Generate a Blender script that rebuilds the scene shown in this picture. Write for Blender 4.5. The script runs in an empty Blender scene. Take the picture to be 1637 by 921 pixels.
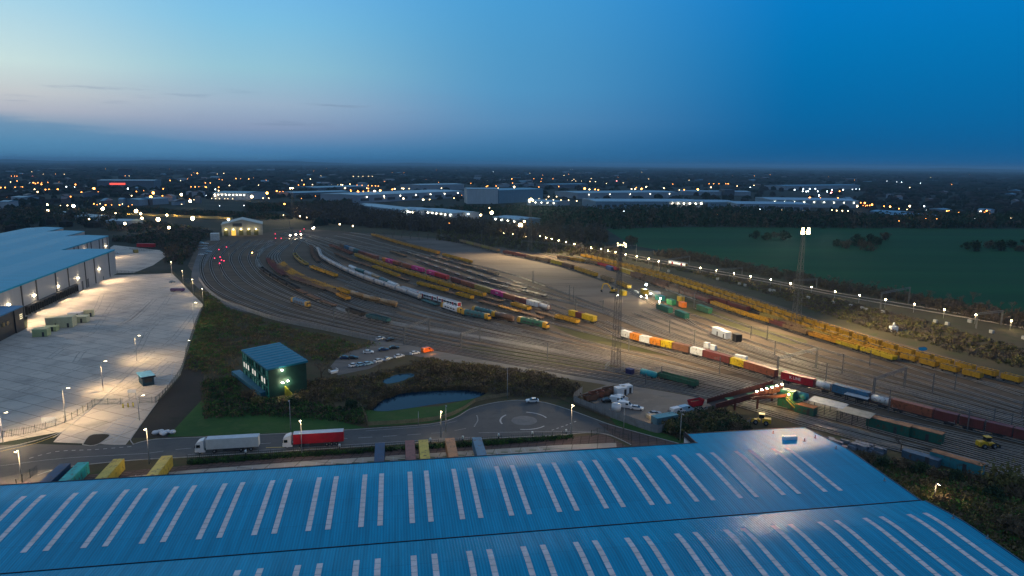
import bpy, math, random
from mathutils import Vector, Matrix
random.seed(11)
SC = bpy.context.scene
COL = SC.collection
PI = math.pi
# ------------------------------------------------------------------ camera
FPX, CAMH, HORIZON, ROLL = 1106.0, 78.0, 263.0, 0.55
CX, CY = 818.5, 460.5
cd = bpy.data.cameras.new('camera'); cam = bpy.data.objects.new('camera', cd); COL.objects.link(cam)
cd.sensor_width = 36.0; cd.lens = 36.0 * FPX / 1637.0
cd.clip_start = 1.0; cd.clip_end = 120000.0
PITCH = math.atan((CY - HORIZON) / FPX)
CROT = Matrix.Rotation(PI / 2 - PITCH, 3, 'X') @ Matrix.Rotation(math.radians(ROLL), 3, 'Z')
cam.matrix_world = Matrix.Translation((0, 0, CAMH)) @ CROT.to_4x4()
SC.camera = cam
# ------------------------------------------------------------------ render settings
SC.render.engine = 'CYCLES'
SC.view_settings.view_transform = 'Standard'
SC.view_settings.look = 'None'
SC.view_settings.exposure = 0.0
SC.view_settings.gamma = 1.0
SC.view_settings.use_curve_mapping = False
cy = SC.cycles
cy.use_denoising = True
cy.max_bounces = 5; cy.diffuse_bounces = 2; cy.glossy_bounces = 3; cy.transmission_bounces = 2
cy.sample_clamp_indirect = 1.5
cy.sample_clamp_direct = 80.0
cy.blur_glossy = 1.0
cy.use_light_tree = True
SC.render.filter_size = 1.5


def lin(c):
    return tuple((v / 12.92 if v <= 0.04045 else ((v + 0.055) / 1.055) ** 2.4) for v in (x / 255.0 for x in c))


# ------------------------------------------------------------------ dusk sky
W = bpy.data.worlds.new('World'); SC.world = W; W.use_nodes = True
nt = W.node_tree; nt.nodes.clear()


def wn(t, **k):
    n = nt.nodes.new(t)
    for a, b in k.items(): setattr(n, a, b)
    return n


def wm(op, a, b=None, c=None):
    n = wn('ShaderNodeMath', operation=op)
    for i, v in enumerate((a, b, c)):
        if v is None: continue
        if isinstance(v, (int, float)): n.inputs[i].default_value = v
        else: nt.links.new(v, n.inputs[i])
    return n.outputs[0]


wout = wn('ShaderNodeOutputWorld'); wbg = wn('ShaderNodeBackground'); nt.links.new(wbg.outputs[0], wout.inputs[0])
tc = wn('ShaderNodeTexCoord'); sx = wn('ShaderNodeSeparateXYZ'); nt.links.new(tc.outputs['Generated'], sx.inputs[0])
ELEV = wm('ARCSINE', sx.outputs[2]); AZ = wm('ARCTAN2', sx.outputs[0], sx.outputs[1])
EL0, EL1 = -0.02, 0.52
HIGH = (124, 150, 184)


def ramp(stops):
    n = wn('ShaderNodeValToRGB'); cr = n.color_ramp; cr.interpolation = 'B_SPLINE' if False else 'EASE'
    cr.interpolation = 'LINEAR'
    pts = []
    for y, c in stops:
        pts.append(((((263.0 - y) / 1106.0) - EL0) / (EL1 - EL0), c))
    pts.sort()
    while len(cr.elements) < len(pts): cr.elements.new(0.5)
    for e, (p, c) in zip(cr.elements, pts):
        e.position = p; e.color = lin(c) + (1,)
    nt.links.new(wm('DIVIDE', wm('SUBTRACT', ELEV, EL0), EL1 - EL0), n.inputs[0])
    return n.outputs[0]


R0 = ramp([(263, (62, 122, 166)), (240, (92, 146, 184)), (218, (130, 160, 186)), (200, (182, 186, 198)), (178, (202, 206, 208)), (140, (206, 228, 226)), (70, (174, 216, 234)), (0, (148, 205, 236)), (-300, HIGH)])
R1 = ramp([(263, (52, 120, 170)), (242, (86, 136, 180)), (212, (142, 160, 190)), (180, (160, 182, 204)), (130, (150, 198, 216)), (65, (128, 194, 228)), (0, (112, 184, 236)), (-300, HIGH)])
R2 = ramp([(263, (38, 104, 150)), (230, (68, 126, 172)), (200, (88, 142, 186)), (150, (84, 152, 198)), (100, (80, 154, 202)), (0, (72, 158, 214)), (-300, HIGH)])
R3 = ramp([(263, (0, 86, 140)), (200, (0, 101, 160)), (100, (0, 116, 182)), (0, (4, 126, 202)), (-300, HIGH)])


def mixc(f, a, b):
    n = wn('ShaderNodeMix', data_type='RGBA')
    nt.links.new(f, n.inputs[0]); nt.links.new(a, n.inputs[6]); nt.links.new(b, n.inputs[7])
    return n.outputs[2]


def sstep(v, a, b):
    n = wn('ShaderNodeMapRange', interpolation_type='SMOOTHSTEP'); n.inputs[1].default_value = a; n.inputs[2].default_value = b
    nt.links.new(v, n.inputs[0]); return n.outputs[0]


c = mixc(sstep(AZ, -0.66, -0.34), R0, R1)
c = mixc(sstep(AZ, -0.38, 0.02), c, R2)
c = mixc(sstep(AZ, -0.06, 0.40), c, R3)
# behind the drone the sky is open dusk blue
RB = ramp([(263, (60, 90, 130)), (100, (90, 125, 165)), (-300, HIGH)])
c = mixc(sstep(wm('ABSOLUTE', AZ), 1.0, 1.9), c, RB)
# low cloud bank and a few streaks over the afterglow
mp = wn('ShaderNodeCombineXYZ')
nt.links.new(wm('MULTIPLY', AZ, 3.2), mp.inputs[0]); nt.links.new(wm('MULTIPLY', ELEV, 46.0), mp.inputs[1])
nz = wn('ShaderNodeTexNoise'); nz.inputs['Scale'].default_value = 1.6; nz.inputs['Detail'].default_value = 6; nz.inputs['Roughness'].default_value = 0.6
nt.links.new(mp.outputs[0], nz.inputs['Vector'])
edge = wm('ADD', -0.022, wm('MULTIPLY', AZ, -0.148))          # top of the bank, falling to the right
edge = wm('SUBTRACT', edge, 0.020)
bank = sstep(wm('ADD', wm('SUBTRACT', edge, ELEV), wm('MULTIPLY', wm('SUBTRACT', nz.outputs[0], 0.5), 0.06)), -0.006, 0.008)
bankf = wm('MULTIPLY', bank, wm('SUBTRACT', 1.0, sstep(AZ, -0.36, -0.05)))
cc = wn('ShaderNodeRGB'); cc.outputs[0].default_value = lin((84, 140, 180)) + (1,)
c = mixc(wm('MULTIPLY', bankf, 0.48), c, cc.outputs[0])
strk = wm('MULTIPLY', sstep(nz.outputs[0], 0.54, 0.70), wm('MULTIPLY', sstep(ELEV, 0.045, 0.055), wm('SUBTRACT', 1.0, sstep(ELEV, 0.075, 0.10))))
strk = wm('MULTIPLY', strk, wm('SUBTRACT', 1.0, sstep(AZ, -0.3, 0.0)))
c2 = wn('ShaderNodeRGB'); c2.outputs[0].default_value = lin((120, 142, 172)) + (1,)
c = mixc(wm('MULTIPLY', strk, 0.85), c, c2.outputs[0])
nt.links.new(c, wbg.inputs[0]); wbg.inputs[1].default_value = 1.0
# the last glow of the set sun, low in the west (left), all but gone
sl = bpy.data.lights.new('sun', 'SUN'); sl.energy = 0.05; sl.angle = math.radians(20); sl.color = (1.0, 0.72, 0.55)
so = bpy.data.objects.new('sun', sl); COL.objects.link(so)
so.rotation_euler = (math.radians(80), 0, math.radians(-115))


# ------------------------------------------------------------------ placing helpers
def at(x, y, z=0.0):
    d = CROT @ Vector(((x - CX) / FPX, -(y - CY) / FPX, -1.0))
    t = (z - CAMH) / d.z
    return Vector((d.x * t, d.y * t, z))


def height_at(x, y, yt):
    """height of something standing on ground pixel (x, y) whose top shows at row yt"""
    p = at(x, y); dist = math.hypot(p.x, p.y)
    d = CROT @ Vector(((x - CX) / FPX, -(yt - CY) / FPX, -1.0))
    return CAMH + d.z / math.hypot(d.x, d.y) * dist


def spline(pts, step=4.0):
    """Catmull-Rom through world points, resampled at even steps"""
    P = [Vector(p) for p in pts]
    if len(P) > 2:
        E = [P[0] * 2 - P[1]] + P + [P[-1] * 2 - P[-2]]
        D = []
        for i in range(1, len(E) - 2):
            a, b, c_, d = E[i - 1], E[i], E[i + 1], E[i + 2]
            n = max(2, int((c_ - b).length / 3))
            for k in range(n):
                t = k / n
                D.append(0.5 * ((2 * b) + (c_ - a) * t + (2 * a - 5 * b + 4 * c_ - d) * t * t + (3 * b - a - 3 * c_ + d) * t ** 3))
        D.append(P[-1])
    else:
        D = P
    out = [D[0].copy()]; acc = 0.0
    for a, b in zip(D, D[1:]):
        L = (b - a).length
        if L < 1e-6: continue
        pos = step - acc
        while pos <= L:
            out.append(a.lerp(b, pos / L)); pos += step
        acc = L - (pos - step)
    if (out[-1] - D[-1]).length > step * 0.3: out.append(D[-1].copy())
    return out


class Path:
    def __init__(s, px, z=0.0, step=3.0):
        s.p = spline([at(x, y, 0) for x, y in px], step)
        s.d = [0.0]
        for a, b in zip(s.p, s.p[1:]): s.d.append(s.d[-1] + (b - a).length)
        s.L = s.d[-1]

    def pos(s, t):
        t = max(0.0, min(s.L, t))
        lo, hi = 0, len(s.d) - 1
        while hi - lo > 1:
            m = (lo + hi) // 2
            if s.d[m] <= t: lo = m
            else: hi = m
        f = (t - s.d[lo]) / max(1e-6, s.d[hi] - s.d[lo])
        q = s.p[lo].lerp(s.p[hi], f); v = s.p[hi] - s.p[lo]
        return q, math.atan2(v.y, v.x)

    def near(s, x, y):
        q = at(x, y); best = min(range(len(s.p)), key=lambda i: (s.p[i] - q).length)
        return s.d[best]


# ------------------------------------------------------------------ mesh builder
class MB:
    def __init__(s): s.v = []; s.f = []; s.m = []; s.mi = 0; s.T = None; s.sm = []

    def add(s, vs, fs, smooth=False):
        o = len(s.v)
        if s.T is not None: vs = [s.T @ Vector(q) for q in vs]
        s.v += [tuple(q) for q in vs]
        for f in fs:
            s.f.append(tuple(i + o for i in f)); s.m.append(s.mi); s.sm.append(smooth)
        return s

    def box(s, x0, x1, y0, y1, z0, z1):
        s.add([(x0, y0, z0), (x1, y0, z0), (x1, y1, z0), (x0, y1, z0), (x0, y0, z1), (x1, y0, z1), (x1, y1, z1), (x0, y1, z1)],
              [(3, 2, 1, 0), (4, 5, 6, 7), (0, 1, 5, 4), (1, 2, 6, 5), (2, 3, 7, 6), (3, 0, 4, 7)]); return s

    def cbox(s, c, size):
        a, b, d = size
        return s.box(c[0] - a / 2, c[0] + a / 2, c[1] - b / 2, c[1] + b / 2, c[2] - d / 2, c[2] + d / 2)

    def bar(s, p, q, w, h=None, n=4, w2=None):
        """tapered bar with n sides from p to q"""
        p = Vector(p); q = Vector(q); d = (q - p)
        if d.length < 1e-6: return s
        d.normalize()
        up = Vector((0, 0, 1)) if abs(d.z) < 0.95 else Vector((1, 0, 0))
        a = d.cross(up).normalized(); b = a.cross(d).normalized()
        h = w if h is None else h; w2 = w if w2 is None else w2
        k = 1 / math.cos(PI / n) if n == 4 else 1
        vs = []
        for c_, sc in ((p, 1.0), (q, w2 / w)):
            for i in range(n):
                t = 2 * PI * (i + 0.5) / n
                vs.append(c_ + a * (math.cos(t) * w / 2 * k * sc) + b * (math.sin(t) * h / 2 * k * sc))
        fs = [(i, (i + 1) % n, n + (i + 1) % n, n + i) for i in range(n)] + [tuple(range(n - 1, -1, -1)), tuple(range(n, 2 * n))]
        s.add(vs, fs, n > 5); return s

    def cyl(s, p, q, r, n=12, r2=None):
        return s.bar(p, q, 2 * r, 2 * r, n, None if r2 is None else 2 * r2)

    def prism(s, poly, z0, z1):
        n = len(poly)
        vs = [(x, y, z0) for x, y in poly] + [(x, y, z1) for x, y in poly]
        s.add(vs, [tuple(range(n - 1, -1, -1)), tuple(range(n, 2 * n))] + [(i, (i + 1) % n, n + (i + 1) % n, n + i) for i in range(n)]); return s

    def extrude_x(s, prof, x0, x1):
        """profile in (y, z), extruded along x"""
        n = len(prof)
        vs = [(x0, y, z) for y, z in prof] + [(x1, y, z) for y, z in prof]
        s.add(vs, [tuple(range(n - 1, -1, -1)), tuple(range(n, 2 * n))] + [(i, (i + 1) % n, n + (i + 1) % n, n + i) for i in range(n)]); return s

    def extrude_y(s, prof, y0, y1):
        """profile in (x, z), extruded along y"""
        n = len(prof)
        vs = [(x, y0, z) for x, z in prof] + [(x, y1, z) for x, z in prof]
        s.add(vs, [tuple(range(n)), tuple(range(2 * n - 1, n - 1, -1))] + [(i, n + i, n + (i + 1) % n, (i + 1) % n) for i in range(n)]); return s

    def octa(s, c, r, rz=None):
        rz = r if rz is None else rz
        x, y, z = c
        vs = [(x, y, z + rz)]; n = 8
        for k in (1, 2, 3):
            for i in range(n): t = 2 * PI * i / n; a = PI * k / 4; vs.append((x + math.cos(t) * math.sin(a) * r, y + math.sin(t) * math.sin(a) * r, z + math.cos(a) * rz))
        vs.append((x, y, z - rz))
        fs = [(0, 1 + i, 1 + (i + 1) % n) for i in range(n)] + [(25, 17 + (i + 1) % n, 17 + i) for i in range(n)]
        for k in (0, 1): fs += [(1 + 8 * k + i, 9 + 8 * k + i, 9 + 8 * k + (i + 1) % n, 1 + 8 * k + (i + 1) % n) for i in range(n)]
        s.add(vs, fs); return s

    def quad(s, a, b, c_, d): s.add([a, b, c_, d], [(0, 1, 2, 3)]); return s

    def mesh(s, name, mats):
        me = bpy.data.meshes.new(name)
        me.from_pydata(s.v, [], s.f)
        mats = mats if isinstance(mats, (list, tuple)) else [mats]
        for m in mats: me.materials.append(m)
        me.polygons.foreach_set('material_index', s.m)
        me.polygons.foreach_set('use_smooth', s.sm)
        me.update()
        return me

    def build(s, name, mats, parent=None, loc=None, rz=None):
        o = bpy.data.objects.new(name, s.mesh(name, mats)); COL.objects.link(o)
        if parent: o.parent = parent
        if loc is not None: o.location = loc
        if rz is not None: o.rotation_euler = (0, 0, rz)
        return o


LABELS = {}


def tag(o, label, cat, group=None, kind=None):
    if label: o['label'] = label; LABELS[label] = LABELS.get(label, 0) + 1
    if cat: o['category'] = cat
    if group: o['group'] = group
    if kind: o['kind'] = kind
    return o


def empty(name, label, cat, loc=(0, 0, 0), rz=0.0, group=None):
    o = bpy.data.objects.new(name, None); COL.objects.link(o)
    o.empty_display_size = 0.5
    o.location = loc; o.rotation_euler = (0, 0, rz)
    return tag(o, label, cat, group)


KIDS = {}


def dup(o, loc=None, rz=None, label=None, group=None, parent=None, scale=None):
    c_ = o.copy(); COL.objects.link(c_)
    if parent: c_.parent = parent
    if loc is not None: c_.location = loc
    if rz is not None: c_.rotation_euler = (0, 0, rz)
    if scale is not None: c_.scale = (scale, scale, scale)
    if label: c_['label'] = label; LABELS[label] = LABELS.get(label, 0) + 1
    if group: c_['group'] = group
    for ch in KIDS.get(o.name, ()):
        dup(ch, parent=c_)
    return c_


def reg(root):
    """remember the children of a prototype so that copies are cheap"""
    for ch in [q for q in COL.objects if q.parent == root]:
        KIDS.setdefault(root.name, []).append(ch); reg(ch)
    return root


def structure(name, mb, mats):
    o = mb.build(name, mats); o['kind'] = 'structure'; return o


ONES = ['', 'first', 'second', 'third', 'fourth', 'fifth', 'sixth', 'seventh', 'eighth', 'ninth', 'tenth', 'eleventh', 'twelfth', 'thirteenth', 'fourteenth',
        'fifteenth', 'sixteenth', 'seventeenth', 'eighteenth', 'nineteenth']
TENS = {2: ("twenty", "twentieth"), 3: ("thirty", "thirtieth"), 4: ("forty", "fortieth"), 5: ("fifty", "fiftieth"), 6: ("sixty", "sixtieth"), 7: ("seventy", "seventieth"), 8: ("eighty", "eightieth"), 9: ("ninety", "ninetieth")}


def nth(i):
    """ordinal word for index i counted from nought"""
    i += 1
    if i < 20: return ONES[i]
    a, b = divmod(i, 10)
    return TENS[a][1] if b == 0 else TENS[a][0] + '-' + ONES[b]


# ------------------------------------------------------------------ materials
MATS = {}


def mat(name, col, rough=0.7, metal=0.0, var=0.25, scale=0.6, emit=None, es=0.0, spec=0.4, streak=None, bump=0.0, rust=0.0):
    """procedural paint / ground: base colour broken up by two octaves of object-space noise"""
    if name in MATS: return MATS[name]
    m = bpy.data.materials.new(name); m.use_nodes = True; MATS[name] = m
    t = m.node_tree; n = t.nodes; b = n['Principled BSDF']
    b.inputs['Roughness'].default_value = rough; b.inputs['Metallic'].default_value = metal
    b.inputs['Specular IOR Level'].default_value = spec
    if emit:
        b.inputs['Base Color'].default_value = tuple(col) + (1,)
        b.inputs['Emission Color'].default_value = tuple(emit) + (1,); b.inputs['Emission Strength'].default_value = es
        return m
    tcn = n.new('ShaderNodeTexCoord'); nz_ = n.new('ShaderNodeTexNoise')
    nz_.inputs['Scale'].default_value = scale; nz_.inputs['Detail'].default_value = 5; nz_.inputs['Roughness'].default_value = 0.65
    src = tcn.outputs['Object']
    if streak:
        mpn = n.new('ShaderNodeMapping'); mpn.inputs['Scale'].default_value = streak
        t.links.new(src, mpn.inputs[0]); src = mpn.outputs[0]
    oi = n.new('ShaderNodeObjectInfo'); ad = n.new('ShaderNodeVectorMath'); ad.operation = 'ADD'
    cmb = n.new('ShaderNodeCombineXYZ'); ml = n.new('ShaderNodeMath'); ml.operation = 'MULTIPLY'; ml.inputs[1].default_value = 57.0
    t.links.new(oi.outputs['Random'], ml.inputs[0]); t.links.new(ml.outputs[0], cmb.inputs[0])
    t.links.new(src, ad.inputs[0]); t.links.new(cmb.outputs[0], ad.inputs[1])
    t.links.new(ad.outputs[0], nz_.inputs['Vector'])
    mr = n.new('ShaderNodeMapRange'); mr.inputs[1].default_value = 0.3; mr.inputs[2].default_value = 0.7
    mr.inputs[3].default_value = 1 - var; mr.inputs[4].default_value = 1 + var
    t.links.new(nz_.outputs[0], mr.inputs[0])
    sc_ = n.new('ShaderNodeVectorMath'); sc_.operation = 'SCALE'; sc_.inputs[0].default_value = col
    t.links.new(mr.outputs[0], sc_.inputs['Scale'])
    colout = sc_.outputs[0]
    if rust:
        mx = n.new('ShaderNodeMix'); mx.data_type = 'RGBA'; mx.inputs[7].default_value = (0.085, 0.042, 0.022, 1)
        n2 = n.new('ShaderNodeTexNoise'); n2.inputs['Scale'].default_value = scale * 2.3; n2.inputs['Detail'].default_value = 4
        t.links.new(ad.outputs[0], n2.inputs['Vector'])
        m2 = n.new('ShaderNodeMapRange'); m2.inputs[1].default_value = 0.62 - rust * 0.3; m2.inputs[2].default_value = 0.72; m2.inputs[4].default_value = 0.85
        t.links.new(n2.outputs[0], m2.inputs[0]); t.links.new(m2.outputs[0], mx.inputs[0]); t.links.new(colout, mx.inputs[6])
        colout = mx.outputs[2]
    t.links.new(colout, b.inputs['Base Color'])
    if bump:
        bp = n.new('ShaderNodeBump'); bp.inputs['Strength'].default_value = bump; bp.inputs['Distance'].default_value = 0.1
        t.links.new(nz_.outputs[0], bp.inputs['Height']); t.links.new(bp.outputs[0], b.inputs['Normal'])
    return m


def lampmat(name, col, s):
    return mat(name, (0.02, 0.02, 0.02), 0.5, emit=col, es=s)


def paint(name, col, rough=0.45, rust=0.12, var=0.22): return mat(name, col, rough, var=var, scale=0.5, rust=rust)


STEEL = mat('galvanised_steel', (0.22, 0.23, 0.24), 0.5, 0.3)
DARKSTEEL = mat('dark_steel', (0.05, 0.05, 0.055), 0.55, 0.2)
BLACK = mat('black_rubber', (0.015, 0.015, 0.017), 0.8)
WHITE = mat('white_paint', (0.72, 0.73, 0.74), 0.4, var=0.08)
GLASS = mat('dark_glass', (0.01, 0.015, 0.02), 0.08, spec=0.8, var=0.05)
WARM = (1.0, 0.70, 0.34); COOL = (0.85, 0.95, 1.0); ORANGE = (1.0, 0.34, 0.08); WHITEL = (1.0, 0.88, 0.66)


def point(parent, loc, w, col=WARM, r=0.3, spot=None, aim=None, blend=0.5):
    l = bpy.data.lights.new('lamp_light', 'SPOT' if spot else 'POINT'); l.energy = w; l.color = col; l.shadow_soft_size = r
    o = bpy.data.objects.new('lamp_light', l); COL.objects.link(o); o.location = loc
    if spot:
        l.spot_size = math.radians(spot); l.spot_blend = blend
        if aim is not None: o.rotation_euler = Vector(aim).to_track_quat('-Z', 'Y').to_euler()
    if parent: o.parent = parent
    return o
# ================================================================== GROUND
def gmat(name, cols, scales, rough=0.9, spec=0.15, streak=None, bump=0.0, joints=None):
    """ground: three colours mixed by a large and a small noise"""
    m = bpy.data.materials.new(name); m.use_nodes = True; t = m.node_tree; n = t.nodes; b = n['Principled BSDF']
    b.inputs['Roughness'].default_value = rough; b.inputs['Specular IOR Level'].default_value = spec
    g = n.new('ShaderNodeTexCoord'); src = g.outputs['Object']
    if streak:
        mpn = n.new('ShaderNodeMapping'); mpn.inputs['Rotation'].default_value = (0, 0, streak[0]); mpn.inputs['Scale'].default_value = (streak[1], streak[2], 1)
        t.links.new(src, mpn.inputs[0]); src = mpn.outputs[0]

    def noise(sc, lo, hi, det=6):
        z = n.new('ShaderNodeTexNoise'); z.inputs['Scale'].default_value = sc; z.inputs['Detail'].default_value = det; z.inputs['Roughness'].default_value = 0.65
        t.links.new(src, z.inputs['Vector'])
        r = n.new('ShaderNodeMapRange'); r.inputs[1].default_value = lo; r.inputs[2].default_value = hi
        t.links.new(z.outputs[0], r.inputs[0]); return r.outputs[0]

    def mix(f, a, c_):
        x = n.new('ShaderNodeMix'); x.data_type = 'RGBA'
        t.links.new(f, x.inputs[0])
        for i, v in ((6, a), (7, c_)):
            if isinstance(v, tuple): x.inputs[i].default_value = v + (1,)
            else: t.links.new(v, x.inputs[i])
        return x.outputs[2]
    c_ = mix(noise(scales[0], 0.4, 0.62), cols[0], cols[1])
    c_ = mix(noise(scales[1], 0.5, 0.72, 4), c_, cols[2])
    if joints:
        br = n.new('ShaderNodeTexBrick'); br.offset = 0.0
        mp2 = n.new('ShaderNodeMapping'); mp2.inputs['Rotation'].default_value = (0, 0, joints[0]); t.links.new(g.outputs['Object'], mp2.inputs[0])
        t.links.new(mp2.outputs[0], br.inputs['Vector']); br.inputs['Scale'].default_value = 1.0
        br.inputs['Brick Width'].default_value = joints[1]; br.inputs['Row Height'].default_value = joints[2]; br.inputs['Mortar Size'].default_value = 0.16
        br.inputs['Color1'].default_value = (1, 1, 1, 1); br.inputs['Color2'].default_value = (0.86, 0.86, 0.87, 1); br.inputs['Mortar'].default_value = (0.5, 0.5, 0.5, 1)
        x = n.new('ShaderNodeMix'); x.data_type = 'RGBA'; x.blend_type = 'MULTIPLY'; x.inputs[0].default_value = 1.0
        t.links.new(c_, x.inputs[6]); t.links.new(br.outputs[0], x.inputs[7]); c_ = x.outputs[2]
    t.links.new(c_, b.inputs['Base Color'])
    if bump:
        bp = n.new('ShaderNodeBump'); bp.inputs['Strength'].default_value = bump; bp.inputs['Distance'].default_value = 0.3
        t.links.new(noise(scales[1] * 2, 0, 1), bp.inputs['Height']); t.links.new(bp.outputs[0], b.inputs['Normal'])
    return m


G_FAR = gmat('far_countryside_ground', [(0.014, 0.022, 0.014), (0.028, 0.032, 0.022), (0.055, 0.05, 0.04)], (0.004, 0.02))
G_YARD = gmat('ballast_and_oily_dirt', [(0.098, 0.070, 0.047), (0.148, 0.108, 0.076), (0.062, 0.046, 0.033)], (0.016, 0.12), streak=(0.75, 0.35, 1.6), bump=0.4)
G_YARDE = gmat('grassy_ballast', [(0.060, 0.060, 0.022), (0.105, 0.090, 0.040), (0.06, 0.045, 0.033)], (0.03, 0.16), streak=(0.6, 0.3, 1.6), bump=0.4)
G_SAND = gmat('pale_gravel', [(0.120, 0.096, 0.078), (0.175, 0.142, 0.117), (0.066, 0.053, 0.044)], (0.018, 0.07), streak=(0.6, 0.35, 1.5), bump=0.5)
G_DIRT = gmat('trodden_brown_gravel', [(0.062, 0.046, 0.032), (0.092, 0.070, 0.050), (0.044, 0.034, 0.026)], (0.02, 0.09), streak=(0.6, 0.35, 1.5), bump=0.5)
G_SCRUB = gmat('scrub_ground', [(0.052, 0.046, 0.026), (0.085, 0.068, 0.038), (0.035, 0.05, 0.017)], (0.03, 0.12), bump=0.5)
G_GRASS = gmat('meadow_grass', [(0.026, 0.075, 0.018), (0.040, 0.10, 0.022), (0.06, 0.095, 0.03)], (0.05, 0.25), bump=0.4)
G_FIELD = gmat('field_grass', [(0.004, 0.060, 0.018), (0.009, 0.082, 0.024), (0.014, 0.062, 0.024)], (0.008, 0.035), streak=(0.25, 0.14, 2.2))
G_LOT = gmat('lorry_park_concrete', [(0.56, 0.49, 0.41), (0.46, 0.41, 0.35), (0.33, 0.30, 0.26)], (0.03, 0.10), rough=0.75, joints=(0.42, 12.0, 6.0))
G_ASPH = gmat('road_asphalt', [(0.060, 0.062, 0.066), (0.075, 0.075, 0.076), (0.048, 0.049, 0.052)], (0.06, 0.3), rough=0.7, spec=0.3)
G_PALE = gmat('worn_and_lamplit_asphalt', [(0.155, 0.14, 0.125), (0.125, 0.115, 0.105), (0.19, 0.17, 0.15)], (0.05, 0.2), rough=0.8)
G_BLOCK = gmat('red_brown_block_paving', [(0.135, 0.092, 0.078), (0.11, 0.078, 0.068), (0.085, 0.065, 0.058)], (0.06, 0.3), joints=(0.17, 2.4, 1.2))
G_BAY = gmat('bay_concrete', [(0.42, 0.38, 0.31), (0.36, 0.33, 0.28), (0.30, 0.28, 0.24)], (0.08, 0.3), joints=(0.17, 7.0, 7.0))
G_TRACKROAD = gmat('service_track_stone', [(0.15, 0.145, 0.14), (0.12, 0.115, 0.112), (0.095, 0.09, 0.085)], (0.05, 0.2), streak=(0.3, 0.3, 1.5))
G_MUD = gmat('dark_soil', [(0.030, 0.026, 0.022), (0.042, 0.036, 0.03), (0.025, 0.028, 0.018)], (0.05, 0.2))
LINEW = mat('road_line_paint', (0.36, 0.36, 0.36), 0.6, var=0.25, scale=1.5)
LINEY = mat('yellow_line_paint', (0.6, 0.42, 0.08), 0.6, var=0.25, scale=1.5)
KERB = mat('kerb_concrete', (0.34, 0.33, 0.31), 0.8)


def sheet(name, px, z, m, smooth=0, dens=4.0):
    pts = [at(x, y, 0) for x, y in px]
    if smooth: pts = spline(pts + [pts[0]], dens)[:-1]
    mb = MB(); mb.add([(p.x, p.y, z) for p in pts], [tuple(range(len(pts)))])
    o = structure(name, mb, m)
    if o.data.polygons[0].normal.z < 0: o.data.flip_normals()
    return o


def ribbon(mb, pts, w, z, off=0.0):
    """flat strip along world points"""
    vs = []; fs = []
    for i, p in enumerate(pts):
        a = pts[max(0, i - 1)]; b = pts[min(len(pts) - 1, i + 1)]
        t = (b - a); t.z = 0; t.normalize(); nrm = Vector((-t.y, t.x, 0))
        c_ = Vector((p.x, p.y, z)) + nrm * off
        vs += [c_ + nrm * w / 2, c_ - nrm * w / 2]
    for i in range(len(pts) - 1): fs.append((2 * i, 2 * i + 1, 2 * i + 3, 2 * i + 2))
    mb.add(vs, fs); return mb


def dashes(mb, pts, w, z, on, off):
    d = spline(pts, 0.5); n1 = int(on / 0.5); n2 = int(off / 0.5); i = 0
    while i + n1 < len(d):
        ribbon(mb, d[i:i + n1 + 1], w, z); i += n1 + n2


def kerb(mb, pts, w=0.25, h=0.12):
    vs = []; fs = []
    for i, p in enumerate(pts):
        a = pts[max(0, i - 1)]; b = pts[min(len(pts) - 1, i + 1)]
        t = (b - a); t.z = 0; t.normalize(); nrm = Vector((-t.y, t.x, 0)) * (w / 2)
        vs += [(p.x + nrm.x, p.y + nrm.y, 0), (p.x + nrm.x, p.y + nrm.y, h), (p.x - nrm.x, p.y - nrm.y, h), (p.x - nrm.x, p.y - nrm.y, 0)]
    for i in range(len(pts) - 1):
        k = 4 * i
        for j in range(3): fs.append((k + j, k + j + 1, k + j + 5, k + j + 4))
    mb.add(vs, fs)


R = 70000.0
g = MB(); g.quad((-R, -600, -0.05), (R, -600, -0.05), (R, R, -0.05), (-R, R, -0.05)); structure('ground', g, G_FAR)
# scrub and waste ground round the yard, then the green field beyond the main line
sheet('waste_ground', [(0, 920), (0, 770), (212, 700), (330, 420), (420, 350), (560, 352), (760, 375), (960, 392), (1120, 412), (1300, 450), (1480, 488), (1637, 515), (1900, 560), (2300, 700), (2300, 1000), (1637, 1000)], 0.0, G_SCRUB)
sheet('field', [(968, 366), (1100, 363), (1637, 366), (2000, 372), (2400, 420), (2300, 600), (1900, 556), (1637, 510), (1500, 488), (1400, 468), (1270, 444), (1130, 414), (1010, 392)], 0.01, G_FIELD)
sheet('railway_yard_ground', [(300, 425), (318, 392), (352, 380), (425, 372), (480, 366), (560, 371), (640, 377), (740, 386), (860, 405), (900, 411), (1000, 425), (1120, 450), (1250, 490), (1330, 518), (1500, 566), (1637, 606), (1850, 670), (2000, 760), (1750, 800), (1637, 772), (1480, 733), (1330, 690), (1180, 650), (1050, 628), (900, 600), (760, 576), (620, 548), (520, 526), (430, 506), (355, 484), (322, 452)], 0.02, G_YARD, smooth=1, dens=8)
sheet('grassy_strip', [(720, 551), (800, 556), (960, 580), (985, 590), (960, 592), (850, 582), (740, 562)], 0.032, G_YARDE, smooth=1)
sheet('grassy_island', [(1080, 470), (1130, 492), (1200, 520), (1290, 545), (1250, 548), (1160, 520), (1085, 492), (1062, 476)], 0.032, G_YARDE, smooth=1)
sheet('grassy_island', [(880, 520), (960, 534), (1050, 560), (1090, 572), (1010, 560), (930, 542)], 0.031, G_YARDE, smooth=1)
sheet('gravel_area', [(642, 380), (700, 383), (760, 391), (860, 412), (960, 440), (1010, 460), (1045, 490), (1100, 520), (1160, 545), (1120, 545), (1040, 524), (970, 500), (900, 466), (840, 444), (790, 430), (735, 414), (690, 398), (655, 388)], 0.036, G_SAND, smooth=1)
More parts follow.
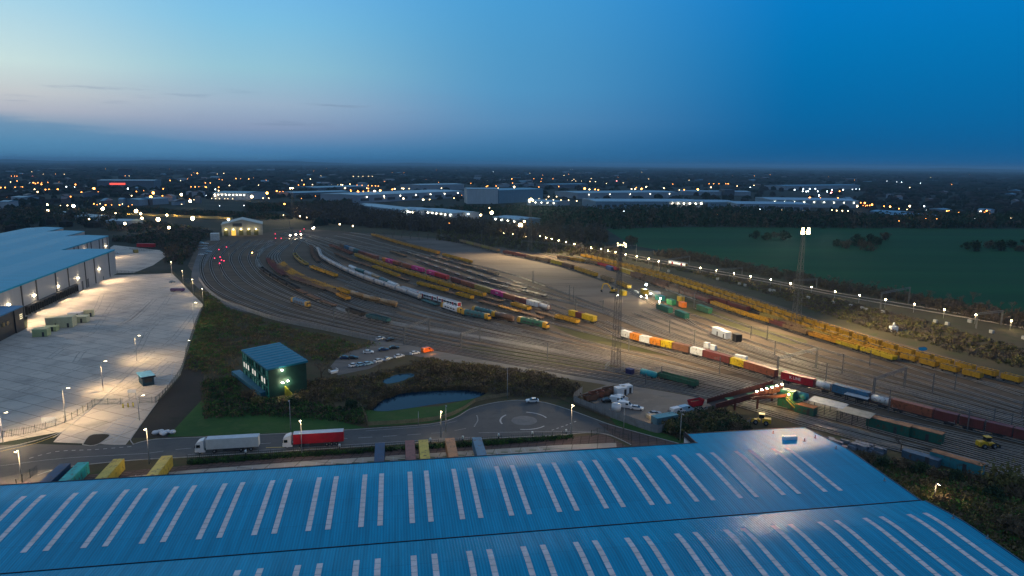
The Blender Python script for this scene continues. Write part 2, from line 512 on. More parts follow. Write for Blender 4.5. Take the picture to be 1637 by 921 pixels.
sheet('gravel_area', [(1165, 556), (1260, 570), (1420, 596), (1500, 622), (1637, 655), (1637, 668), (1480, 640), (1400, 622), (1300, 592), (1200, 574)], 0.034, G_DIRT, smooth=1)
sheet('compound_ground', [(925, 632), (975, 614), (1060, 620), (1150, 642), (1137, 655), (1095, 672), (1050, 684), (985, 664)], 0.036, G_PALE)
# lorry park, entrance and roads
LOTPX = [(-330, 640), (-120, 560), (0, 527), (28, 531), (44, 524), (44, 505), (122, 468), (181, 440), (275, 437), (325, 487), (313, 520), (299, 565), (288, 600), (252, 640), (212, 697), (200, 712), (85, 707), (100, 690), (0, 708), (-330, 790)]
sheet('lorry_park', LOTPX, 0.012, G_LOT)
_lot = [(at(x, y).x, at(x, y).y) for x, y in LOTPX]


def LOTIN(p):
    c_ = False; n_ = len(_lot)
    for i in range(n_):
        x1, y1 = _lot[i]; x2, y2 = _lot[(i + 1) % n_]
        if (y1 > p.y) != (y2 > p.y) and p.x < (x2 - x1) * (p.y - y1) / (y2 - y1) + x1: c_ = not c_
    return c_


sheet('rear_yard', [(176, 396), (182, 392), (255, 400), (268, 408), (245, 424), (215, 436), (184, 437), (181, 430)], 0.012, G_LOT)
sheet('soil_bank_ground', [(300, 565), (330, 560), (322, 640), (290, 700), (212, 700), (252, 642), (289, 602)], 0.014, G_MUD)
sheet('grass_bank', [(326, 470), (350, 478), (372, 500), (350, 540), (334, 575), (300, 565), (314, 520), (326, 488)], 0.016, G_GRASS)
sheet('grass_bank', [(268, 698), (322, 640), (400, 650), (520, 668), (585, 684), (560, 688), (300, 698)], 0.018, G_GRASS)
sheet('grass_bank', [(585, 655), (700, 650), (745, 640), (760, 636), (748, 655), (724, 668), (690, 676), (590, 683)], 0.020, G_GRASS)
sheet('grass_bank', [(972, 664), (1050, 690), (1105, 706), (1098, 714), (1080, 708), (985, 680)], 0.020, G_GRASS)
sheet('grass_bank', [(1390, 735), (1460, 752), (1560, 772), (1680, 830), (1690, 960), (1637, 890), (1475, 803)], 0.020, G_GRASS)
road_top = [(-330, 730), (0, 712), (60, 710), (130, 712), (212, 711), (242, 703), (300, 700), (440, 694), (580, 686), (690, 678), (728, 668), (752, 654), (790, 644), (832, 640), (872, 644), (912, 656), (948, 669), (985, 682), (1095, 712)]
road_bot = [(1010, 712), (975, 696), (940, 692), (880, 697), (760, 702), (640, 710), (450, 722), (300, 731), (200, 737), (100, 748), (60, 760), (0, 792), (-330, 900)]
sheet('main_road', road_top + road_bot, 0.026, G_ASPH)
sheet('side_road', [(955, 676), (985, 682), (1100, 714), (1085, 722), (1030, 722), (985, 700)], 0.032, G_BLOCK)
sheet('lit_forecourt', [(-330, 905), (0, 764), (60, 752), (110, 748), (90, 790), (20, 800), (-300, 960)], 0.032, G_PALE)  # paler sheet: the corner lamp's light on the road put into its colour
sheet('dock_apron', [(110, 762), (300, 744), (600, 720), (800, 710), (905, 700), (965, 694), (1000, 712), (1000, 790), (100, 830)], 0.024, G_BLOCK)
sheet('trailer_park_bays', [(150, 768), (300, 752), (480, 738), (700, 724), (890, 712), (985, 708), (990, 760), (140, 830)], 0.030, G_BAY)
sheet('service_road', [(590, 540), (620, 543), (700, 562), (850, 584), (960, 602), (1080, 628), (1155, 648), (1140, 656), (1040, 630), (960, 614), (850, 597), (700, 575), (640, 566), (590, 590), (540, 600), (528, 586), (545, 566), (595, 552)], 0.040, G_TRACKROAD, smooth=0)
sheet('service_road', [(318, 400), (345, 392), (330, 420), (322, 445), (352, 476), (400, 496), (396, 500), (350, 486), (318, 462), (306, 440)], 0.040, G_TRACKROAD, smooth=1)
sheet('roadside_verge', [(300, 735), (450, 726), (640, 714), (760, 706), (880, 700), (905, 700), (800, 709), (600, 719), (300, 743)], 0.034, G_GRASS)
sheet('soil_island', [(132, 711), (142, 697), (158, 694), (176, 695), (170, 702), (158, 710), (145, 713)], 0.05, G_MUD, smooth=1, dens=1.0)
# kerbs
kb = MB()
P = lambda px: [at(x, y) for x, y in px]
kerb(kb, spline(P([(212, 711), (242, 703), (300, 700), (440, 694), (580, 686), (690, 678), (728, 668), (752, 654), (790, 644), (832, 640), (872, 644), (912, 656), (948, 669), (985, 682), (1095, 712)]), 2))
kerb(kb, spline(P([(60, 760), (100, 748), (200, 737), (300, 731), (450, 722), (640, 710), (760, 702), (880, 697), (940, 692), (975, 696), (1010, 712)]), 2))
kerb(kb, spline(P([(252, 642), (212, 697), (209, 705), (214, 711)]), 1.5))
kerb(kb, spline(P([(248, 568), (205, 600), (150, 650), (100, 690), (85, 700)]), 2))
kerb(kb, spline(P([(0, 718), (60, 704), (100, 690)]), 2))
kerb(kb, spline(P([(132, 711), (142, 697), (158, 694), (176, 695), (170, 702), (158, 710), (145, 713), (132, 711)]), 1))
structure('kerb', kb, KERB)
# paint on the roads
ln = MB()
dashes(ln, P([(235, 725), (300, 717), (440, 708), (560, 701), (700, 692), (745, 685)]), 0.16, 0.034, 4, 3)
dashes(ln, P([(210, 714), (150, 719), (90, 722), (40, 735)]), 0.3, 0.034, 1.0, 1.0)
dashes(ln, P([(758, 682), (764, 672), (762, 664)]), 0.35, 0.034, 0.5, 0.5)
dashes(ln, P([(882, 688), (905, 680), (925, 672)]), 0.35, 0.034, 1.0, 1.0)
ribbon(ln, spline(P([(0, 745), (100, 733), (235, 725)]), 2), 0.14, 0.034)
ribbon(ln, spline(P([(300, 727), (450, 718), (640, 706), (760, 699)]), 2), 0.14, 0.034)
ribbon(ln, spline(P([(585, 689), (690, 681), (730, 673)]), 2), 0.14, 0.034)
ribbon(ln, spline(P([(765, 692), (880, 690), (955, 690)]), 2), 0.14, 0.034)
for a in range(3):      # arrows round the mini island
    c0 = at(838, 672.5); arc = []
    for k in range(9):
        t = math.radians(a * 120 + 20 + k * 8); arc.append(c0 + Vector((math.cos(t) * 7.4, math.sin(t) * 7.4, 0)))
    ribbon(ln, arc, 0.5, 0.034)
# hatched bays of the lorry park entrance
for (A, B) in (((268, 582), (256, 618)), ((205, 668), (165, 708))):
    a, b = at(*A), at(*B); d = b - a; n_ = int(d.length / 2.2); tv = d.normalized(); nv = Vector((-tv.y, tv.x, 0))
    for k in range(n_):
        q = a + tv * (2.2 * k); ribbon(ln, [q - nv * 2.4 - tv * 1.2, q + nv * 2.4 + tv * 1.2], 0.3, 0.02)
    for sgn in (-1, 1): ribbon(ln, [a + nv * 2.6 * sgn, b + nv * 2.6 * sgn], 0.25, 0.02)
dashes(ln, P([(122, 474), (90, 492), (45, 514)]), 1.0, 0.02, 2.0, 3.0)
# trailer bay lines of the lorry park
A0, A1 = at(318, 492), at(296, 568); dv = (A1 - A0)
for k in range(20):
    q = A0 + dv * (k / 20.0); e = at(250, 470) - at(318, 492); e.normalize()
    ribbon(ln, [q, q + e * 15], 0.16, 0.02)
A0, A1 = at(170, 452), at(70, 505); dv = (A1 - A0); e = (at(296, 445) - at(170, 452)).normalized()
for k in range(26):
    q = A0 + dv * (k / 25.0) + e * 28; ribbon(ln, [q, q + e * 26], 0.16, 0.02)
structure('road_markings', ln, LINEW)
tm = MB(); rq = random.Random(3)
for k in range(26):     # tyre marks of lorries turning into the bays
    x0, y0 = rq.uniform(20, 260), rq.uniform(470, 660)
    pts = P([(x0, y0), (x0 + rq.uniform(20, 60), y0 - rq.uniform(6, 30)), (x0 + rq.uniform(60, 110), y0 - rq.uniform(20, 70))])
    px3 = spline(pts, 2)
    if not all(LOTIN(q) for q in px3): continue
    for o_ in (-1.0, 1.0): ribbon(tm, px3, 0.5, 0.016, o_)
structure('tyre_marks', tm, mat('rubber_marks_on_concrete', (0.33, 0.30, 0.26), 0.8, var=0.4, scale=0.3))
ly = MB()
ribbon(ly, spline(P([(425, 716), (455, 715)]), 1), 0.3, 0.042); ribbon(ly, spline(P([(0, 722), (60, 708), (95, 694)]), 2), 0.15, 0.036)
structure('road_markings', ly, LINEY)
# mini island of the roundabout
c0 = at(838, 672.5); mb = MB(); n_ = 28
mb.add([(c0.x, c0.y, 0.17)] + [(c0.x + math.cos(2 * PI * k / n_) * 4.0, c0.y + math.sin(2 * PI * k / n_) * 4.0, 0.04) for k in range(n_)], [(0, 1 + k, 1 + (k + 1) % n_) for k in range(n_)])
structure('mini_roundabout', mb, mat('worn_white_road_paint', (0.115, 0.115, 0.12), 0.7))
# green tufted markers and lines in the trailer bays
ax = (at(700, 724) - at(300, 752)).normalized(); nv = Vector((-ax.y, ax.x, 0))
bl = MB(); gm = MB()
b0 = at(300, 752)
for k in range(-9, 24):
    q = b0 + ax * (k * 4.0) - nv * 0.6
    ribbon(bl, [q, q - nv * 18], 0.18, 0.036)
    q2 = q + ax * 2.0 - nv * 2.2
    gm.add([(q2.x - 1.0, q2.y - 0.2, 0.037), (q2.x + 1.0, q2.y - 0.2, 0.037), (q2.x + 1.1, q2.y + 0.35, 0.037), (q2.x - 0.8, q2.y + 0.35, 0.037)], [(0, 1, 2, 3)])
structure('bay_lines', bl, LINEW)
structure('bay_markings', gm, mat('green_bay_paint', (0.06, 0.10, 0.03), 0.8))
# pond and drain
POND = [(590, 655), (604, 644), (640, 630), (680, 626), (742, 624), (776, 626), (772, 632), (750, 639), (700, 646), (640, 655), (608, 658)]
WATER = mat('pond_water', (0.0008, 0.014, 0.035), 0.10, var=0.1, scale=0.1, spec=0.12)
sheet('pond_water', POND, 0.05, WATER, smooth=1, dens=2)
sheet('pond_water', [(612, 609), (630, 600), (655, 597), (664, 600), (650, 607), (632, 612), (616, 614)], 0.05, WATER, smooth=1, dens=2)
sheet('standing_water', [(1430, 526), (1448, 524), (1450, 528), (1434, 531)], 0.05, WATER, smooth=1, dens=2)
sheet('standing_water', [(1468, 556), (1480, 555), (1482, 560), (1470, 561)], 0.05, WATER, smooth=1, dens=2)
# low hills on the horizon, left, and a faint rise at the right
def hills(az0, az1, dist, hmax, seed, name):
    r = random.Random(seed); mb = MB(); n_ = 60; vs = []; fs = []
    ph = [r.uniform(0, 6) for _ in range(4)]
    for k in range(n_ + 1):
        f = k / n_; a = math.radians(az0 + (az1 - az0) * f)
        h = hmax * (math.sin(PI * f) ** 0.6) * (0.7 + 0.15 * math.sin(9 * f + ph[0]) + 0.1 * math.sin(23 * f + ph[1]) + 0.05 * math.sin(51 * f + ph[2]))
        x, y = math.sin(a), math.cos(a)
        vs += [(x * dist, y * dist, -2), (x * (dist + 900), y * (dist + 900), CAMH * 0 + h), (x * (dist + 4000), y * (dist + 4000), h * 0.6)]
    for k in range(n_):
        i = 3 * k; fs += [(i, i + 3, i + 4, i + 1), (i + 1, i + 4, i + 5, i + 2)]
    mb.add(vs, fs, True); structure(name, mb, G_FAR)


hills(-44, -8, 24000, 150, 3, 'hills'); hills(-20, 8, 26000, 110, 5, 'hills'); hills(15, 42, 26000, 110, 8, 'hills')

# ================================================================== TRACKS
RAIL = mat('worn_steel_rail', (0.36, 0.31, 0.265), 0.42, 0.2, var=0.25)
BALL = gmat('track_ballast', [(0.034, 0.025, 0.019), (0.056, 0.041, 0.031), (0.023, 0.018, 0.015)], (0.03, 0.2))
SLEEP = mat('dark_sleepers', (0.036, 0.028, 0.023), 0.9)
TRACKS = []


def railway(px, sleepers=True, ballast=True, paths=None):
    p = Path(px) if paths is None else paths
    k = 0.045 + 0.004 * (len(TRACKS) % 9); TRACKS.append(p)
    if ballast:
        mb = MB(); ribbon(mb, p.p, 2.7, k); structure('track_bed', mb, BALL)
    mr = MB()
    for o in (-0.75, 0.75):
        pts = [];
        kz = 0.30
        vs = []; fs = []
        for i, q in enumerate(p.p):
            a = p.p[max(0, i - 1)]; b = p.p[min(len(p.p) - 1, i + 1)]
            t = (b - a).normalized(); nn = Vector((-t.y, t.x, 0))
            c_ = q + nn * o
            for dx, z in ((0.09, 0.10), (0.075, kz), (-0.075, kz), (-0.09, 0.10)): vs.append((c_.x + nn.x * dx, c_.y + nn.y * dx, z))
        for i in range(len(p.p) - 1):
            j = 4 * i
            for m_ in range(3): fs.append((j + m_, j + m_ + 1, j + m_ + 5, j + m_ + 4))
        mr.add(vs, fs)
    structure('railway_track', mr, RAIL)
    if sleepers:
        ms = MB(); n_ = int(p.L / 1.4)
        for i in range(n_):
            q, a = p.pos(i * 1.4)
            if math.hypot(q.x, q.y) > 330 or abs(q.x) > q.y * 0.9: continue
            ca, sa = math.cos(a), math.sin(a)
            def W_(u, v): return (q.x + ca * u - sa * v, q.y + sa * u + ca * v, 0.115)
            ms.add([W_(-0.15, -1.3), W_(0.15, -1.3), W_(0.15, 1.3), W_(-0.15, 1.3)], [(0, 1, 2, 3)])
        if ms.v: structure('track_sleepers', ms, SLEEP)
    return p


def between(A, B, f, n=26):
    """track interpolated between two px polylines, by path fraction"""
    a = Path(A); b = Path(B); pts = []
    for k in range(n + 1):
        pa, _ = a.pos(a.L * k / n); pb, _ = b.pos(b.L * k / n); pts.append(pa.lerp(pb, f))
    p = Path.__new__(Path); p.p = spline(pts, 3.0); p.d = [0.0]
    for u, v in zip(p.p, p.p[1:]): p.d.append(p.d[-1] + (v - u).length)
    p.L = p.d[-1]; return p


# named lines that carry trains (pixel positions of the rail level)
L_NEAR = [(352, 386), (330, 405), (322, 430), (340, 462), (420, 497), (520, 522), (620, 543), (760, 571), (900, 596), (1040, 620), (1150, 641), (1300, 684), (1450, 724), (1637, 772), (1750, 800)]
L_MAIN = [(400, 384), (372, 405), (372, 425), (400, 455), (470, 486), (560, 512), (700, 546), (800, 563), (960, 590), (1120, 622), (1300, 662), (1450, 702), (1637, 752), (1750, 784)]
L_BACK = [(432, 384), (415, 402), (415, 420), (445, 450), (520, 485), (600, 509), (700, 527), (800, 545), (920, 567), (1100, 602), (1300, 648), (1450, 684), (1637, 732), (1750, 762)]
L_PINK = [(470, 370), (515, 385), (560, 402), (600, 416), (690, 442), (800, 477), (880, 500), (951, 519), (1000, 543), (1100, 568), (1170, 587), (1250, 611), (1330, 631), (1420, 655), (1500, 676), (1637, 709), (1760, 740)]
L_YEL = [(455, 372), (520, 392), (568, 411), (620, 430), (680, 449), (740, 468), (800, 485), (860, 503), (930, 522), (1030, 549), (1120, 578), (1240, 612), (1400, 655)]
L_FLAT = [(450, 373), (500, 388), (530, 404), (560, 418), (600, 431), (660, 454), (710, 468), (762, 483), (830, 502), (900, 522), (1000, 548), (1150, 590)]
L_UNIT = [(447, 374), (495, 390), (525, 408), (560, 432), (590, 444), (640, 466), (700, 484), (752, 499), (800, 512), (875, 529), (960, 552), (1100, 586), (1250, 625)]
L_HOP = [(462, 374), (490, 384), (508, 402), (515, 415), (540, 430), (570, 444), (610, 459), (650, 473), (690, 488), (740, 505), (778, 514), (860, 534), (960, 558), (1100, 592), (1300, 642)]
L_GON = [(490, 376), (478, 390), (470, 404), (478, 418), (500, 431), (540, 446), (600, 468), (680, 494), (780, 520), (900, 546)]
L_ORA = [(476, 380), (462, 392), (446, 408), (455, 425), (482, 443), (540, 466), (580, 480), (628, 492), (720, 516), (860, 548), (1000, 578)]
L_RED = [(462, 382), (445, 394), (428, 412), (440, 432), (462, 446), (520, 466), (562, 484), (640, 508), (760, 534), (900, 560), (1050, 592), (1200, 630)]
L_BLK = [(440, 388), (420, 402), (410, 420), (428, 440), (492, 474), (540, 494), (600, 513), (680, 527), (820, 551), (960, 577)]
L_BRN = [(484, 382), (497, 396), (500, 408), (512, 422), (540, 437), (600, 461), (700, 491), (800, 520)]
L_TOP = [(560, 372), (595, 378), (640, 392), (700, 408), (748, 421), (820, 440), (900, 468), (1000, 505), (1100, 542), (1250, 590), (1400, 630), (1637, 690)]
L_MES = [(520, 380), (570, 392), (625, 404), (700, 430), (760, 450), (850, 471), (950, 496), (1100, 552), (1240, 594)]
L_REAR = [(700, 380), (735, 388), (800, 405), (850, 415), (900, 427), (960, 447), (1000, 462), (1020, 472), (1050, 490), (1110, 514), (1200, 546), (1300, 578), (1450, 616), (1637, 668)]
L_S1 = [(860, 404), (890, 413), (960, 426), (1000, 440), (1060, 462), (1120, 482), (1180, 504), (1240, 522), (1300, 541), (1360, 559), (1435, 582), (1520, 610), (1637, 646)]
L_S2 = [(880, 405), (940, 419), (1000, 433), (1060, 449), (1120, 468), (1200, 495), (1300, 531), (1400, 564), (1500, 592), (1570, 610), (1637, 628), (1720, 652)]
L_S3 = [(870, 404), (920, 416), (1000, 437), (1060, 456), (1120, 477), (1200, 502), (1300, 537), (1380, 562), (1460, 582), (1560, 610), (1637, 634)]
L_S4 = [(900, 406), (960, 418), (1060, 443), (1120, 461), (1200, 487), (1300, 522), (1400, 554), (1500, 583), (1637, 618), (1720, 640)]
L_FARM = [(560, 352), (680, 362), (800, 376), (900, 390), (1000, 410), (1120, 433), (1230, 452), (1335, 472), (1460, 494), (1560, 511), (1637, 525), (1800, 560)]
L_FARN = [(560, 350), (680, 359), (800, 373), (900, 387), (1000, 406), (1120, 429), (1230, 448), (1335, 468), (1460, 489), (1560, 506), (1637, 520), (1800, 555)]
T = {}
for nm, px in dict(NEAR=L_NEAR, MAIN=L_MAIN, BACK=L_BACK, PINK=L_PINK, YEL=L_YEL, FLAT=L_FLAT, UNIT=L_UNIT, HOP=L_HOP, GON=L_GON, ORA=L_ORA, RED=L_RED, BLK=L_BLK, BRN=L_BRN, TOP=L_TOP, MES=L_MES, REAR=L_REAR, S1=L_S1, S2=L_S2, S3=L_S3, S4=L_S4, FARM=L_FARM, FARN=L_FARN).items():
    T[nm] = railway(px)
for f in (0.3, 0.62): railway(None, paths=between(L_NEAR, L_MAIN, f))
for f in (0.33, 0.66): railway(None, paths=between(L_MAIN, L_BACK, f))
for f in (0.25, 0.5, 0.75): railway(None, paths=between([(600, 509), (700, 527), (800, 545), (920, 567), (1100, 602), (1300, 648), (1450, 684), (1637, 732)], [(600, 468), (680, 494), (780, 520), (900, 546), (1100, 590), (1300, 641), (1450, 672), (1637, 712)], f), sleepers=False)
for f in (0.35, 0.7): T['M%d' % int(f * 100)] = railway(None, paths=between(L_MES, L_TOP, f))
for f in (0.3, 0.6): T['N%d' % int(f * 100)] = railway(None, paths=between(L_PINK[:9], L_MES, f), sleepers=False)
railway([(1010, 470), (1080, 500), (1130, 530), (1250, 572), (1400, 612), (1637, 676)])
for _f in (0.25, 0.5, 0.75): railway(None, paths=between([(1000, 505), (1100, 542), (1250, 590), (1400, 630), (1637, 690)], [(1050, 490), (1110, 514), (1200, 546), (1300, 578), (1450, 616), (1637, 668)], _f), sleepers=False)
for _f in (0.3, 0.6): railway(None, paths=between([(1100, 514), (1200, 546), (1300, 578), (1450, 616), (1637, 668)], [(1120, 482), (1180, 504), (1240, 522), (1300, 541), (1435, 582), (1637, 646)], _f), sleepers=False)
for _f in (0.35, 0.7): railway(None, paths=between([(951, 519), (1000, 543), (1100, 568), (1250, 611), (1420, 655), (1637, 709)], [(1000, 505), (1100, 542), (1250, 590), (1400, 630), (1637, 690)], _f), sleepers=False)
railway([(1180, 640), (1300, 672), (1420, 703), (1560, 738), (1700, 775)])
railway([(1190, 646), (1300, 678), (1400, 706), (1560, 746), (1700, 785)])
# ================================================================== ROLLING STOCK
CLR = dict(yellow=(0.56, 0.29, 0.012), orange_yellow=(0.56, 0.25, 0.014), olive=(0.34, 0.25, 0.06), brown=(0.16, 0.085, 0.05), tan=(0.30, 0.185, 0.085), maroon=(0.15, 0.035, 0.032),
           brick=(0.28, 0.085, 0.045), orange=(0.62, 0.21, 0.02), pale=(0.40, 0.38, 0.37), teal=(0.025, 0.12, 0.13), white=(0.66, 0.66, 0.65), magenta=(0.52, 0.03, 0.20), red=(0.42, 0.012, 0.025),
           blue=(0.03, 0.13, 0.24), black=(0.02, 0.02, 0.02), green=(0.03, 0.13, 0.07), lime=(0.58, 0.40, 0.012), rust=(0.20, 0.09, 0.05))
WORD = dict(olive='dull yellow', pale='pale grey', orange_yellow='orange-yellow', lime='bright yellow', rust='rusty', teal='dark teal')


def cm(c): return paint(c + '_weathered_paint', CLR[c], 0.5, 0.12 if c in ('white', 'magenta', 'red') else 0.28)


def word(c): return WORD.get(c, c)


INTERIOR = mat('rusty_wagon_interior', (0.07, 0.042, 0.028), 0.9, var=0.5, scale=0.5)


def bogie(root, x):
    mb = MB()
    for s in (-1, 1):
        mb.cbox((0, s * 0.95, 0.62), (2.5, 0.16, 0.26)); mb.cbox((0, s * 0.95, 0.42), (0.7, 0.2, 0.3))
    mb.cbox((0, 0, 0.72), (0.5, 2.0, 0.2))
    for a in (-0.9, 0.9):
        for s in (-1, 1): mb.cyl((a, s * 0.68, 0.42), (a, s * 0.82, 0.42), 0.42, 10)
        mb.bar((a, -0.8, 0.42), (a, 0.8, 0.42), 0.14)
    return mb.build('bogie', DARKSTEEL, root, loc=(x, 0, 0))


def underframe(root, L, m=None):
    mb = MB(); mb.box(-L / 2 + 0.35, L / 2 - 0.35, -1.15, 1.15, 0.86, 1.04)
    for s in (-1, 1):
        mb.box(s * (L / 2 - 0.35) - 0.06, s * (L / 2 - 0.35) + 0.06, -1.3, 1.3, 0.78, 1.16)
        for y in (-0.87, 0.87): mb.bar((s * (L / 2 - 0.4), y, 1.0), (s * (L / 2 + 0.12), y, 1.0), 0.34, n=8)
    mb.box(-1.4, 1.2, -0.9, 0.9, 0.5, 0.86)
    return mb.build('underframe', m or DARKSTEEL, root)


def running(root, L, m=None):
    underframe(root, L, m); k = L / 2 - 2.1
    if L > 8: bogie(root, -k); bogie(root, k)
    else:
        for x in (-2.3, 2.3):
            mb = MB()
            for s in (-1, 1): mb.cyl((0, s * 0.68, 0.42), (0, s * 0.82, 0.42), 0.42, 10)
            mb.bar((0, -0.8, 0.42), (0, 0.8, 0.42), 0.14); mb.build('wheelset', DARKSTEEL, root, loc=(x, 0, 0))


def proto_box(c, L=16.8, top=3.2, ribs=12, cross=True):
    r = empty('box_wagon', None, None); h0 = 1.05; w = 1.36
    mb = MB(); t = 0.12; hl = L / 2 - 0.3
    for s in (-1, 1):
        mb.box(-hl, hl, s * w - t / 2, s * w + t / 2, h0, top)
        mb.box(s * hl - t / 2, s * hl + t / 2, -w + t / 2, w - t / 2, h0, top - 0.003)
        for k in range(ribs):
            x = -hl + 0.2 + k * (2 * hl - 0.4) / (ribs - 1); mb.box(x - 0.06, x + 0.06, s * w + s * 0.06 - 0.05, s * w + s * 0.06 + 0.05, h0 + 0.05, top - 0.12)
        mb.box(-hl - 0.08, hl + 0.08, s * w - 0.12, s * w + 0.12, top + 0.002, top + 0.11)
    mb.build('body', cm(c), r)
    li = MB(); li.box(-hl + 0.08, hl - 0.08, -w + 0.08, w - 0.08, h0 + 0.2, top - 0.9 if cross else h0 + 0.35); li.build('load_floor', INTERIOR, r)
    if cross:
        cr = MB()
        for f in (-0.5, 0.0, 0.5): cr.box(f * hl - 0.25, f * hl + 0.25, -w + 0.14, w - 0.14, top - 0.3, top + 0.08)
        cr.box(-hl + 0.14, hl - 0.14, -0.12, 0.12, top - 0.35, top + 0.05)
        cr.build('cross_brace', mat('dusty_tan_brace', (0.20, 0.13, 0.05), 0.8, var=0.4), r)
    running(r, L); return r


def proto_gon(c): return proto_box(c, 16.4, 2.5, 14, False)


def proto_hopper(c):
    """short two-bay ballast hopper: open top with a cross brace, sloped end chutes"""
    r = proto_box(c, 6.9, 2.9, 5, True); r.name = 'hopper_wagon'
    ch = MB()
    for s in (-1, 1): ch.extrude_y([(s * 0.4, 1.02), (s * 1.6, 1.02), (s * 1.0, 0.45)], -0.9, 0.9)
    ch.build('discharge_chute', DARKSTEEL, r); return r


def proto_flat(c):
    L = 18.0; r = empty('flat_wagon', None, None)
    mb = MB(); mb.box(-L / 2 + 0.3, L / 2 - 0.3, -1.3, 1.3, 1.07, 1.26)
    for s in (-1, 1): mb.box(-L / 2 + 0.3, L / 2 - 0.3, s * 1.3 - 0.06, s * 1.3 + 0.06, 0.9, 1.33)
    mb.build('deck', mat('worn_tan_deck', (0.24, 0.14, 0.075), 0.85, var=0.45, scale=0.5) if c in ('brown', 'tan', 'rust') else cm(c), r)
    for i, x in enumerate((-8.4, -5.6, -2.8, 0, 2.8, 5.6, 8.4)):
        st = MB()
        st.box(x - 0.12, x + 0.12, -1.25, 1.25, 1.27, 1.5)
        for s in (-1, 1): st.box(x - 0.1, x + 0.1, s * 1.34 - 0.07, s * 1.34 + 0.07, 1.0, 2.3 if i in (0, 6) else 1.8)
        st.build('bolster', cm(c), r)
    running(r, L); return r


def proto_frame(c):
    """empty container carrier: open spine with cross beams"""
    L = 19.0; r = empty('container_carrier', None, None)
    mb = MB()
    for s in (-1, 1): mb.box(-L / 2 + 0.3, L / 2 - 0.3, s * 1.0 - 0.14, s * 1.0 + 0.14, 0.95, 1.18)
    for k in range(9):
        x = -L / 2 + 0.6 + k * (L - 1.2) / 8; mb.box(x - 0.18, x + 0.18, -1.28, 1.28, 1.0, 1.19)
    mb.build('frame', cm(c), r)
    for s in (-1, 1):
        pl = MB(); pl.box(s * 8.2 - 0.9, s * 8.2 + 0.9, -1.2, 1.2, 1.2, 1.3); pl.bar((s * 9.0, -1.1, 1.3), (s * 9.0, -1.1, 2.1), 0.07); pl.bar((s * 9.0, 1.1, 1.3), (s * 9.0, 1.1, 2.1), 0.07); pl.bar((s * 9.0, -1.1, 2.1), (s * 9.0, 1.1, 2.1), 0.07)
        pl.build('end_platform', mat('pale_grey_grating', (0.34, 0.32, 0.29), 0.7, var=0.5), r)
    running(r, L); return r


def proto_cover(c):
    L = 15.0; r = empty('covered_hopper', None, None); hl = L / 2 - 0.5
    prof = [(-0.7, 1.1), (0.7, 1.1), (1.34, 1.9), (1.36, 3.1), (1.05, 3.6), (0.45, 3.85), (-0.45, 3.85), (-1.05, 3.6), (-1.36, 3.1), (-1.34, 1.9)]
    mb = MB(); mb.extrude_x(prof, -hl, hl)
    for k in range(7):
        x = -hl + 0.3 + k * (2 * hl - 0.6) / 6
        for s in (-1, 1): mb.box(x - 0.07, x + 0.07, s * 1.36 - 0.05, s * 1.36 + 0.05, 1.9, 3.1)
    mb.build('body', cm(c), r)
    ht = MB()
    for x in (-4.5, -1.5, 1.5, 4.5): ht.box(x - 0.55, x + 0.55, -0.4, 0.4, 3.86, 4.02)
    ht.box(-hl, hl, 0.55, 0.8, 3.87, 3.91); ht.build('roof_hatch', STEEL, r)
    running(r, L); return r


def proto_tank(c):
    L = 15.0; r = empty('tank_wagon', None, None); hl = L / 2 - 0.7
    mb = MB(); mb.cyl((-hl + 0.35, 0, 2.35), (hl - 0.35, 0, 2.35), 1.32, 16); mb.cyl((-hl, 0, 2.35), (-hl + 0.35, 0, 2.35), 0.9, 16, 1.32); mb.cyl((hl - 0.35, 0, 2.35), (hl, 0, 2.35), 1.32, 16, 0.9)
    mb.build('tank', cm(c), r)
    d = MB(); d.cyl((0, 0, 3.6), (0, 0, 3.95), 0.4, 10); d.box(-1.5, 1.5, -0.5, 0.5, 3.68, 3.72); d.build('hatch', STEEL, r)
    running(r, L, cm(c)); return r


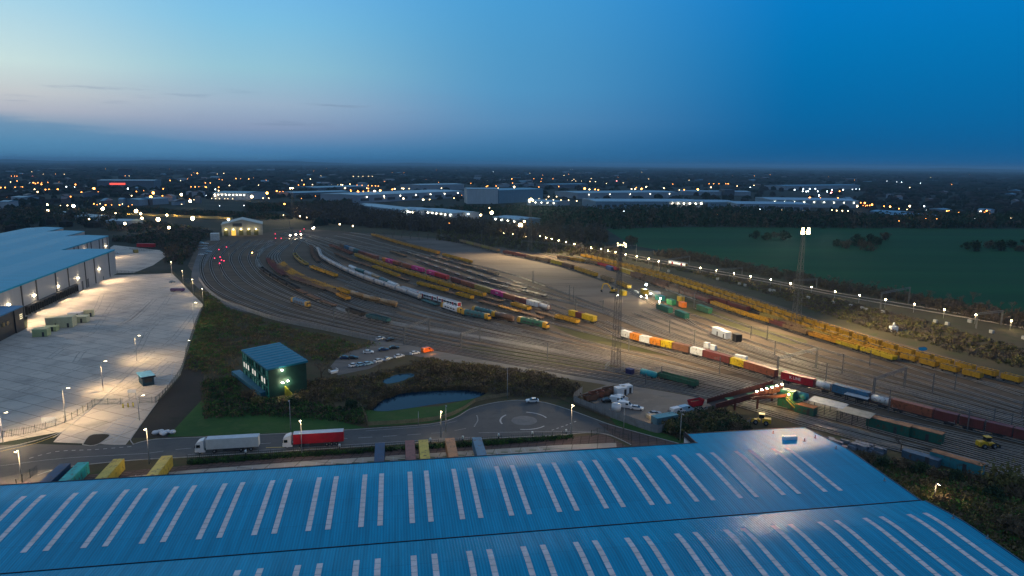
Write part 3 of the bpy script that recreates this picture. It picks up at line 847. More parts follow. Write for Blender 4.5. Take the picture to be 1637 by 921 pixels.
def proto_loco(c, end='yellow'):
    L = 20.5; r = empty('locomotive', None, None); hl = L / 2 - 0.5
    prof = [(-1.32, 1.25), (1.32, 1.25), (1.36, 2.6), (1.2, 3.35), (0.75, 3.8), (-0.75, 3.8), (-1.2, 3.35), (-1.36, 2.6)]
    mb = MB(); mb.extrude_x(prof, -hl + 2.6, hl - 2.6); mb.build('body', cm(c), r)
    for s in (-1, 1):
        cab = MB(); x0, x1, x2 = s * (hl - 2.58), s * (hl - 0.75), s * hl
        vs = []
        for x, z1 in ((x0, 3.78), (x1, 3.72)): vs += [(x, -1.34, 1.25), (x, 1.34, 1.25), (x, 1.34, 2.7), (x, 1.05, z1), (x, -1.05, z1), (x, -1.34, 2.7)]
        vs += [(x2, -1.15, 1.2), (x2, 1.15, 1.2), (x2, 1.15, 2.55), (x2 - s * 0.5, 0.95, 3.5), (x2 - s * 0.5, -0.95, 3.5), (x2, -1.15, 2.55)]
        fs = []
        for a in (0, 6):
            for i in range(6): fs.append((a + i, a + (i + 1) % 6, a + 6 + (i + 1) % 6, a + 6 + i))
        fs += [tuple(range(5, -1, -1)), (12, 13, 14, 15, 16, 17)]
        if s < 0: fs = [tuple(reversed(f)) for f in fs]
        cab.add(vs, fs); cab.build('cab', cm(end), r)
        wd = MB(); xa = x2 + s * 0.012; xb = x2 - s * 0.47
        for y0, y1 in ((-1.0, -0.08), (0.08, 1.0)): wd.quad((xa, y0, 2.62), (xa, y1, 2.62), (xb, y1 * 0.9, 3.42), (xb, y0 * 0.9, 3.42))
        wd.build('windscreen', GLASS, r)
    for x in (-4.2, -1.6, 1.2, 4.0):
        g_ = MB(); g_.cyl((x, 0, 3.8), (x, 0, 3.95), 0.62, 12); g_.build('roof_fan', DARKSTEEL, r)
        for s in (-1, 1): g_ = MB(); g_.box(x - 0.9, x + 0.9, s * 1.37 - 0.02, s * 1.37 + 0.03, 1.9, 2.6); g_.build('side_grille', DARKSTEEL, r)
    running(r, L); return r


def proto_coach(c, lit=0):
    L = 20.0; r = empty('carriage', None, None); hl = L / 2 - 0.25
    prof = [(-1.33, 0.95), (1.33, 0.95), (1.38, 1.9), (1.34, 2.9), (1.0, 3.5), (-1.0, 3.5), (-1.34, 2.9), (-1.38, 1.9)]
    mb = MB(); mb.extrude_x(prof, -hl, hl); mb.build('body', cm(c), r)
    rf = MB(); rf.extrude_x([(-1.02, 3.51), (1.02, 3.51), (0.6, 3.74), (-0.6, 3.74)], -hl + 0.03, hl - 0.03); rf.build('roof', mat('grey_carriage_roof', (0.28, 0.29, 0.31), 0.6), r)
    for s in (-1, 1):
        for x in (-5.2, 5.2):
            d = MB(); d.box(x - 0.75, x + 0.75, s * 1.375 - 0.03, s * 1.375 + 0.035, 1.0, 3.0); d.build('door', cm('red'), r)
        for a, b in ((-9.0, -6.4), (-4.0, -1.5), (-1.0, 1.5), (2.0, 4.0), (6.4, 9.0)):
            w_ = MB(); w_.box(a, b, s * 1.37 - 0.03, s * 1.37 + 0.02, 1.95, 2.75); w_.build('window', GLASS if not lit else lampmat('lit_carriage_window', WHITEL, 2.5), r)
    e = MB()
    for s in (-1, 1): e.box(s * hl - 0.03, s * hl + 0.05, -1.0, 1.0, 1.2, 3.2)
    e.build('end_panel', cm('red' if not lit else 'yellow'), r)
    running(r, L); return r


MAKE = dict(hopper=(proto_hopper, 6.9, 'hopper'), box=(proto_box, 16.8, 'box wagon'), gon=(proto_gon, 16.4, 'low open wagon'), flat=(proto_flat, 18.0, 'flat wagon'), frame=(proto_frame, 19.0, 'empty container carrier'),
            cover=(proto_cover, 15.0, 'covered hopper'), tank=(proto_tank, 15.0, 'tank wagon'), loco=(proto_loco, 20.5, 'locomotive'), coach=(proto_coach, 20.0, 'carriage'), lit=(lambda c: proto_coach(c, 1), 20.0, 'lit carriage'))
PROTOS = {}


def wagon(kind, c, loc, rz, label, group, cat='wagon'):
    key = (kind, c)
    if key not in PROTOS:
        r = reg(MAKE[kind][0](c)); PROTOS[key] = r
        r.location = loc; r.rotation_euler = (0, 0, rz); tag(r, label, cat, group); return r
    o = dup(PROTOS[key], loc, rz, label, group); o['category'] = cat; return o


def proj(p):
    q = CROT.transposed() @ (Vector((p.x, p.y, 0.3)) - Vector((0, 0, CAMH)))
    return CX + FPX * q.x / -q.z, CY - FPX * q.y / -q.z


def s_at(path, x, lo=0.0):
    """distance along the path where it crosses pixel column x (the last crossing, where the line runs right)"""
    best = None; prev = None
    for i, p in enumerate(path.p):
        X = proj(p)[0]
        if prev is not None and i > 1 and (prev - x) * (X - x) <= 0 and path.d[i] >= lo:
            f = 0 if X == prev else (x - prev) / (X - prev); best = path.d[i - 1] + f * (path.d[i] - path.d[i - 1])
        prev = X
    return best if best is not None else (0.0 if x < proj(path.p[0])[0] else path.L)


def train(line, row, segs, group=None, gap=0.9):
    """segs: (x0, x1, [(kind, colour), ...]) in pixel columns along the line"""
    path = T[line] if isinstance(line, str) else line; n_ = 0
    for x0, x1, pat in segs:
        s0, s1 = s_at(path, x0), s_at(path, x1)
        if s1 < s0: s0, s1 = s1, s0
        k = 0; s = s0
        while True:
            kind, c = pat[k % len(pat)]; L = MAKE[kind][1]
            if s + L > s1 + L * 0.45: break
            q, a = path.pos(s + L / 2)
            what = MAKE[kind][2]
            wagon(kind, c, (q.x, q.y, 0.30), a, '%s %s, %s from left end of %s' % (word(c), what, nth(n_), row), group or ('wagons of ' + row),
                  'locomotive' if kind == 'loco' else ('carriage' if kind in ('coach', 'lit') else 'wagon'))
            n_ += 1; s += L + gap; k += 1


Yb, Yg, Bf, Yf = ('box', 'yellow'), ('gon', 'yellow'), ('flat', 'brown'), ('flat', 'yellow')
train('S4', 'the rearmost long yellow row', [(930, 1725, [('hopper', 'yellow')])], gap=1.35)
train('S2', 'the second long yellow row', [(946, 1574, [('hopper', 'yellow')])], gap=1.35)
train('S3', 'the mixed row beside yellow rows', [(1010, 1130, [('gon', 'rust'), ('gon', 'brown')]), (1135, 1214, [('box', 'maroon')]), (1217, 1318, [('gon', 'olive'), ('gon', 'tan')]), (1325, 1468, [('gon', 'orange_yellow')])])
train('S1', 'the frontmost right-hand wagon row', [(892, 950, [('gon', 'tan'), Yg]), (955, 990, [('gon', 'red')]), (1010, 1106, [('gon', 'rust'), ('gon', 'brown')]), (1110, 1135, [('box', 'maroon')]), (1138, 1222, [Yg]), (1226, 1250, [('gon', 'maroon')]), (1253, 1322, [('gon', 'tan'), ('gon', 'orange_yellow')]), (1326, 1436, [('gon', 'lime')])])
train('REAR', 'the row behind the gravel area', [(736, 803, [('box', 'tan'), ('box', 'olive')]), (806, 840, [('box', 'maroon')]), (842, 880, [('box', 'tan')]), (882, 898, [('box', 'lime')]), (900, 918, [('box', 'brown')]), (920, 960, [Yb]), (962, 986, [('box', 'tan')]), (988, 1014, [Yb])])
train('TOP', 'the orange row left of the gravel', [(595, 704, [('box', 'orange_yellow')]), (709, 748, [('gon', 'yellow')])])
train('MES', 'the nearest row of empty carriers', [(624, 655, [('flat', 'tan')]), (668, 868, [('frame', 'brown'), ('frame', 'rust')])])
train('M35', 'the middle row of empty carriers', [(640, 840, [('frame', 'rust'), ('frame', 'tan'), ('frame', 'brown')])])
train('M70', 'the furthest row of empty carriers', [(690, 790, [('frame', 'brown'), ('flat', 'tan')])])
train('YEL', 'the straight yellow row before pink containers', [(528, 566, [('gon', 'brick')]), (569, 770, [Yb]), (774, 814, [('flat', 'tan')]), (819, 856, [Yg]), (858, 886, [('flat', 'tan')]), (889, 930, [Yg])])
train('FLAT', 'the brown and yellow flat row', [(536, 595, [Bf]), (597, 634, [Yg]), (637, 664, [Bf]), (669, 712, [Yg]), (714, 729, [Bf]), (731, 763, [Yg]), (767, 872, [('flat', 'rust'), ('flat', 'orange_yellow')])])
train('UNIT', 'the row with red doored carriages', [(560, 642, [('cover', 'white'), ('cover', 'teal'), ('cover', 'pale'), ('cover', 'tan'), ('cover', 'teal')]), (644, 753, [('coach', 'white')]), (756, 786, [('loco', 'teal')]), (789, 822, [('tank', 'brown')]), (827, 876, [('loco', 'green')])])
train('HOP', 'the curving pale hopper row', [(508, 672, [('cover', 'pale')]), (676, 706, [('flat', 'teal')]), (707, 735, [('loco', 'white')]), (740, 778, [('loco', 'teal')])])
train('GON', 'the curved row nearest pale hoppers', [(471, 496, [('gon', 'olive')]), (498, 536, [Yg])])
train('BRN', 'the short row inside the curve', [(496, 511, [Bf])])
train('ORA', 'the inner row of the curved fan', [(452, 538, [Yf, ('flat', 'tan'), Yf]), (541, 560, [Yg]), (562, 630, [('tank', 'tan')])])
T['F50'] = railway(None, paths=between(L_ORA[1:8], L_RED[1:8], 0.5), sleepers=False)
train('F50', 'the middle row of the curved fan', [(445, 545, [('flat', 'tan'), Bf, Yf])])
T['F25'] = railway(None, paths=between(L_ORA[1:8], L_RED[1:8], 0.25), sleepers=False)
T['F75'] = railway(None, paths=between(L_ORA[1:8], L_RED[1:8], 0.75), sleepers=False)
train('F25', 'the second row of the curved fan', [(449, 520, [Yf, Bf])]); train('F75', 'the fourth row of the curved fan', [(434, 500, [('flat', 'rust'), ('flat', 'maroon')]), (505, 552, [('flat', 'tan')])])
for _f in (0.33, 0.66): railway(None, paths=between(L_BLK[:9], L_BACK[:8], _f), sleepers=False)
for _f in (0.3, 0.6): railway(None, paths=between(L_HOP[5:11], L_ORA[5:11], _f), sleepers=False)
for _f in (0.35, 0.7): railway(None, paths=between(L_RED[5:], L_BLK[4:], _f), sleepers=False)
train('RED', 'the outer row of the curved fan', [(428, 462, [('flat', 'maroon')]), (464, 528, [('flat', 'rust'), Bf]), (541, 560, [('gon', 'orange_yellow')])])
train('BLK', 'the dark row outside the fan', [(418, 472, [('gon', 'black')]), (474, 540, [('flat', 'rust')]), (556, 610, [('gon', 'black'), ('gon', 'teal')])], gap=4.0)
train('MAIN', 'the near line along the fence', [(468, 506, [('loco', 'blue')])])
for px, row, pat in (([(388, 397), (437, 385)], 'the rear short row beside the depot shed', [('flat', 'rust')]), ([(402, 405), (438, 391)], 'the front short row beside the depot shed', [('loco', 'orange'), ('flat', 'brick')])):
    p = railway(px, sleepers=False); train(p, row, [(px[0][0], px[1][0], pat)])
for k in range(4):
    px = [(484 + k * 6, 341.5 + k * 0.4 - 1.2 * k), (556 + k * 2, 351.5 - 1.2 * k)]
    p = railway(px, sleepers=False); train(p, 'the %s parked passenger train near the woods' % nth(k), [(px[0][0], px[1][0], [('coach', 'white')])], gap=0.4)
train('FARM', 'the train passing on the main line', [(1070, 1106, [('lit', 'white')])], gap=0.4)


# ------------------------------------------------------------------ containers
def proto_container(c, L, writing=None):
    r = empty('shipping_container', None, None); hl = L / 2; w, h = 1.22, 2.7; m = cm(c)
    mb = MB(); mb.box(-hl + 0.06, hl - 0.06, -w + 0.05, w - 0.05, 0.1, h - 0.05)
    nr = int(L / 0.55)
    for s in (-1, 1):
        for k in range(nr):
            x = -hl + 0.35 + k * (L - 0.7) / (nr - 1); mb.box(x - 0.13, x + 0.13, s * (w - 0.045) - 0.03, s * (w - 0.045) + 0.03, 0.2, h - 0.14)
        for a in (-1, 1): mb.box(a * (hl - 0.08) - 0.08, a * (hl - 0.08) + 0.08, s * (w - 0.08) - 0.08, s * (w - 0.08) + 0.08, 0, h)
        mb.box(-hl + 0.17, hl - 0.17, s * (w - 0.05) - 0.05, s * (w - 0.05) + 0.05, 0.0, 0.17); mb.box(-hl + 0.17, hl - 0.17, s * (w - 0.05) - 0.05, s * (w - 0.05) + 0.05, h - 0.12, h)
    for k in range(nr):
        x = -hl + 0.4 + k * (L - 0.8) / (nr - 1); mb.box(x - 0.12, x + 0.12, -w + 0.2, w - 0.2, h - 0.06, h - 0.02)
    mb.build('body', m, r)
    d = MB(); d.box(hl - 0.05, hl + 0.01, -w + 0.17, -0.02, 0.18, h - 0.14); d.box(hl - 0.05, hl + 0.01, 0.02, w - 0.17, 0.18, h - 0.14); d.build('door', m, r)
    b = MB()
    for y in (-0.8, -0.35, 0.35, 0.8): b.bar((hl + 0.04, y, 0.15), (hl + 0.04, y, h - 0.12), 0.05)
    b.build('lock_rod', STEEL, r)
    if writing:
        f = bpy.data.curves.new('writing', 'FONT'); f.body = writing[0]; f.size = writing[1]; f.extrude = 0.01; f.align_x = 'CENTER'; f.align_y = 'CENTER'
        tmp = bpy.data.objects.new('writing', f); me = bpy.data.meshes.new_from_object(tmp); bpy.data.objects.remove(tmp); bpy.data.curves.remove(f)
        me.materials.clear(); me.materials.append(writing[3])
        o = bpy.data.objects.new('lettering', me); COL.objects.link(o); o.parent = r
        o.rotation_euler = (PI / 2, 0, 0); o.location = (writing[2], -w - 0.005, 1.5)
    return r


def proto_tanktainer(c):
    r = empty('tank_container', None, None); m = cm('white')
    t = MB(); t.cyl((-2.5, 0, 1.3), (2.5, 0, 1.3), 1.12, 16); t.cyl((-2.85, 0, 1.3), (-2.5, 0, 1.3), 0.7, 16, 1.12); t.cyl((2.5, 0, 1.3), (2.85, 0, 1.3), 1.12, 16, 0.7); t.build('tank', m, r)
    f = MB()
    for s in (-1, 1):
        for a in (-1, 1):
            f.bar((s * 2.98, a * 1.15, 0), (s * 2.98, a * 1.15, 2.55), 0.14); f.bar((s * 2.98, -1.1 * a, 0.1), (s * 2.98, 1.1 * a, 2.4), 0.09)
            f.bar((-2.9, a * 1.15, 0.07), (2.9, a * 1.15, 0.07), 0.12); f.bar((s * 2.98, -1.1, a * 1.2 + 1.27), (s * 2.98, 1.1, a * 1.2 + 1.27), 0.1)
    f.build('frame', mat('maroon_tank_frame', (0.2, 0.08, 0.06), 0.6), r)
    h = MB(); h.cyl((0, 0, 2.35), (0, 0, 2.6), 0.3, 10); h.box(-2.8, 2.8, -0.3, 0.3, 2.45, 2.5); h.build('walkway', STEEL, r); return r


CONT = {}
PINKP = T['PINK']


def contents(x0, x1, c, label, kind='box', writing=None):
    s0, s1 = s_at(PINKP, x0), s_at(PINKP, x1); Lm = s1 - s0
    q, a = PINKP.pos((s0 + s1) / 2)
    nom = 6.1 if kind == 'tank' or Lm < 9.6 else 12.2
    key = (kind, c, nom, writing[0] if writing else None)
    loc = (q.x, q.y, 0.30 + 1.20)
    if key not in CONT:
        o = proto_container(c, nom, writing) if kind == 'box' else proto_tanktainer(c)
        reg(o); CONT[key] = o; o.location = loc; o.rotation_euler = (0, 0, a); tag(o, label, 'container', 'containers on the long container train')
    else:
        o = dup(CONT[key], loc, a, label, 'containers on the long container train'); o['category'] = 'container'
    o.scale = ((Lm - 0.25) / nom, 1, 1)


WL = mat('white_lettering', (0.8, 0.8, 0.8), 0.5, var=0.05); BL = mat('black_lettering', (0.02, 0.02, 0.02), 0.5)
CL = [(545, 552, 'brown', 'brown container at the far left end of the container train'), (552, 560, 'blue', 'blue container between brown and pale ones at the train\'s far end'),
      (560, 567, 'pale', 'pale container between the blue and the teal one'), (567, 575, 'teal', 'dark teal container just right of the pale one'),
      (575, 586, 'maroon', 'maroon container just right of the teal one'), (586, 604, 'brick', 'brick red container right of the far maroon one'),
      (613, 618.5, 'orange', 'small orange container touching the leftmost magenta one'), (618.5, 630, 'magenta', 'leftmost magenta container, between orange and brown boxes'),
      (630, 640, 'brick', 'brown-red container right of the leftmost magenta one'), (645, 658, 'brick', 'lone brick red container between two magenta ones'),
      (660, 677, 'magenta', 'second magenta container from the left, standing alone'), (684, 697, 'magenta', 'magenta container coupled up to the bright red one'),
      (697, 716, 'red', 'bright red container right of the third magenta one'), (723, 738, 'maroon', 'maroon container after the gap behind the bright red one'),
      (739, 760, 'brick', 'brick red container left of the dull yellow one'), (761, 787, 'olive', 'dull yellow container left of the rightmost magenta one'),
      (787, 807, 'magenta', 'rightmost magenta container, beside the dull yellow one'), (807, 826, 'brick', 'brick red container right of the rightmost magenta one'),
      (826, 844, 'maroon', 'maroon container left of the white box and tank'), (844, 863, 'white', 'white box container left of the lone white tank'),
      (911, 922, 'lime', 'yellow container at the left of three on a short flat'), (922, 932, 'maroon', 'red container between two yellow ones'), (932, 951, 'lime', 'yellow container at the right of three on a short flat'),
      (995, 1009, 'white', 'white container at the left end of the orange group'), (1009, 1024, 'orange', 'first orange container, between two white ones'),
      (1024, 1040, 'white', 'white container between two orange ones'), (1040, 1058, 'orange', 'second orange container, left of a yellow one'),
      (1058, 1076, 'lime', 'yellow container right of the second orange one'), (1076, 1103, 'rust', 'brown container at the right end of the orange group'),
      (1105, 1125, 'white', 'short white container left of a long maroon one'), (1125, 1168, 'maroon', 'long maroon container left of a short yellow one'),
      (1169, 1191, 'lime', 'short yellow container left of a long orange-brown one'), (1191, 1241, 'brick', 'long orange-brown container behind the rust red bridge'),
      (1250, 1302, 'red', 'long red container with white K LINE lettering'), (1331, 1389, 'blue', 'long blue container between two white tanks'),
      (1425, 1492, 'brick', 'long brick red container right of the rightmost white tank'), (1492, 1531, 'maroon', 'maroon container right of the long brick red one'),
      (1533, 1573, 'maroon', 'maroon container third from right, beyond a narrow gap'), (1575, 1618, 'maroon', 'dark maroon container second from the right picture edge'), (1619, 1665, 'maroon', 'dark maroon container cut by the right picture edge')]
for x0, x1, c, lab in CL:
    wr = None
    if lab.startswith('long red container'): wr = ('K LINE', 1.5, -0.6, WL)
    elif c == 'magenta': wr = ('ONE', 1.35, 0, WL)
    contents(x0, x1, c, lab, writing=wr)
for x0, x1, lab in ((863, 878, 'white tank container right of a white box container'), (1303, 1330, 'white tank container beside the red K LINE container'), (1391, 1423, 'rightmost white tank container, right of the long blue container')):
    contents(x0, x1, 'white', lab, 'tank')
n_ = 0
for x0, x1 in ((545, 604), (613, 677), (684, 716), (723, 826), (826, 878), (911, 951), (995, 1103), (1105, 1241), (1250, 1330), (1331, 1423), (1425, 1531), (1533, 1665)):
    s0, s1 = s_at(PINKP, x0), s_at(PINKP, x1); m_ = max(1, round((s1 - s0) / 20.0)); L_ = (s1 - s0) / m_
    for k in range(m_):
        q, a = PINKP.pos(s0 + (k + 0.5) * L_)
        o = wagon('frame', 'black', (q.x, q.y, 0.30), a, 'black container carrier wagon, %s from left under the container train' % nth(n_), 'carrier wagons under the containers')
        o.scale = (L_ / 19.3, 1, 1); n_ += 1
# ================================================================== BUILDINGS
def ribbed(name, col, rough, scale, axis=0, bump=0.25, metal=0.0, spec=0.5, var=0.08, laps=False):
    """profiled sheet: ribs in the normal, faint panel-to-panel tone"""
    m = bpy.data.materials.new(name); m.use_nodes = True; t = m.node_tree; n = t.nodes; b = n['Principled BSDF']
    b.inputs['Roughness'].default_value = rough; b.inputs['Metallic'].default_value = metal; b.inputs['Specular IOR Level'].default_value = spec
    g = n.new('ShaderNodeTexCoord'); w = n.new('ShaderNodeTexWave'); w.wave_type = 'BANDS'; w.bands_direction = 'XYZ'[axis]; w.wave_profile = 'SIN'
    w.inputs['Scale'].default_value = scale
    t.links.new(g.outputs['Object'], w.inputs['Vector'])
    bp = n.new('ShaderNodeBump'); bp.inputs['Strength'].default_value = bump; bp.inputs['Distance'].default_value = 0.04
    t.links.new(w.outputs[0], bp.inputs['Height']); t.links.new(bp.outputs[0], b.inputs['Normal'])
    nz_ = n.new('ShaderNodeTexNoise'); nz_.inputs['Scale'].default_value = 0.05; nz_.inputs['Detail'].default_value = 5
    mp_ = n.new('ShaderNodeMapping'); mp_.inputs['Scale'].default_value = (6, 1, 1) if axis == 0 else (1, 6, 1)
    t.links.new(g.outputs['Object'], mp_.inputs[0]); t.links.new(mp_.outputs[0], nz_.inputs['Vector'])
    mr = n.new('ShaderNodeMapRange'); mr.inputs[1].default_value = 0.3; mr.inputs[2].default_value = 0.7; mr.inputs[3].default_value = 1 - var; mr.inputs[4].default_value = 1 + var
    t.links.new(nz_.outputs[0], mr.inputs[0])
    w2 = n.new('ShaderNodeMapRange'); w2.inputs[3].default_value = 0.86; w2.inputs[4].default_value = 1.07; t.links.new(w.outputs[0], w2.inputs[0])
    mu = n.new('ShaderNodeMath'); mu.operation = 'MULTIPLY'; t.links.new(mr.outputs[0], mu.inputs[0]); t.links.new(w2.outputs[0], mu.inputs[1])
    sc_ = n.new('ShaderNodeVectorMath'); sc_.operation = 'SCALE'; sc_.inputs[0].default_value = col
    t.links.new(mu.outputs[0], sc_.inputs['Scale']); cout = sc_.outputs[0]
    if laps:
        br = n.new('ShaderNodeTexBrick'); br.offset = 0.37; br.inputs['Scale'].default_value = 1.0; br.inputs['Brick Width'].default_value = 37.0; br.inputs['Row Height'].default_value = 8.2; br.inputs['Mortar Size'].default_value = 0.06
        br.inputs['Color1'].default_value = (1, 1, 1, 1); br.inputs['Color2'].default_value = (0.93, 0.93, 0.93, 1); br.inputs['Mortar'].default_value = (0.72, 0.72, 0.72, 1)
        t.links.new(g.outputs['Object'], br.inputs['Vector'])
        st = n.new('ShaderNodeTexNoise'); st.inputs['Scale'].default_value = 0.5; st.inputs['Detail'].default_value = 6
        m3 = n.new('ShaderNodeMapping'); m3.inputs['Scale'].default_value = (2.4, 0.10, 1); t.links.new(g.outputs['Object'], m3.inputs[0]); t.links.new(m3.outputs[0], st.inputs['Vector'])
        r3 = n.new('ShaderNodeMapRange'); r3.inputs[1].default_value = 0.38; r3.inputs[2].default_value = 0.66; r3.inputs[3].default_value = 1.06; r3.inputs[4].default_value = 0.82; t.links.new(st.outputs[0], r3.inputs[0])
        x1 = n.new('ShaderNodeMix'); x1.data_type = 'RGBA'; x1.blend_type = 'MULTIPLY'; x1.inputs[0].default_value = 1.0; t.links.new(cout, x1.inputs[6]); t.links.new(br.outputs[0], x1.inputs[7])
        s3 = n.new('ShaderNodeVectorMath'); s3.operation = 'SCALE'; t.links.new(x1.outputs[2], s3.inputs[0]); t.links.new(r3.outputs[0], s3.inputs['Scale']); cout = s3.outputs[0]
    t.links.new(cout, b.inputs['Base Color'])
    return m


ROOFB = ribbed('blue_profiled_roof', (0.0, 0.295, 0.49), 0.27, 0.62, 0, 0.5, spec=0.10, laps=True)
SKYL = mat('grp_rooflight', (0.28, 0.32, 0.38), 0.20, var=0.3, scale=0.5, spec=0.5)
_b = SKYL.node_tree.nodes['Principled BSDF']; _b.inputs['Emission Color'].default_value = (0.80, 0.86, 0.95, 1); _b.inputs['Emission Strength'].default_value = 0.085   # faint glow added to lift the rooflights' tone, no lamps below
FASCIA = mat('dark_blue_fascia', (0.004, 0.010, 0.022), 0.6)
CLADW = ribbed('pale_grey_cladding', (0.36, 0.35, 0.335), 0.5, 1.0, 0, 0.1)
# ---- the big warehouse under the drone.  local frame: u along the eave, v away
WO = at(1475, 803, 14); WA = math.radians(9.7)
wh = empty('warehouse', 'huge blue roofed warehouse filling the foreground, with paired rooflights', 'warehouse', (WO.x, WO.y, 0), WA)


def roofz(v):
    """two shallow bays with rounded ridges and a valley gutter at v = 0"""
    if v < 0: ridge, w, L = 27.0, v + 36.0, 36.0
    else: ridge, w, L = 24.0, v, 33.2
    ks, kn = 0.046, 0.085
    x = w - ridge; r = 2.5
    if x < -r: return 14.0 + w * ks
    if x > r: return 14.0 + ridge * ks - (w - ridge) * kn
    f = (x + r) / (2 * r); za = 14.0 + (ridge - r) * ks
    return za + 2 * r * (ks * f - (ks + kn) * f * f / 2)


U0 = -260.0
rf = MB(); vs_ = [-58 + k * 1.5 for k in range(int(58 / 1.5) + 1)] + [-0.4]
vs_ = sorted(set([round(v, 3) for v in vs_ if v < -0.3])); vn = [0.4 + k * 1.5 for k in range(22)] + [33.2]
for seq, z0, u1 in ((vs_, 0, 0.0), (vn, 0, 0.0)):
    pr = [(v, roofz(v) if v > -36 else roofz(v + 36)) for v in seq]
    vv = []; ff = []
    for v, z in pr: vv += [(U0, v, z), (u1, v, z)]
    for i in range(len(pr) - 1): ff.append((2 * i, 2 * i + 1, 2 * i + 3, 2 * i + 2))
    rf.add(vv, ff, True)
# the extra bay at the north-east end, on from the same slope
z1, z2 = roofz(33.2), roofz(33.2) - 0.55
rf.add([(-31.6, 33.2, z1), (0, 33.2, z1), (0, 40.0, z2), (-31.6, 40.0, z2)], [(0, 1, 2, 3)], True)
rf.build('roof', ROOFB, wh)
wl = MB()
wl.box(U0, -31.7, 32.7, 33.0, 0, 13.9); wl.box(-31.6, -0.3, 39.5, 39.8, 0, 13.2); wl.box(-31.9, -31.6, 32.7, 39.8, 0, 13.25); wl.box(-0.35, -0.05, -58, 39.8, 0, 13.2)
wl.build('wall', mat('white_wall_cladding', (0.6, 0.61, 0.63), 0.5, var=0.06), wh)
fa = MB()
fa.box(U0, -31.45, 33.2, 33.5, 13.3, roofz(33.2) + 0.08); fa.box(-31.9, 0.1, 40.0, 40.3, 12.8, z2 + 0.08); fa.box(-31.9, -31.62, 33.5, 40.0, 12.9, z1 + 0.08)
fa.build('eave_trim', FASCIA, wh)
gt = MB(); gt.box(U0, 0.0, -0.62, 0.62, 13.2, 13.62); gt.box(U0, 0.0, -0.75, -0.62, 13.3, 14.16); gt.box(U0, 0.0, 0.62, 0.75, 13.3, 14.16); gt.build('valley_gutter', FASCIA, wh)
# verge trim along the right-hand edge follows the roof profile
vt = MB(); seq = [v for v in vs_] + [0.0] + vn
for a, b in zip(seq, seq[1:]):
    if a < -36: za, zb = roofz(a + 36), roofz(b + 36) if b <= -36 else roofz(b)
    else: za, zb = roofz(a), roofz(b)
    vt.add([(0.0, a, za + 0.1), (0.22, a, za + 0.1), (0.22, b, zb + 0.1), (0.0, b, zb + 0.1), (0.22, a, za - 0.7), (0.22, b, zb - 0.7)], [(0, 1, 2, 3), (1, 4, 5, 2)])
vt.add([(0.0, 33.2, z1 + .1), (0.22, 33.2, z1 + .1), (0.22, 40, z2 + .1), (0, 40, z2 + .1), (0.22, 33.2, 12.6), (0.22, 40, 12.6)], [(0, 1, 2, 3), (1, 4, 5, 2)])
vt.build('verge_trim', mat('blue_verge_trim', (0.02, 0.11, 0.2), 0.5), wh)


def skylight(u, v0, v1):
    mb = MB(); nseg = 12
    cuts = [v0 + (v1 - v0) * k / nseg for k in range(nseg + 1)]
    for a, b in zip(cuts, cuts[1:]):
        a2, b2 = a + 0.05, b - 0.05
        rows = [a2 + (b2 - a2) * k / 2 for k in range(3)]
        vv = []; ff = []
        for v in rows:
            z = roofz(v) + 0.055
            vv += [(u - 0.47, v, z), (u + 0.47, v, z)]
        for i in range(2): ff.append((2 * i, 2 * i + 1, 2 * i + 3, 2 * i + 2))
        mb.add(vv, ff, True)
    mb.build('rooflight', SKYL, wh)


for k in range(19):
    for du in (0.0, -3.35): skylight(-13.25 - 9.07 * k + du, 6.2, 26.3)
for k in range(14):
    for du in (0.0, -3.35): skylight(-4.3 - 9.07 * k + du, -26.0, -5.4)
vb = MB(); p = at(1262, 705, 14); d = p - WO; bu = d.x * math.cos(WA) + d.y * math.sin(WA); bv = -d.x * math.sin(WA) + d.y * math.cos(WA)
zz = roofz(bv); vb.box(bu - 1.6, bu + 1.6, bv - 0.5, bv + 0.5, zz - 0.1, zz + 0.8); vb.build('roof_vent', WHITE, wh)
for x, y in ((1286, 706), (1303, 700), (1236, 690), (1336, 721), (1414, 768), (1523, 834), (1578, 865)):
    p = at(x, y, 14.5); d = p - WO; bu = d.x * math.cos(WA) + d.y * math.sin(WA); bv = -d.x * math.sin(WA) + d.y * math.cos(WA)
    mb = MB(); zz = roofz(bv); mb.bar((bu, bv, zz - 0.1), (bu, bv, zz + 0.7), 0.12); mb.cbox((bu, bv, zz + 0.05), (0.4, 0.4, 0.12)); mb.build('anchor_post', STEEL, wh)

# ---- the long grey warehouse beyond the lorry park.  local frame: s along the wall towards the drone, n away from the lorry park
LO = at(181, 440); LB = at(0, 526); LD = (LB - LO).normalized(); LANG = math.atan2(LD.y, LD.x)   # local x = s, local -y = n


def lw(x, y, ):
    """pixel on the front wall plane -> (s, z)"""
    d = CROT @ Vector(((x - CX) / FPX, -(y - CY) / FPX, -1.0)); N = Vector((LD.y, -LD.x, 0))
    t = (LO.dot(N)) / d.dot(N); p = Vector((0, 0, CAMH)) + d * t
    return (p - LO).dot(LD), p.z


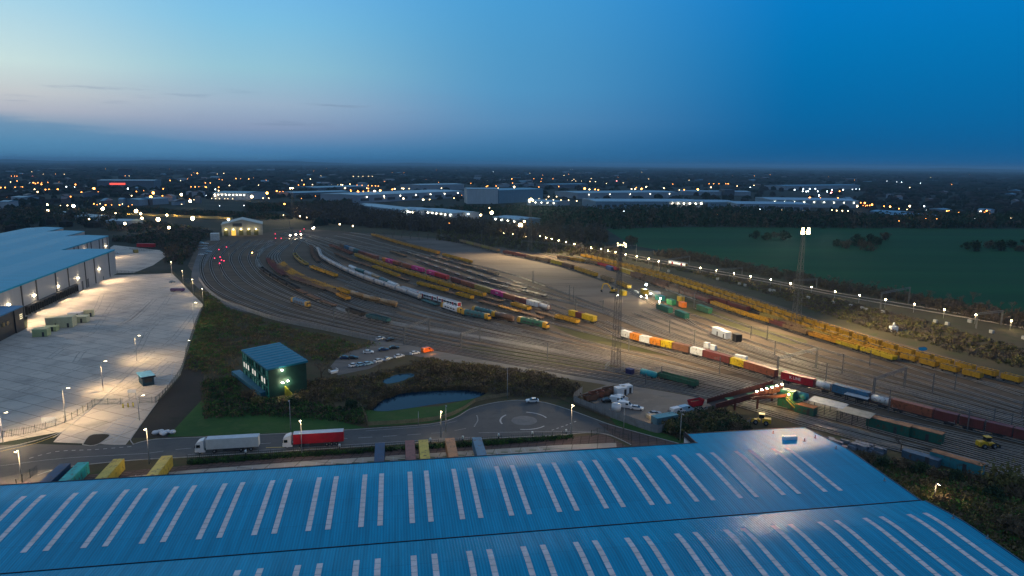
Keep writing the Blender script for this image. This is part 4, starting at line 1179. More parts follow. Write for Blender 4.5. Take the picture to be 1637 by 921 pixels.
lwh = empty('warehouse', 'long grey walled warehouse with blue roofs beside the bright lorry park', 'warehouse', LO, LANG)
EZ = 17.0
CLADL = ribbed('light_grey_wall_panels', (0.40, 0.39, 0.375), 0.55, 1.0, 0, 0.1)
ROOFL = ribbed('blue_sheet_roof', (0.0, 0.31, 0.48), 0.4, 0.34, 0, 0.4, spec=0.12)
for i, (s0, s1, n0, n1) in enumerate(((-7.4, 175, 0, 34), (-106.3, 175, 34.02, 66), (-150, 175, 66.04, 96), (-188, 175, 96.06, 126))):
    wl_ = MB(); wl_.box(s0, s1, -n1, -n0, 0, EZ); wl_.build('wall', CLADL, lwh)
    rf = MB(); q = []; m_ = 12
    for k in range(m_ + 1):
        f = k / m_; q.append((-(n0 - 0.15 + (n1 - n0 + 0.1) * f), EZ + 0.05 + 0.85 * (1 - abs(2 * f - 1))))
    vv = []; ff = []
    for y, z in q: vv += [(s0 - 0.4, y, z), (s1, y, z)]
    for k in range(m_): ff.append((2 * k, 2 * k + 2, 2 * k + 3, 2 * k + 1))
    rf.add(vv, ff, True)
    rf.add([(s0 - 0.4, q[0][0], EZ - 0.8), (s0 - 0.4, q[0][0], EZ + 0.05), (s1, q[0][0], EZ + 0.05), (s1, q[0][0], EZ - 0.8)], [(0, 1, 2, 3)])
    n_ = len(q); rf.add([(s0 - 0.4, y, z) for y, z in q] + [(s0 - 0.4, q[-1][0], EZ - 0.8), (s0 - 0.4, q[0][0], EZ - 0.8)], [tuple(range(n_ + 2))])
    rf.build('roof', ROOFL, lwh)
    if i > 0:
        for k in range(7):
            st = MB(); s_ = s0 + 14 + k * 17; zt = EZ + 0.12 + 1.45
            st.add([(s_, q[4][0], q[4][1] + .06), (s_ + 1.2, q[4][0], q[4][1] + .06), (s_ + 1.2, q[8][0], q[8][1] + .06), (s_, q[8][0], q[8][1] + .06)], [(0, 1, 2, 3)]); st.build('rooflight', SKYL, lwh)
for x, y in ((32, 450), (56, 442), (87, 431), (107, 424), (134, 414), (149, 409), (172, 401)):
    s_ = lw(x, y)[0]; mb = MB(); mb.box(s_ - 0.45, s_ + 0.45, 0.0, 0.35, 0, EZ - 0.8); mb.build('downpipe', DARKSTEEL, lwh)
for s_ in (-16, -32, -40, -58, -66, -84, -92, -103):
    mb = MB(); mb.box(s_ - 0.45, s_ + 0.45, -34.0, -33.65, 0, EZ - 0.8); mb.build('downpipe', DARKSTEEL, lwh)
WALLPACK = lampmat('wall_lamp_glass', (1.0, 0.80, 0.52), 60)


def walllamp(s_, n_, z, w, r_=0.35):
    mb = MB(); mb.cbox((s_, -n_ + 0.45, z), (0.9, 0.5, 0.45)); o = mb.build('wall_lamp', WALLPACK, lwh)
    point(lwh, (s_, -n_ + 2.2, z - 0.1), w * 1.25, (1.0, 0.72, 0.43), 0.4, spot=150, aim=(0, 1.9, -1), blend=0.7)
    point(lwh, (s_, -n_ + 0.9, z - 0.3), 300, (1.0, 0.76, 0.45), 0.3)


for x, y in ((158, 430), (124, 444.5), (92, 457.5), (54, 472), (13, 487)):
    s_, z = lw(x, y); walllamp(s_, 0, z, 26000)
for s_, z in ((-98, 9.5), (-52, 12)): walllamp(s_, 34, z, 14000)
s0_, s1_ = lw(122, 460)[0], lw(40, 500)[0]
SHELT = mat('black_dock_cushion', (0.018, 0.018, 0.02), 0.8)
nd = 13
for k in range(nd):
    s_ = s0_ + 2.2 + (s1_ - s0_ - 4) * k / (nd - 1)
    d = MB(); d.box(s_ - 1.75, s_ - 1.25, 0.02, 1.3, 0.9, 5.0); d.box(s_ + 1.25, s_ + 1.75, 0.02, 1.3, 0.9, 5.0); d.box(s_ - 1.25, s_ + 1.25, 0.02, 1.3, 4.2, 5.0)
    sh = d.build('dock_shelter', SHELT, lwh)
    e = MB(); e.box(s_ - 1.25, s_ + 1.25, 0.02, 0.12, 1.2, 4.2); e.build('shutter', mat('grey_dock_shutter', (0.12, 0.12, 0.125), 0.6), sh)
    b = MB(); b.box(s_ - 2.45, s_ - 1.95, 0.02, 1.5, 0.1, 1.3); b.build('wheel_guide', mat('pale_bumper', (0.45, 0.43, 0.38), 0.7), sh)
cn = MB(); cn.box(s0_ - 0.4, s1_ + 0.4, 0.02, 1.8, 5.1, 5.5); cn.build('dock_canopy', DARKSTEEL, lwh)
dm = mat('dark_grey_door', (0.06, 0.06, 0.065), 0.5)
for x, y in ((132, 455), (141, 452)):
    s_ = lw(x, y)[0]; d = MB(); d.box(s_ - 1.2, s_ + 1.2, 0.0, 0.12, 0, 5.2); d.build('door', dm, lwh)
s_ = lw(165, 440)[0]; d = MB(); d.box(s_ - 0.6, s_ + 0.6, 0.0, 0.12, 0, 2.3); d.build('door', dm, lwh)
# dark office block on the corner of that warehouse
q = at(27, 533); ob = empty('office_block', 'dark two storey office block standing against the grey warehouse wall', 'office', q, LANG)
m = MB(); m.box(-8.5, 0, -12, 0, 0, 10.6); m.box(0, 40, -12, -0.5, 0, 10.6); m.build('wall', ribbed('dark_slate_cladding', (0.022, 0.026, 0.032), 0.45, 1.2, 0, 0.2), ob)
m = MB(); m.box(-8.7, 40, -12.2, 0.2, 10.62, 11.2); m.build('roof', mat('blue_office_roof', (0.01, 0.16, 0.34), 0.4), ob)
for k in range(3):
    m = MB(); m.box(-7.2 + k * 0.0, -4.4, 0.0, 0.06, 5.5 + k * 0.9, 6.0 + k * 0.9); m.build('window', lampmat('office_window_light', (1.0, 0.85, 0.5), 1.1), ob)
for k in range(6):
    m = MB(); m.box(4 + k * 5, 7 + k * 5, -0.5, -0.44, 5.4, 7.2); m.build('window', GLASS, ob)

# ---- green glazed office by the pond
GA, GB = at(388, 556, 11), at(428, 586, 11); gd = (GB - GA); GL = gd.length; GANG = math.atan2(gd.y, gd.x); GW = 13.0
go = empty('office_building', 'green gridded office building with blue ribbed roof beside the pond', 'office', (GA.x, GA.y, 0), GANG)
GREENW = ribbed('teal_green_cladding', (0.010, 0.20, 0.14), 0.5, 1.2, 0, 0.2)
m = MB(); m.box(0, GL, 0, GW, 0, 10.0); m.build('wall', mat('dark_green_wall', (0.006, 0.035, 0.03), 0.5), go)
m = MB(); m.add([(-0.4, -0.5, 10.2), (GL + 0.5, -0.5, 10.2), (GL + 0.5, GW + 0.5, 11.0), (-0.4, GW + 0.5, 11.0), (-0.4, -0.5, 9.7), (GL + 0.5, -0.5, 9.7), (GL + 0.5, GW + 0.5, 10.3), (-0.4, GW + 0.5, 10.3)], [(0, 1, 2, 3), (0, 4, 5, 1), (1, 5, 6, 2), (2, 6, 7, 3), (3, 7, 4, 0)])
m.build('roof', mat('blue_office_roofing', (0.004, 0.14, 0.22), 0.35, var=0.12), go)
for k in range(9):
    x = 1.5 + k * (GL - 3) / 8; m = MB(); m.add([(x - 0.25, -0.5, 10.28), (x + 0.25, -0.5, 10.28), (x + 0.25, GW + 0.5, 11.08), (x - 0.25, GW + 0.5, 11.08), (x, -0.5, 10.45), (x, GW + 0.5, 11.25)], [(0, 4, 5, 3), (4, 1, 2, 5), (0, 1, 4), (3, 5, 2)]); m.build('roof_rib', mat('pale_blue_rib', (0.008, 0.22, 0.34), 0.35), go)
fr = MB(); nb = 11
for k in range(nb + 1):
    x = k * GL / nb; fr.box(x - 0.14, x + 0.14, -0.32, -0.02, 0, 9.7)
for z in (0.3, 3.4, 6.6, 9.5): fr.box(0.15, GL - 0.15, -0.25, -0.03, z - 0.16, z + 0.16)
fr.build('facade_frame', GREENW, go)
rr = random.Random(4)
PALEP = mat('pale_green_panel', (0.10, 0.34, 0.27), 0.4); LITW = lampmat('office_lit_window', (1.0, 0.95, 0.85), 0.75)
for k in range(nb):
    for j, z in enumerate((0.6, 3.7, 6.9)):
        x = k * GL / nb; m = MB(); m.box(x + 0.35, x + GL / nb - 0.35, -0.09, -0.01, z + 0.3, z + 2.1)
        lit = j == 1 and k in (0, 1, 2, 4, 5, 8, 9)
        m.build('window', LITW if lit else (PALEP if rr.random() < 0.35 else GLASS), go)
FL = lampmat('office_floodlamp', (1.0, 0.92, 0.66), 45)
for y, z in ((4.6, 9.0), (4.6, 4.6), (6.3, 4.9)):
    m = MB(); m.cbox((GL + 0.3, y, z), (0.35, 0.45, 0.3)); m.build('wall_lamp', FL, go)
    point(go, (GL + 1.0, y, z - 0.2), 450, (1.0, 0.86, 0.5), 0.25)
m = MB()
for k in range(7): m.box(GL + 0.02, GL + 1.3, 5.2 + k * 0.3, 5.5 + k * 0.3, 0, 3.2 - k * 0.42)
m.build('stair', mat('yellow_green_steel', (0.35, 0.34, 0.03), 0.5), go)
q = at(377, 598); q2 = at(424, 633)
rp = MB(); rp.box(0, (q2 - q).length, -1.5, 1.5, 0, 1.4); o = rp.build('access_ramp', mat('teal_ramp_deck', (0.02, 0.13, 0.20), 0.5), None, q, math.atan2((q2 - q).y, (q2 - q).x)); tag(o, 'blue walled access ramp along the green office front', 'ramp')

# ---- gatehouse
q = at(229, 618); gh = empty('gatehouse', 'small gatehouse with pale blue roof at the lorry park entrance', 'gatehouse', q, math.radians(40))
m = MB(); m.box(0, 3.6, 0, 6.6, 0, 3.2); m.build('wall', mat('dark_blue_hut_wall', (0.012, 0.045, 0.07), 0.5), gh)
m = MB(); m.box(-0.5, 4.1, -0.5, 7.1, 3.22, 3.5); m.build('roof', mat('pale_blue_hut_roof', (0.14, 0.36, 0.48), 0.45), gh)
m = MB(); m.box(-0.06, 0, 0.5, 3.2, 1.2, 2.6); m.box(0.5, 3.0, -0.06, 0, 1.2, 2.6); m.build('window', GLASS, gh)
m = MB(); m.box(-0.5, 4.1, -0.62, -0.5, 2.9, 3.5); m.build('fascia', FASCIA, gh)

# ---- depot shed at the throat of the yard
DA, DB = at(355, 377), at(420, 375.5); dd = DB - DA; DL = dd.length
ds = empty('depot_shed', 'cream gabled depot shed with five lamps over its doors', 'shed', DA, math.atan2(dd.y, dd.x))
CREAM = ribbed('cream_sheet_cladding', (0.40, 0.375, 0.30), 0.55, 0.8, 0, 0.15)
m = MB(); m.extrude_y([(0, 0), (DL, 0), (DL, 11.5), (DL / 2, 16.5), (0, 11.5)], 0, 34); m.build('wall', CREAM, ds)
m = MB()
m.extrude_y([(-0.6, 11.45), (DL / 2, 16.75), (DL + 0.6, 11.45), (DL + 0.6, 11.8), (DL / 2, 17.15), (-0.6, 11.8)], -0.6, 34.6); m.build('roof', mat('cream_roof_sheet', (0.44, 0.42, 0.36), 0.5), ds)
m = MB(); m.box(DL * 0.27, DL * 0.5, -0.12, -0.02, 9.6, 13.0); m.build('panel', mat('dark_gable_panel', (0.05, 0.055, 0.065), 0.5), ds)
for k in range(5):
    x = DL * (0.10 + 0.185 * k)
    m = MB(); m.box(x - 2.2, x + 2.2, -0.1, -0.02, 0, 5.4); m.build('door', lampmat('orange_lit_doorway', (1.0, 0.55, 0.08), 1.3) if k == 1 else mat('olive_roller_door', (0.13, 0.12, 0.035), 0.6), ds)
    m = MB(); m.cbox((x, -0.5, 6.6), (0.9, 0.6, 0.6)); m.build('wall_lamp', lampmat('depot_lamp', (1.0, 0.85, 0.45), 14), ds)
    point(ds, (x, -2.0, 6.4), 350, (1.0, 0.80, 0.36), 0.4)
q = at(344, 384); o = MB().box(-4, 4, -5, 5, 0, 7).build('store_building', mat('pale_store_cladding', (0.55, 0.54, 0.5), 0.5), None, q, math.atan2(dd.y, dd.x)); tag(o, 'plain white store building left of the cream depot shed', 'building')

# ---- far buildings of the town and the industrial estate
def far(x0, x1, yb0, yb1, h, depth, col, roof, label, name='industrial_building', lit=None, win=0, rise=1.5):
    a, b = at(x0, yb0), at(x1, yb1); d = b - a; L = d.length
    r = empty(name, label, 'building', a, math.atan2(d.y, d.x))
    m = MB(); m.box(0, L, 0, depth, 0, h); m.build('wall', ribbed('cladding_%02d' % int(sum(col) * 33), col, 0.55, 0.25, 0, 0.1), r)
    m = MB(); m.extrude_x([(-0.5, h + 0.02), (depth + 0.5, h + 0.02), (depth + 0.5, h + 0.6), (depth / 2, h + 0.6 + rise), (-0.5, h + 0.6)], -0.5, L + 0.5); m.build('roof', mat('roof_sheet_%02d' % int(sum(roof) * 100), roof, 0.4, var=0.15, scale=0.05), r)
    for k in range(win):
        x = (k + 0.5) * L / win; m = MB(); m.box(x - L / win * 0.3, x + L / win * 0.3, -0.2, -0.05, h * 0.25, h * 0.6); m.build('door', mat('dark_bay_door', (0.05, 0.06, 0.07), 0.5), r)
    if lit:
        n_, lc, es = lit
        for k in range(n_):
            x = (k + 0.5) * L / n_; m = MB(); m.octa((x, -0.8, h * 0.75), 0.9, 0.7); m.build('wall_lamp', lampmat('far_wall_lamp_%d_%d' % (int(lc[2] * 100), int(es)), lc, es), r)
    return r


GW_, BW_, DKB = (0.36, 0.40, 0.44), (0.24, 0.30, 0.36), (0.10, 0.13, 0.17)
BR_, PR_ = (0.10, 0.24, 0.34), (0.26, 0.36, 0.42)
r_ = far(156, 247, 303, 303, 24, 90, DKB, BR_, 'broad dark building with a glowing red sign, left of the town', 'retail_building')
a, b = at(156, 303), at(247, 303); LL = (b - a).length
m = MB(); m.box(LL * 0.22, LL * 0.49, -1.2, -0.4, 13, 17.5); m.build('sign', lampmat('red_neon_sign', (1.0, 0.08, 0.05), 2.0), r_)
far(222, 270, 329, 326, 10, 40, BW_, BR_, 'low teal roofed shed behind the bright street lamps at left', 'shed')
far(341, 394, 319, 320, 14, 80, GW_, BR_, 'lit curved-front store with a row of lamps, left of centre', 'retail_building', (9, WHITEL, 25))
far(0, 14, 334, 334, 11, 30, GW_, BR_, 'small pale building at the left picture edge behind the warehouse', 'shed')
far(18, 36, 322, 323, 8, 30, BW_, BR_, 'small teal roofed building near the left picture edge', 'shed')
far(747, 796, 326, 326, 29, 60, (0.42, 0.47, 0.50), PR_, 'tall pale ribbed high bay block in the estate', 'high_bay_block')
far(797, 868, 325.5, 322, 26, 80, (0.14, 0.25, 0.33), BR_, 'tall blue grey block right of the pale high bay', 'high_bay_block')
far(572, 742, 325, 316, 15, 110, BW_, PR_, 'long pale warehouse left of the high bay block', 'industrial_building', (7, WHITEL, 22), 9)
far(566, 640, 336, 346, 9, 40, (0.2, 0.28, 0.34), PR_, 'long low shed along the edge of the bare woods', 'shed', None, 5)
far(634, 662, 343, 347, 9, 45, GW_, PR_, 'low shed with brightly lit front right of the long one', 'shed', (8, WHITEL, 40))
far(668, 724, 345, 352, 9, 45, GW_, PR_, 'shed with a string of lamps, left of the car storage', 'shed', (8, WHITEL, 35))
far(788, 828, 357, 362, 8, 40, (0.18, 0.24, 0.28), PR_, 'low pale roofed shed beside the left floodlight tower', 'shed', (4, WHITEL, 35))
far(842, 890, 328, 330, 8, 60, BW_, PR_, 'low roof with lit canopy right of the tall blocks', 'shed', (5, WHITEL, 22))
far(952, 1070, 334, 334, 13, 100, (0.16, 0.26, 0.34), PR_, 'wide blue warehouse left of the six bright doors', 'industrial_building', None, 10)
far(1070, 1125, 334, 334, 13, 100, GW_, PR_, 'warehouse front with six bright lamps', 'industrial_building', (6, (1.0, 0.85, 0.6), 60))
far(1126, 1180, 334, 334, 12, 90, (0.16, 0.26, 0.34), PR_, 'blue warehouse right of the six bright lamps', 'industrial_building')
far(924, 1085, 318, 316, 13, 120, BW_, (0.22, 0.31, 0.36), 'wide pale roofed building behind the six bright doors', 'industrial_building', (5, WHITEL, 16))
far(1178, 1295, 337, 338, 12, 90, BW_, PR_, 'wide pale warehouse in front of the round store', 'industrial_building', None, 8)
far(1230, 1372, 331, 333, 14, 110, (0.20, 0.29, 0.35), PR_, 'pale blue store at the right end of the estate', 'retail_building', (9, WHITEL, 18))
far(1256, 1374, 304, 302, 14, 90, BW_, BR_, 'far blue building behind a row of white lamps', 'industrial_building')
far(1090, 1200, 312, 313, 10, 80, BW_, PR_, 'low far building with a dark red stripe', 'industrial_building')
far(672, 742, 305, 303, 16, 90, BW_, PR_, 'far pale roof beyond the long warehouse', 'industrial_building')
far(505, 590, 307, 304, 11, 90, DKB, BR_, 'far low roof left of the green lit sign', 'industrial_building')
far(470, 560, 316, 313, 10, 70, DKB, BR_, 'low roof among lamps left of the long warehouse', 'industrial_building')
far(880, 940, 301, 300, 12, 80, DKB, BR_, 'far low building right of the orange lamps', 'industrial_building')
far(1390, 1440, 346, 349, 8, 50, DKB, BR_, 'low dark shed right of the round store', 'shed')
far(1412, 1500, 351, 353, 7, 50, DKB, BR_, 'long low shed behind the hedges at right', 'shed', (4, ORANGE, 14))
far(1562, 1582, 344, 345, 9, 30, GW_, BR_, 'house outlined by an orange lit gable at right', 'house', (2, WHITEL, 14))
far(1505, 1520, 343, 343, 8, 30, DKB, BR_, 'small dark house beside orange lamps at right', 'house', (1, ORANGE, 20))
far(190, 212, 283, 283, 40, 40, (0.06, 0.07, 0.09), (0.05, 0.06, 0.08), 'dark tower block far behind the red sign', 'tower_block', None, 0, 0.3)
far(1158, 1174, 313, 313, 16, 30, (0.06, 0.07, 0.09), (0.06, 0.07, 0.09), 'small dark tower behind the blue warehouses', 'tower_block', None, 0, 0.3)
for x, y, lab in ((585, 317, 'glowing green sign on a pale panel left of the estate'), (938, 311, 'glowing green sign in the middle of the estate')):
    q = at(x, y + 5); m = MB(); m.box(-5, 5, -0.4, 0.4, 6, 14); m.mi = 1; m.box(-0.5, 0.5, -0.3, 0.3, 0, 6)
    o = m.build('lit_sign', [lampmat('green_sign_light_%d' % (x > 700), (0.35, 1.0, 0.30) if x > 700 else (0.75, 1.0, 0.5), 1.6), DARKSTEEL], None, q); tag(o, lab, 'sign')
rng = random.Random(17); k = 0
for (xa, xb, ya, yb, num) in ((0, 340, 272, 330, 34), (390, 700, 272, 300, 22), (700, 1260, 272, 300, 30), (1300, 1637, 275, 330, 14)):
    rowx = sorted(rng.uniform(xa, xb) for _ in range(num)); nm = {0: 'left part of the town', 390: 'town left of centre', 700: 'town right of centre', 1300: 'right part of the town'}[xa]
    for j, x in enumerate(rowx):
        y = ya + (yb - ya) * rng.random() ** 1.3; w_ = rng.uniform(5, 16) * (0.5 if y > 300 else 1)
        far(x, x + w_, y, y + rng.uniform(-0.3, 0.3), rng.uniform(6, 12), rng.uniform(12, 40), rng.choice((DKB, BW_, (0.12, 0.09, 0.08))), rng.choice((BR_, (0.06, 0.08, 0.10), (0.10, 0.07, 0.07))), 'small distant roof, %s from the left in the %s' % (nth(j), nm), 'distant_building', None, 0, rng.uniform(1, 4))

# ---- rust red bridge over the near lines
B0, B1 = at(1137, 648, 1.5), at(1243, 620, 5.6); bd = B1 - B0; BLN = math.hypot(bd.x, bd.y)
br = empty('footbridge', 'rust red steel ramp bridge with five lamps over the near tracks', 'bridge', (B0.x, B0.y, 0), math.atan2(bd.y, bd.x))
RUSTR = mat('rust_red_girder', (0.085, 0.020, 0.018), 0.6, var=0.3, scale=0.8)
za, zb = 1.2, 5.4
for y in (-2.6, 2.6):
    g_ = MB(); x1 = BLN
    g_.add([(0, y - .15, za), (x1, y - .15, zb), (x1, y - .15, zb + 2.0), (0, y - .15, za + 1.7), (0, y + .15, za), (x1, y + .15, zb), (x1, y + .15, zb + 2.0), (0, y + .15, za + 1.7)], [(0, 1, 2, 3), (7, 6, 5, 4), (3, 2, 6, 7), (0, 4, 5, 1), (1, 5, 6, 2), (0, 3, 7, 4)])
    for k in range(16):
        f = (k + 0.5) / 16; z = za + (zb - za) * f; g_.box(x1 * f - 0.08, x1 * f + 0.08, y - 0.3, y + 0.3, z + 0.02, z + 1.7)
    g_.build('girder', RUSTR, br)
m = MB(); m.add([(0, -2.44, za + .3), (BLN, -2.44, zb + .3), (BLN, 2.44, zb + .3), (0, 2.44, za + .3)], [(0, 1, 2, 3)]); m.build('deck', mat('dark_bridge_deck', (0.05, 0.04, 0.036), 0.8), br)
m = MB(); m.box(BLN * 0.5, BLN + 1.2, -4.6, -2.8, 4.0, 4.3); m.box(BLN * 0.5, BLN + 1.2, -4.8, -4.62, 4.0, 5.0); m.build('side_walkway', RUSTR, br)
for x, y in ((0.30, -2.2), (0.62, -2.9), (0.99, -2.9), (0.30, 2.2), (0.99, 2.2)):
    m = MB(); z = za + (zb - za) * x; m.box(BLN * x - 0.25, BLN * x + 0.25, y - 0.25, y + 0.25, 0, z); m.build('leg', RUSTR, br)
for x, y in ((0.28, 0), (0.58, -1.0), (0.93, 1.0)):
    m = MB(); z = za + (zb - za) * x + 0.75; m.box(BLN * x - 1.4, BLN * x + 1.4, y - 1.2, y + 1.2, z, z + 0.16); m.build('platform', mat('green_grating', (0.05, 0.20, 0.09), 0.6), br)
for k in range(6):
    f = 0.60 + 0.076 * k; z = za + (zb - za) * f + 2.35
    m = MB(); m.bar((BLN * f, -2.6, z - 0.6), (BLN * f, -2.6, z), 0.08); m.mi = 1; m.cbox((BLN * f, -2.75, z), (0.45, 0.5, 0.22)); m.build('bridge_lamp', [DARKSTEEL, lampmat('bridge_lamp_glass', (1.0, 0.86, 0.55), 60)], br)
    if k % 2 == 0: point(br, (BLN * f, -3.4, z - 0.2), 130, (1.0, 0.8, 0.42), 0.25)

# ---- huts, canopies and old containers along the near sidings
TA = PINKP.pos(s_at(PINKP, 1300))[1]


def cabin(px, py, L, Wd, Hh, c, label, name='site_cabin', z=0.0, roof=None, cat='cabin', ang=None, door=True):
    q = at(px, py); r = empty(name, label, cat, (q.x, q.y, z), TA if ang is None else ang)
    m = MB(); m.box(-L / 2, L / 2, -Wd / 2, Wd / 2, 0.1, Hh)
    for k in range(int(L / 0.8)):
        x = -L / 2 + 0.4 + k * 0.8
        for s in (-1, 1): m.box(x - 0.2, x + 0.2, s * Wd / 2 - 0.03, s * Wd / 2 + 0.03, 0.25, Hh - 0.15)
    m.build('body', c, r)
    m = MB(); m.box(-L / 2 - 0.05, L / 2 + 0.05, -Wd / 2 - 0.05, Wd / 2 + 0.05, Hh + 0.003, Hh + 0.12); m.build('roof', roof or c, r)
    if door: m = MB(); m.box(L * 0.15, L * 0.15 + 0.9, -Wd / 2 - 0.07, -Wd / 2 - 0.035, 0.15, 2.2); m.build('door', DARKSTEEL, r)
    return r


GRN = paint('old_green_paint', (0.012, 0.10, 0.075), 0.5, 0.25); RUSTTOP = mat('rusted_orange_top', (0.30, 0.13, 0.06), 0.85, var=0.45, scale=0.4); GRN2 = paint('faded_green_paint', (0.03, 0.14, 0.07), 0.5, 0.3)
cabin(1262, 652, 7, 3, 3.0, GRN, 'lower green cabin under the lit stair top'); cabin(1256, 651, 5.5, 2.8, 2.9, GRN, 'upper green cabin stacked on the lower one', z=3.15)
cabin(1288, 661, 6, 3, 2.7, GRN, 'green cabin with rusty top right of the yellow stair', roof=RUSTTOP)
q = at(1276, 655); st = empty('stair', 'yellow steel stair climbing to the upper green cabin', 'stair', q, TA)
YST = mat('yellow_steel', (0.50, 0.33, 0.02), 0.5)
for y in (-0.5, 0.5):
    m = MB(); m.bar((1.5, y - 1.9, 0.1), (-3.2, y - 1.9, 3.2), 0.12, 0.25); m.build('stringer', YST, st)
    m = MB(); m.bar((1.5, y - 1.9, 1.1), (-3.2, y - 1.9, 4.2), 0.07); m.build('handrail', YST, st)
m = MB()
for k in range(10): f = (k + 0.5) / 10; m.cbox((1.5 - 4.7 * f, -1.9, 0.15 + 3.05 * f), (0.3, 0.95, 0.05))
m.build('treads', STEEL, st)
q = at(1283, 654); tk = empty('storage_tank', 'round teal tank lying on top of the green cabins', 'tank', (q.x, q.y, 3.2), TA); m = MB(); m.cyl((-2.2, 0, 1.2), (1.2, 0, 1.2), 1.2, 16); m.build('tank', paint('teal_tank_paint', (0.02, 0.20, 0.24)), tk); m = MB(); m.box(-1.9, -1.5, -1.0, 1.0, 0, 0.5); m.box(0.5, 0.9, -1.0, 1.0, 0, 0.5); m.build('cradle', DARKSTEEL, tk)
q = at(1263, 655); lm = empty('yard_lamp', 'orange glowing lamp at the top of the yellow stair', 'lamp', (q.x, q.y, 0), TA); m = MB(); m.bar((0, -1.8, 0), (0, -1.8, 5.6), 0.1); m.build('post', DARKSTEEL, lm); m = MB(); m.cbox((0, -1.9, 5.7), (0.5, 0.4, 0.5)); m.build('lamp_head', lampmat('amber_lamp', (1.0, 0.5, 0.08), 50), lm); point(lm, (0, -2.6, 5.2), 1600, (1.0, 0.62, 0.16), 0.3)


def canopy(px, py, L, Wd, Hh, c, label, tilt=0.4):
    q = at(px, py); r = empty('canopy', label, 'canopy', q, TA)
    m = MB(); m.add([(-L / 2, -Wd / 2, Hh - tilt), (L / 2, -Wd / 2, Hh - tilt), (L / 2, Wd / 2, Hh), (-L / 2, Wd / 2, Hh), (-L / 2, -Wd / 2, Hh - tilt - .15), (L / 2, -Wd / 2, Hh - tilt - .15), (L / 2, Wd / 2, Hh - .15), (-L / 2, Wd / 2, Hh - .15)], [(0, 1, 2, 3), (7, 6, 5, 4), (0, 4, 5, 1), (1, 5, 6, 2), (2, 6, 7, 3), (3, 7, 4, 0)]); m.build('roof', c, r)
    for a in (-1, 0, 1):
        for b in (-1, 1): m = MB(); m.bar((a * (L / 2 - .4), b * (Wd / 2 - .3), 0), (a * (L / 2 - .4), b * (Wd / 2 - .3), Hh - tilt - .1 if b < 0 else Hh - .15), 0.18); m.build('post', DARKSTEEL, r)
    return r


canopy(1322, 662, 11, 5, 4.2, mat('grey_canopy_sheet', (0.22, 0.25, 0.29), 0.5), 'grey sheet canopy right of the green cabins'); canopy(1366, 677, 10, 5, 4.0, mat('tan_canopy_sheet', (0.27, 0.24, 0.19), 0.6), 'tan sheet canopy right of the grey one')
canopy(1369, 645, 7.5, 2.6, 2.8, mat('white_canopy_sheet', (0.45, 0.47, 0.48), 0.5), 'small white shelter in front of the long blue container', 0.1)
cabin(1420, 689, 12, 2.8, 3.2, GRN, 'long green container with rusty top right of canopies', 'old_container', roof=RUSTTOP, cat='container'); cabin(1470, 700, 12, 2.8, 3.0, GRN, 'dark green container with orange rust top nearer the bushes', 'old_container', roof=RUSTTOP, cat='container')
cabin(1397, 683, 3, 2.6, 2.6, paint('blue_bin_paint', (0.02, 0.07, 0.30)), 'small blue bin by the tan canopy', 'skip', cat='skip', door=False)
cabin(1528, 748, 12.2, 2.6, 2.9, paint('pale_teal_paint', (0.03, 0.20, 0.24), 0.5, 0.3), 'pale teal container alone below the near tracks', 'old_container', roof=RUSTTOP, cat='container', ang=TA - 0.06)
cabin(1472, 738, 9, 2.4, 2.0, paint('grey_blue_paint', (0.05, 0.10, 0.15), 0.5, 0.3), 'low grey blue wagon body left of the teal container', 'old_wagon_body', cat='container', ang=TA - 0.06)
# construction patch in the middle of the right-hand yard
TB = T['REAR'].pos(s_at(T['REAR'], 1080))[1]
for px, py, L, c, lab in ((1062, 497, 13, GRN, 'long dark green cabin in the lit works area'), (1090, 507, 10, GRN, 'shorter dark green cabin with white end in the works area'), (1122, 497, 7, GRN2, 'green box with yellow frame right of the works area'), (1130, 500, 6, GRN2, 'small green box at the right of the works area'), (1073, 487, 6, paint('old_bright_green', (0.03, 0.22, 0.10)), 'bright green unit behind the dark green cabins'), (1055, 480, 7, paint('old_teal_unit', (0.02, 0.2, 0.2)), 'teal unit at the back of the works area'), (1091, 491, 4, paint('orange_unit', (0.65, 0.17, 0.02)), 'bright orange box in the works area'), (1030, 470, 5, paint('yellow_unit', (0.55, 0.36, 0.03)), 'yellow unit at the left of the works area'), (1088, 482, 4, paint('yellow_unit', (0.55, 0.36, 0.03)), 'yellow cab at the back right of the works area'), (1050, 474, 4, paint('white_unit', (0.6, 0.6, 0.6)), 'white unit between lamps in the works area'), (975, 432, 9, paint('dark_blue_unit', (0.02, 0.06, 0.2)), 'dark blue unit at the end of the red wagons'), (1002, 437, 20, paint('yellow_unit', (0.55, 0.36, 0.03)), 'long yellow machine beside the dark blue unit'), (996, 472, 5, paint('bright_yellow_unit', (0.62, 0.44, 0.02)), 'bright yellow box below the yellow excavator')):
    cabin(px, py, L, 2.7, 2.9, c, lab, 'equipment_unit', ang=TB, cat='equipment', door=False)
cabin(1148, 536, 6, 3, 3.4, WHITE, 'white hut with dark graffiti beside the container train', 'site_cabin', ang=TB); cabin(1158, 540, 6, 3, 3.2, WHITE, 'plain white hut right of the graffiti one', 'site_cabin', ang=TB); cabin(1178, 546, 3, 3, 3.4, mat('black_box', (0.012, 0.012, 0.014), 0.5), 'black cube cabin right of the white huts', 'site_cabin', ang=TB)
for px, py, lab in ((1140, 566, 'white relay cabinet behind the short white container'), (1180, 582, 'first white relay cabinet behind the yellow container'), (1189, 584, 'second white relay cabinet behind the yellow container'), (1130, 562, 'white relay cabinet at the left of three')):
    cabin(px, py - 6, 2.4, 1.6, 2.2, WHITE, lab, 'relay_cabinet', cat='cabinet', door=False)
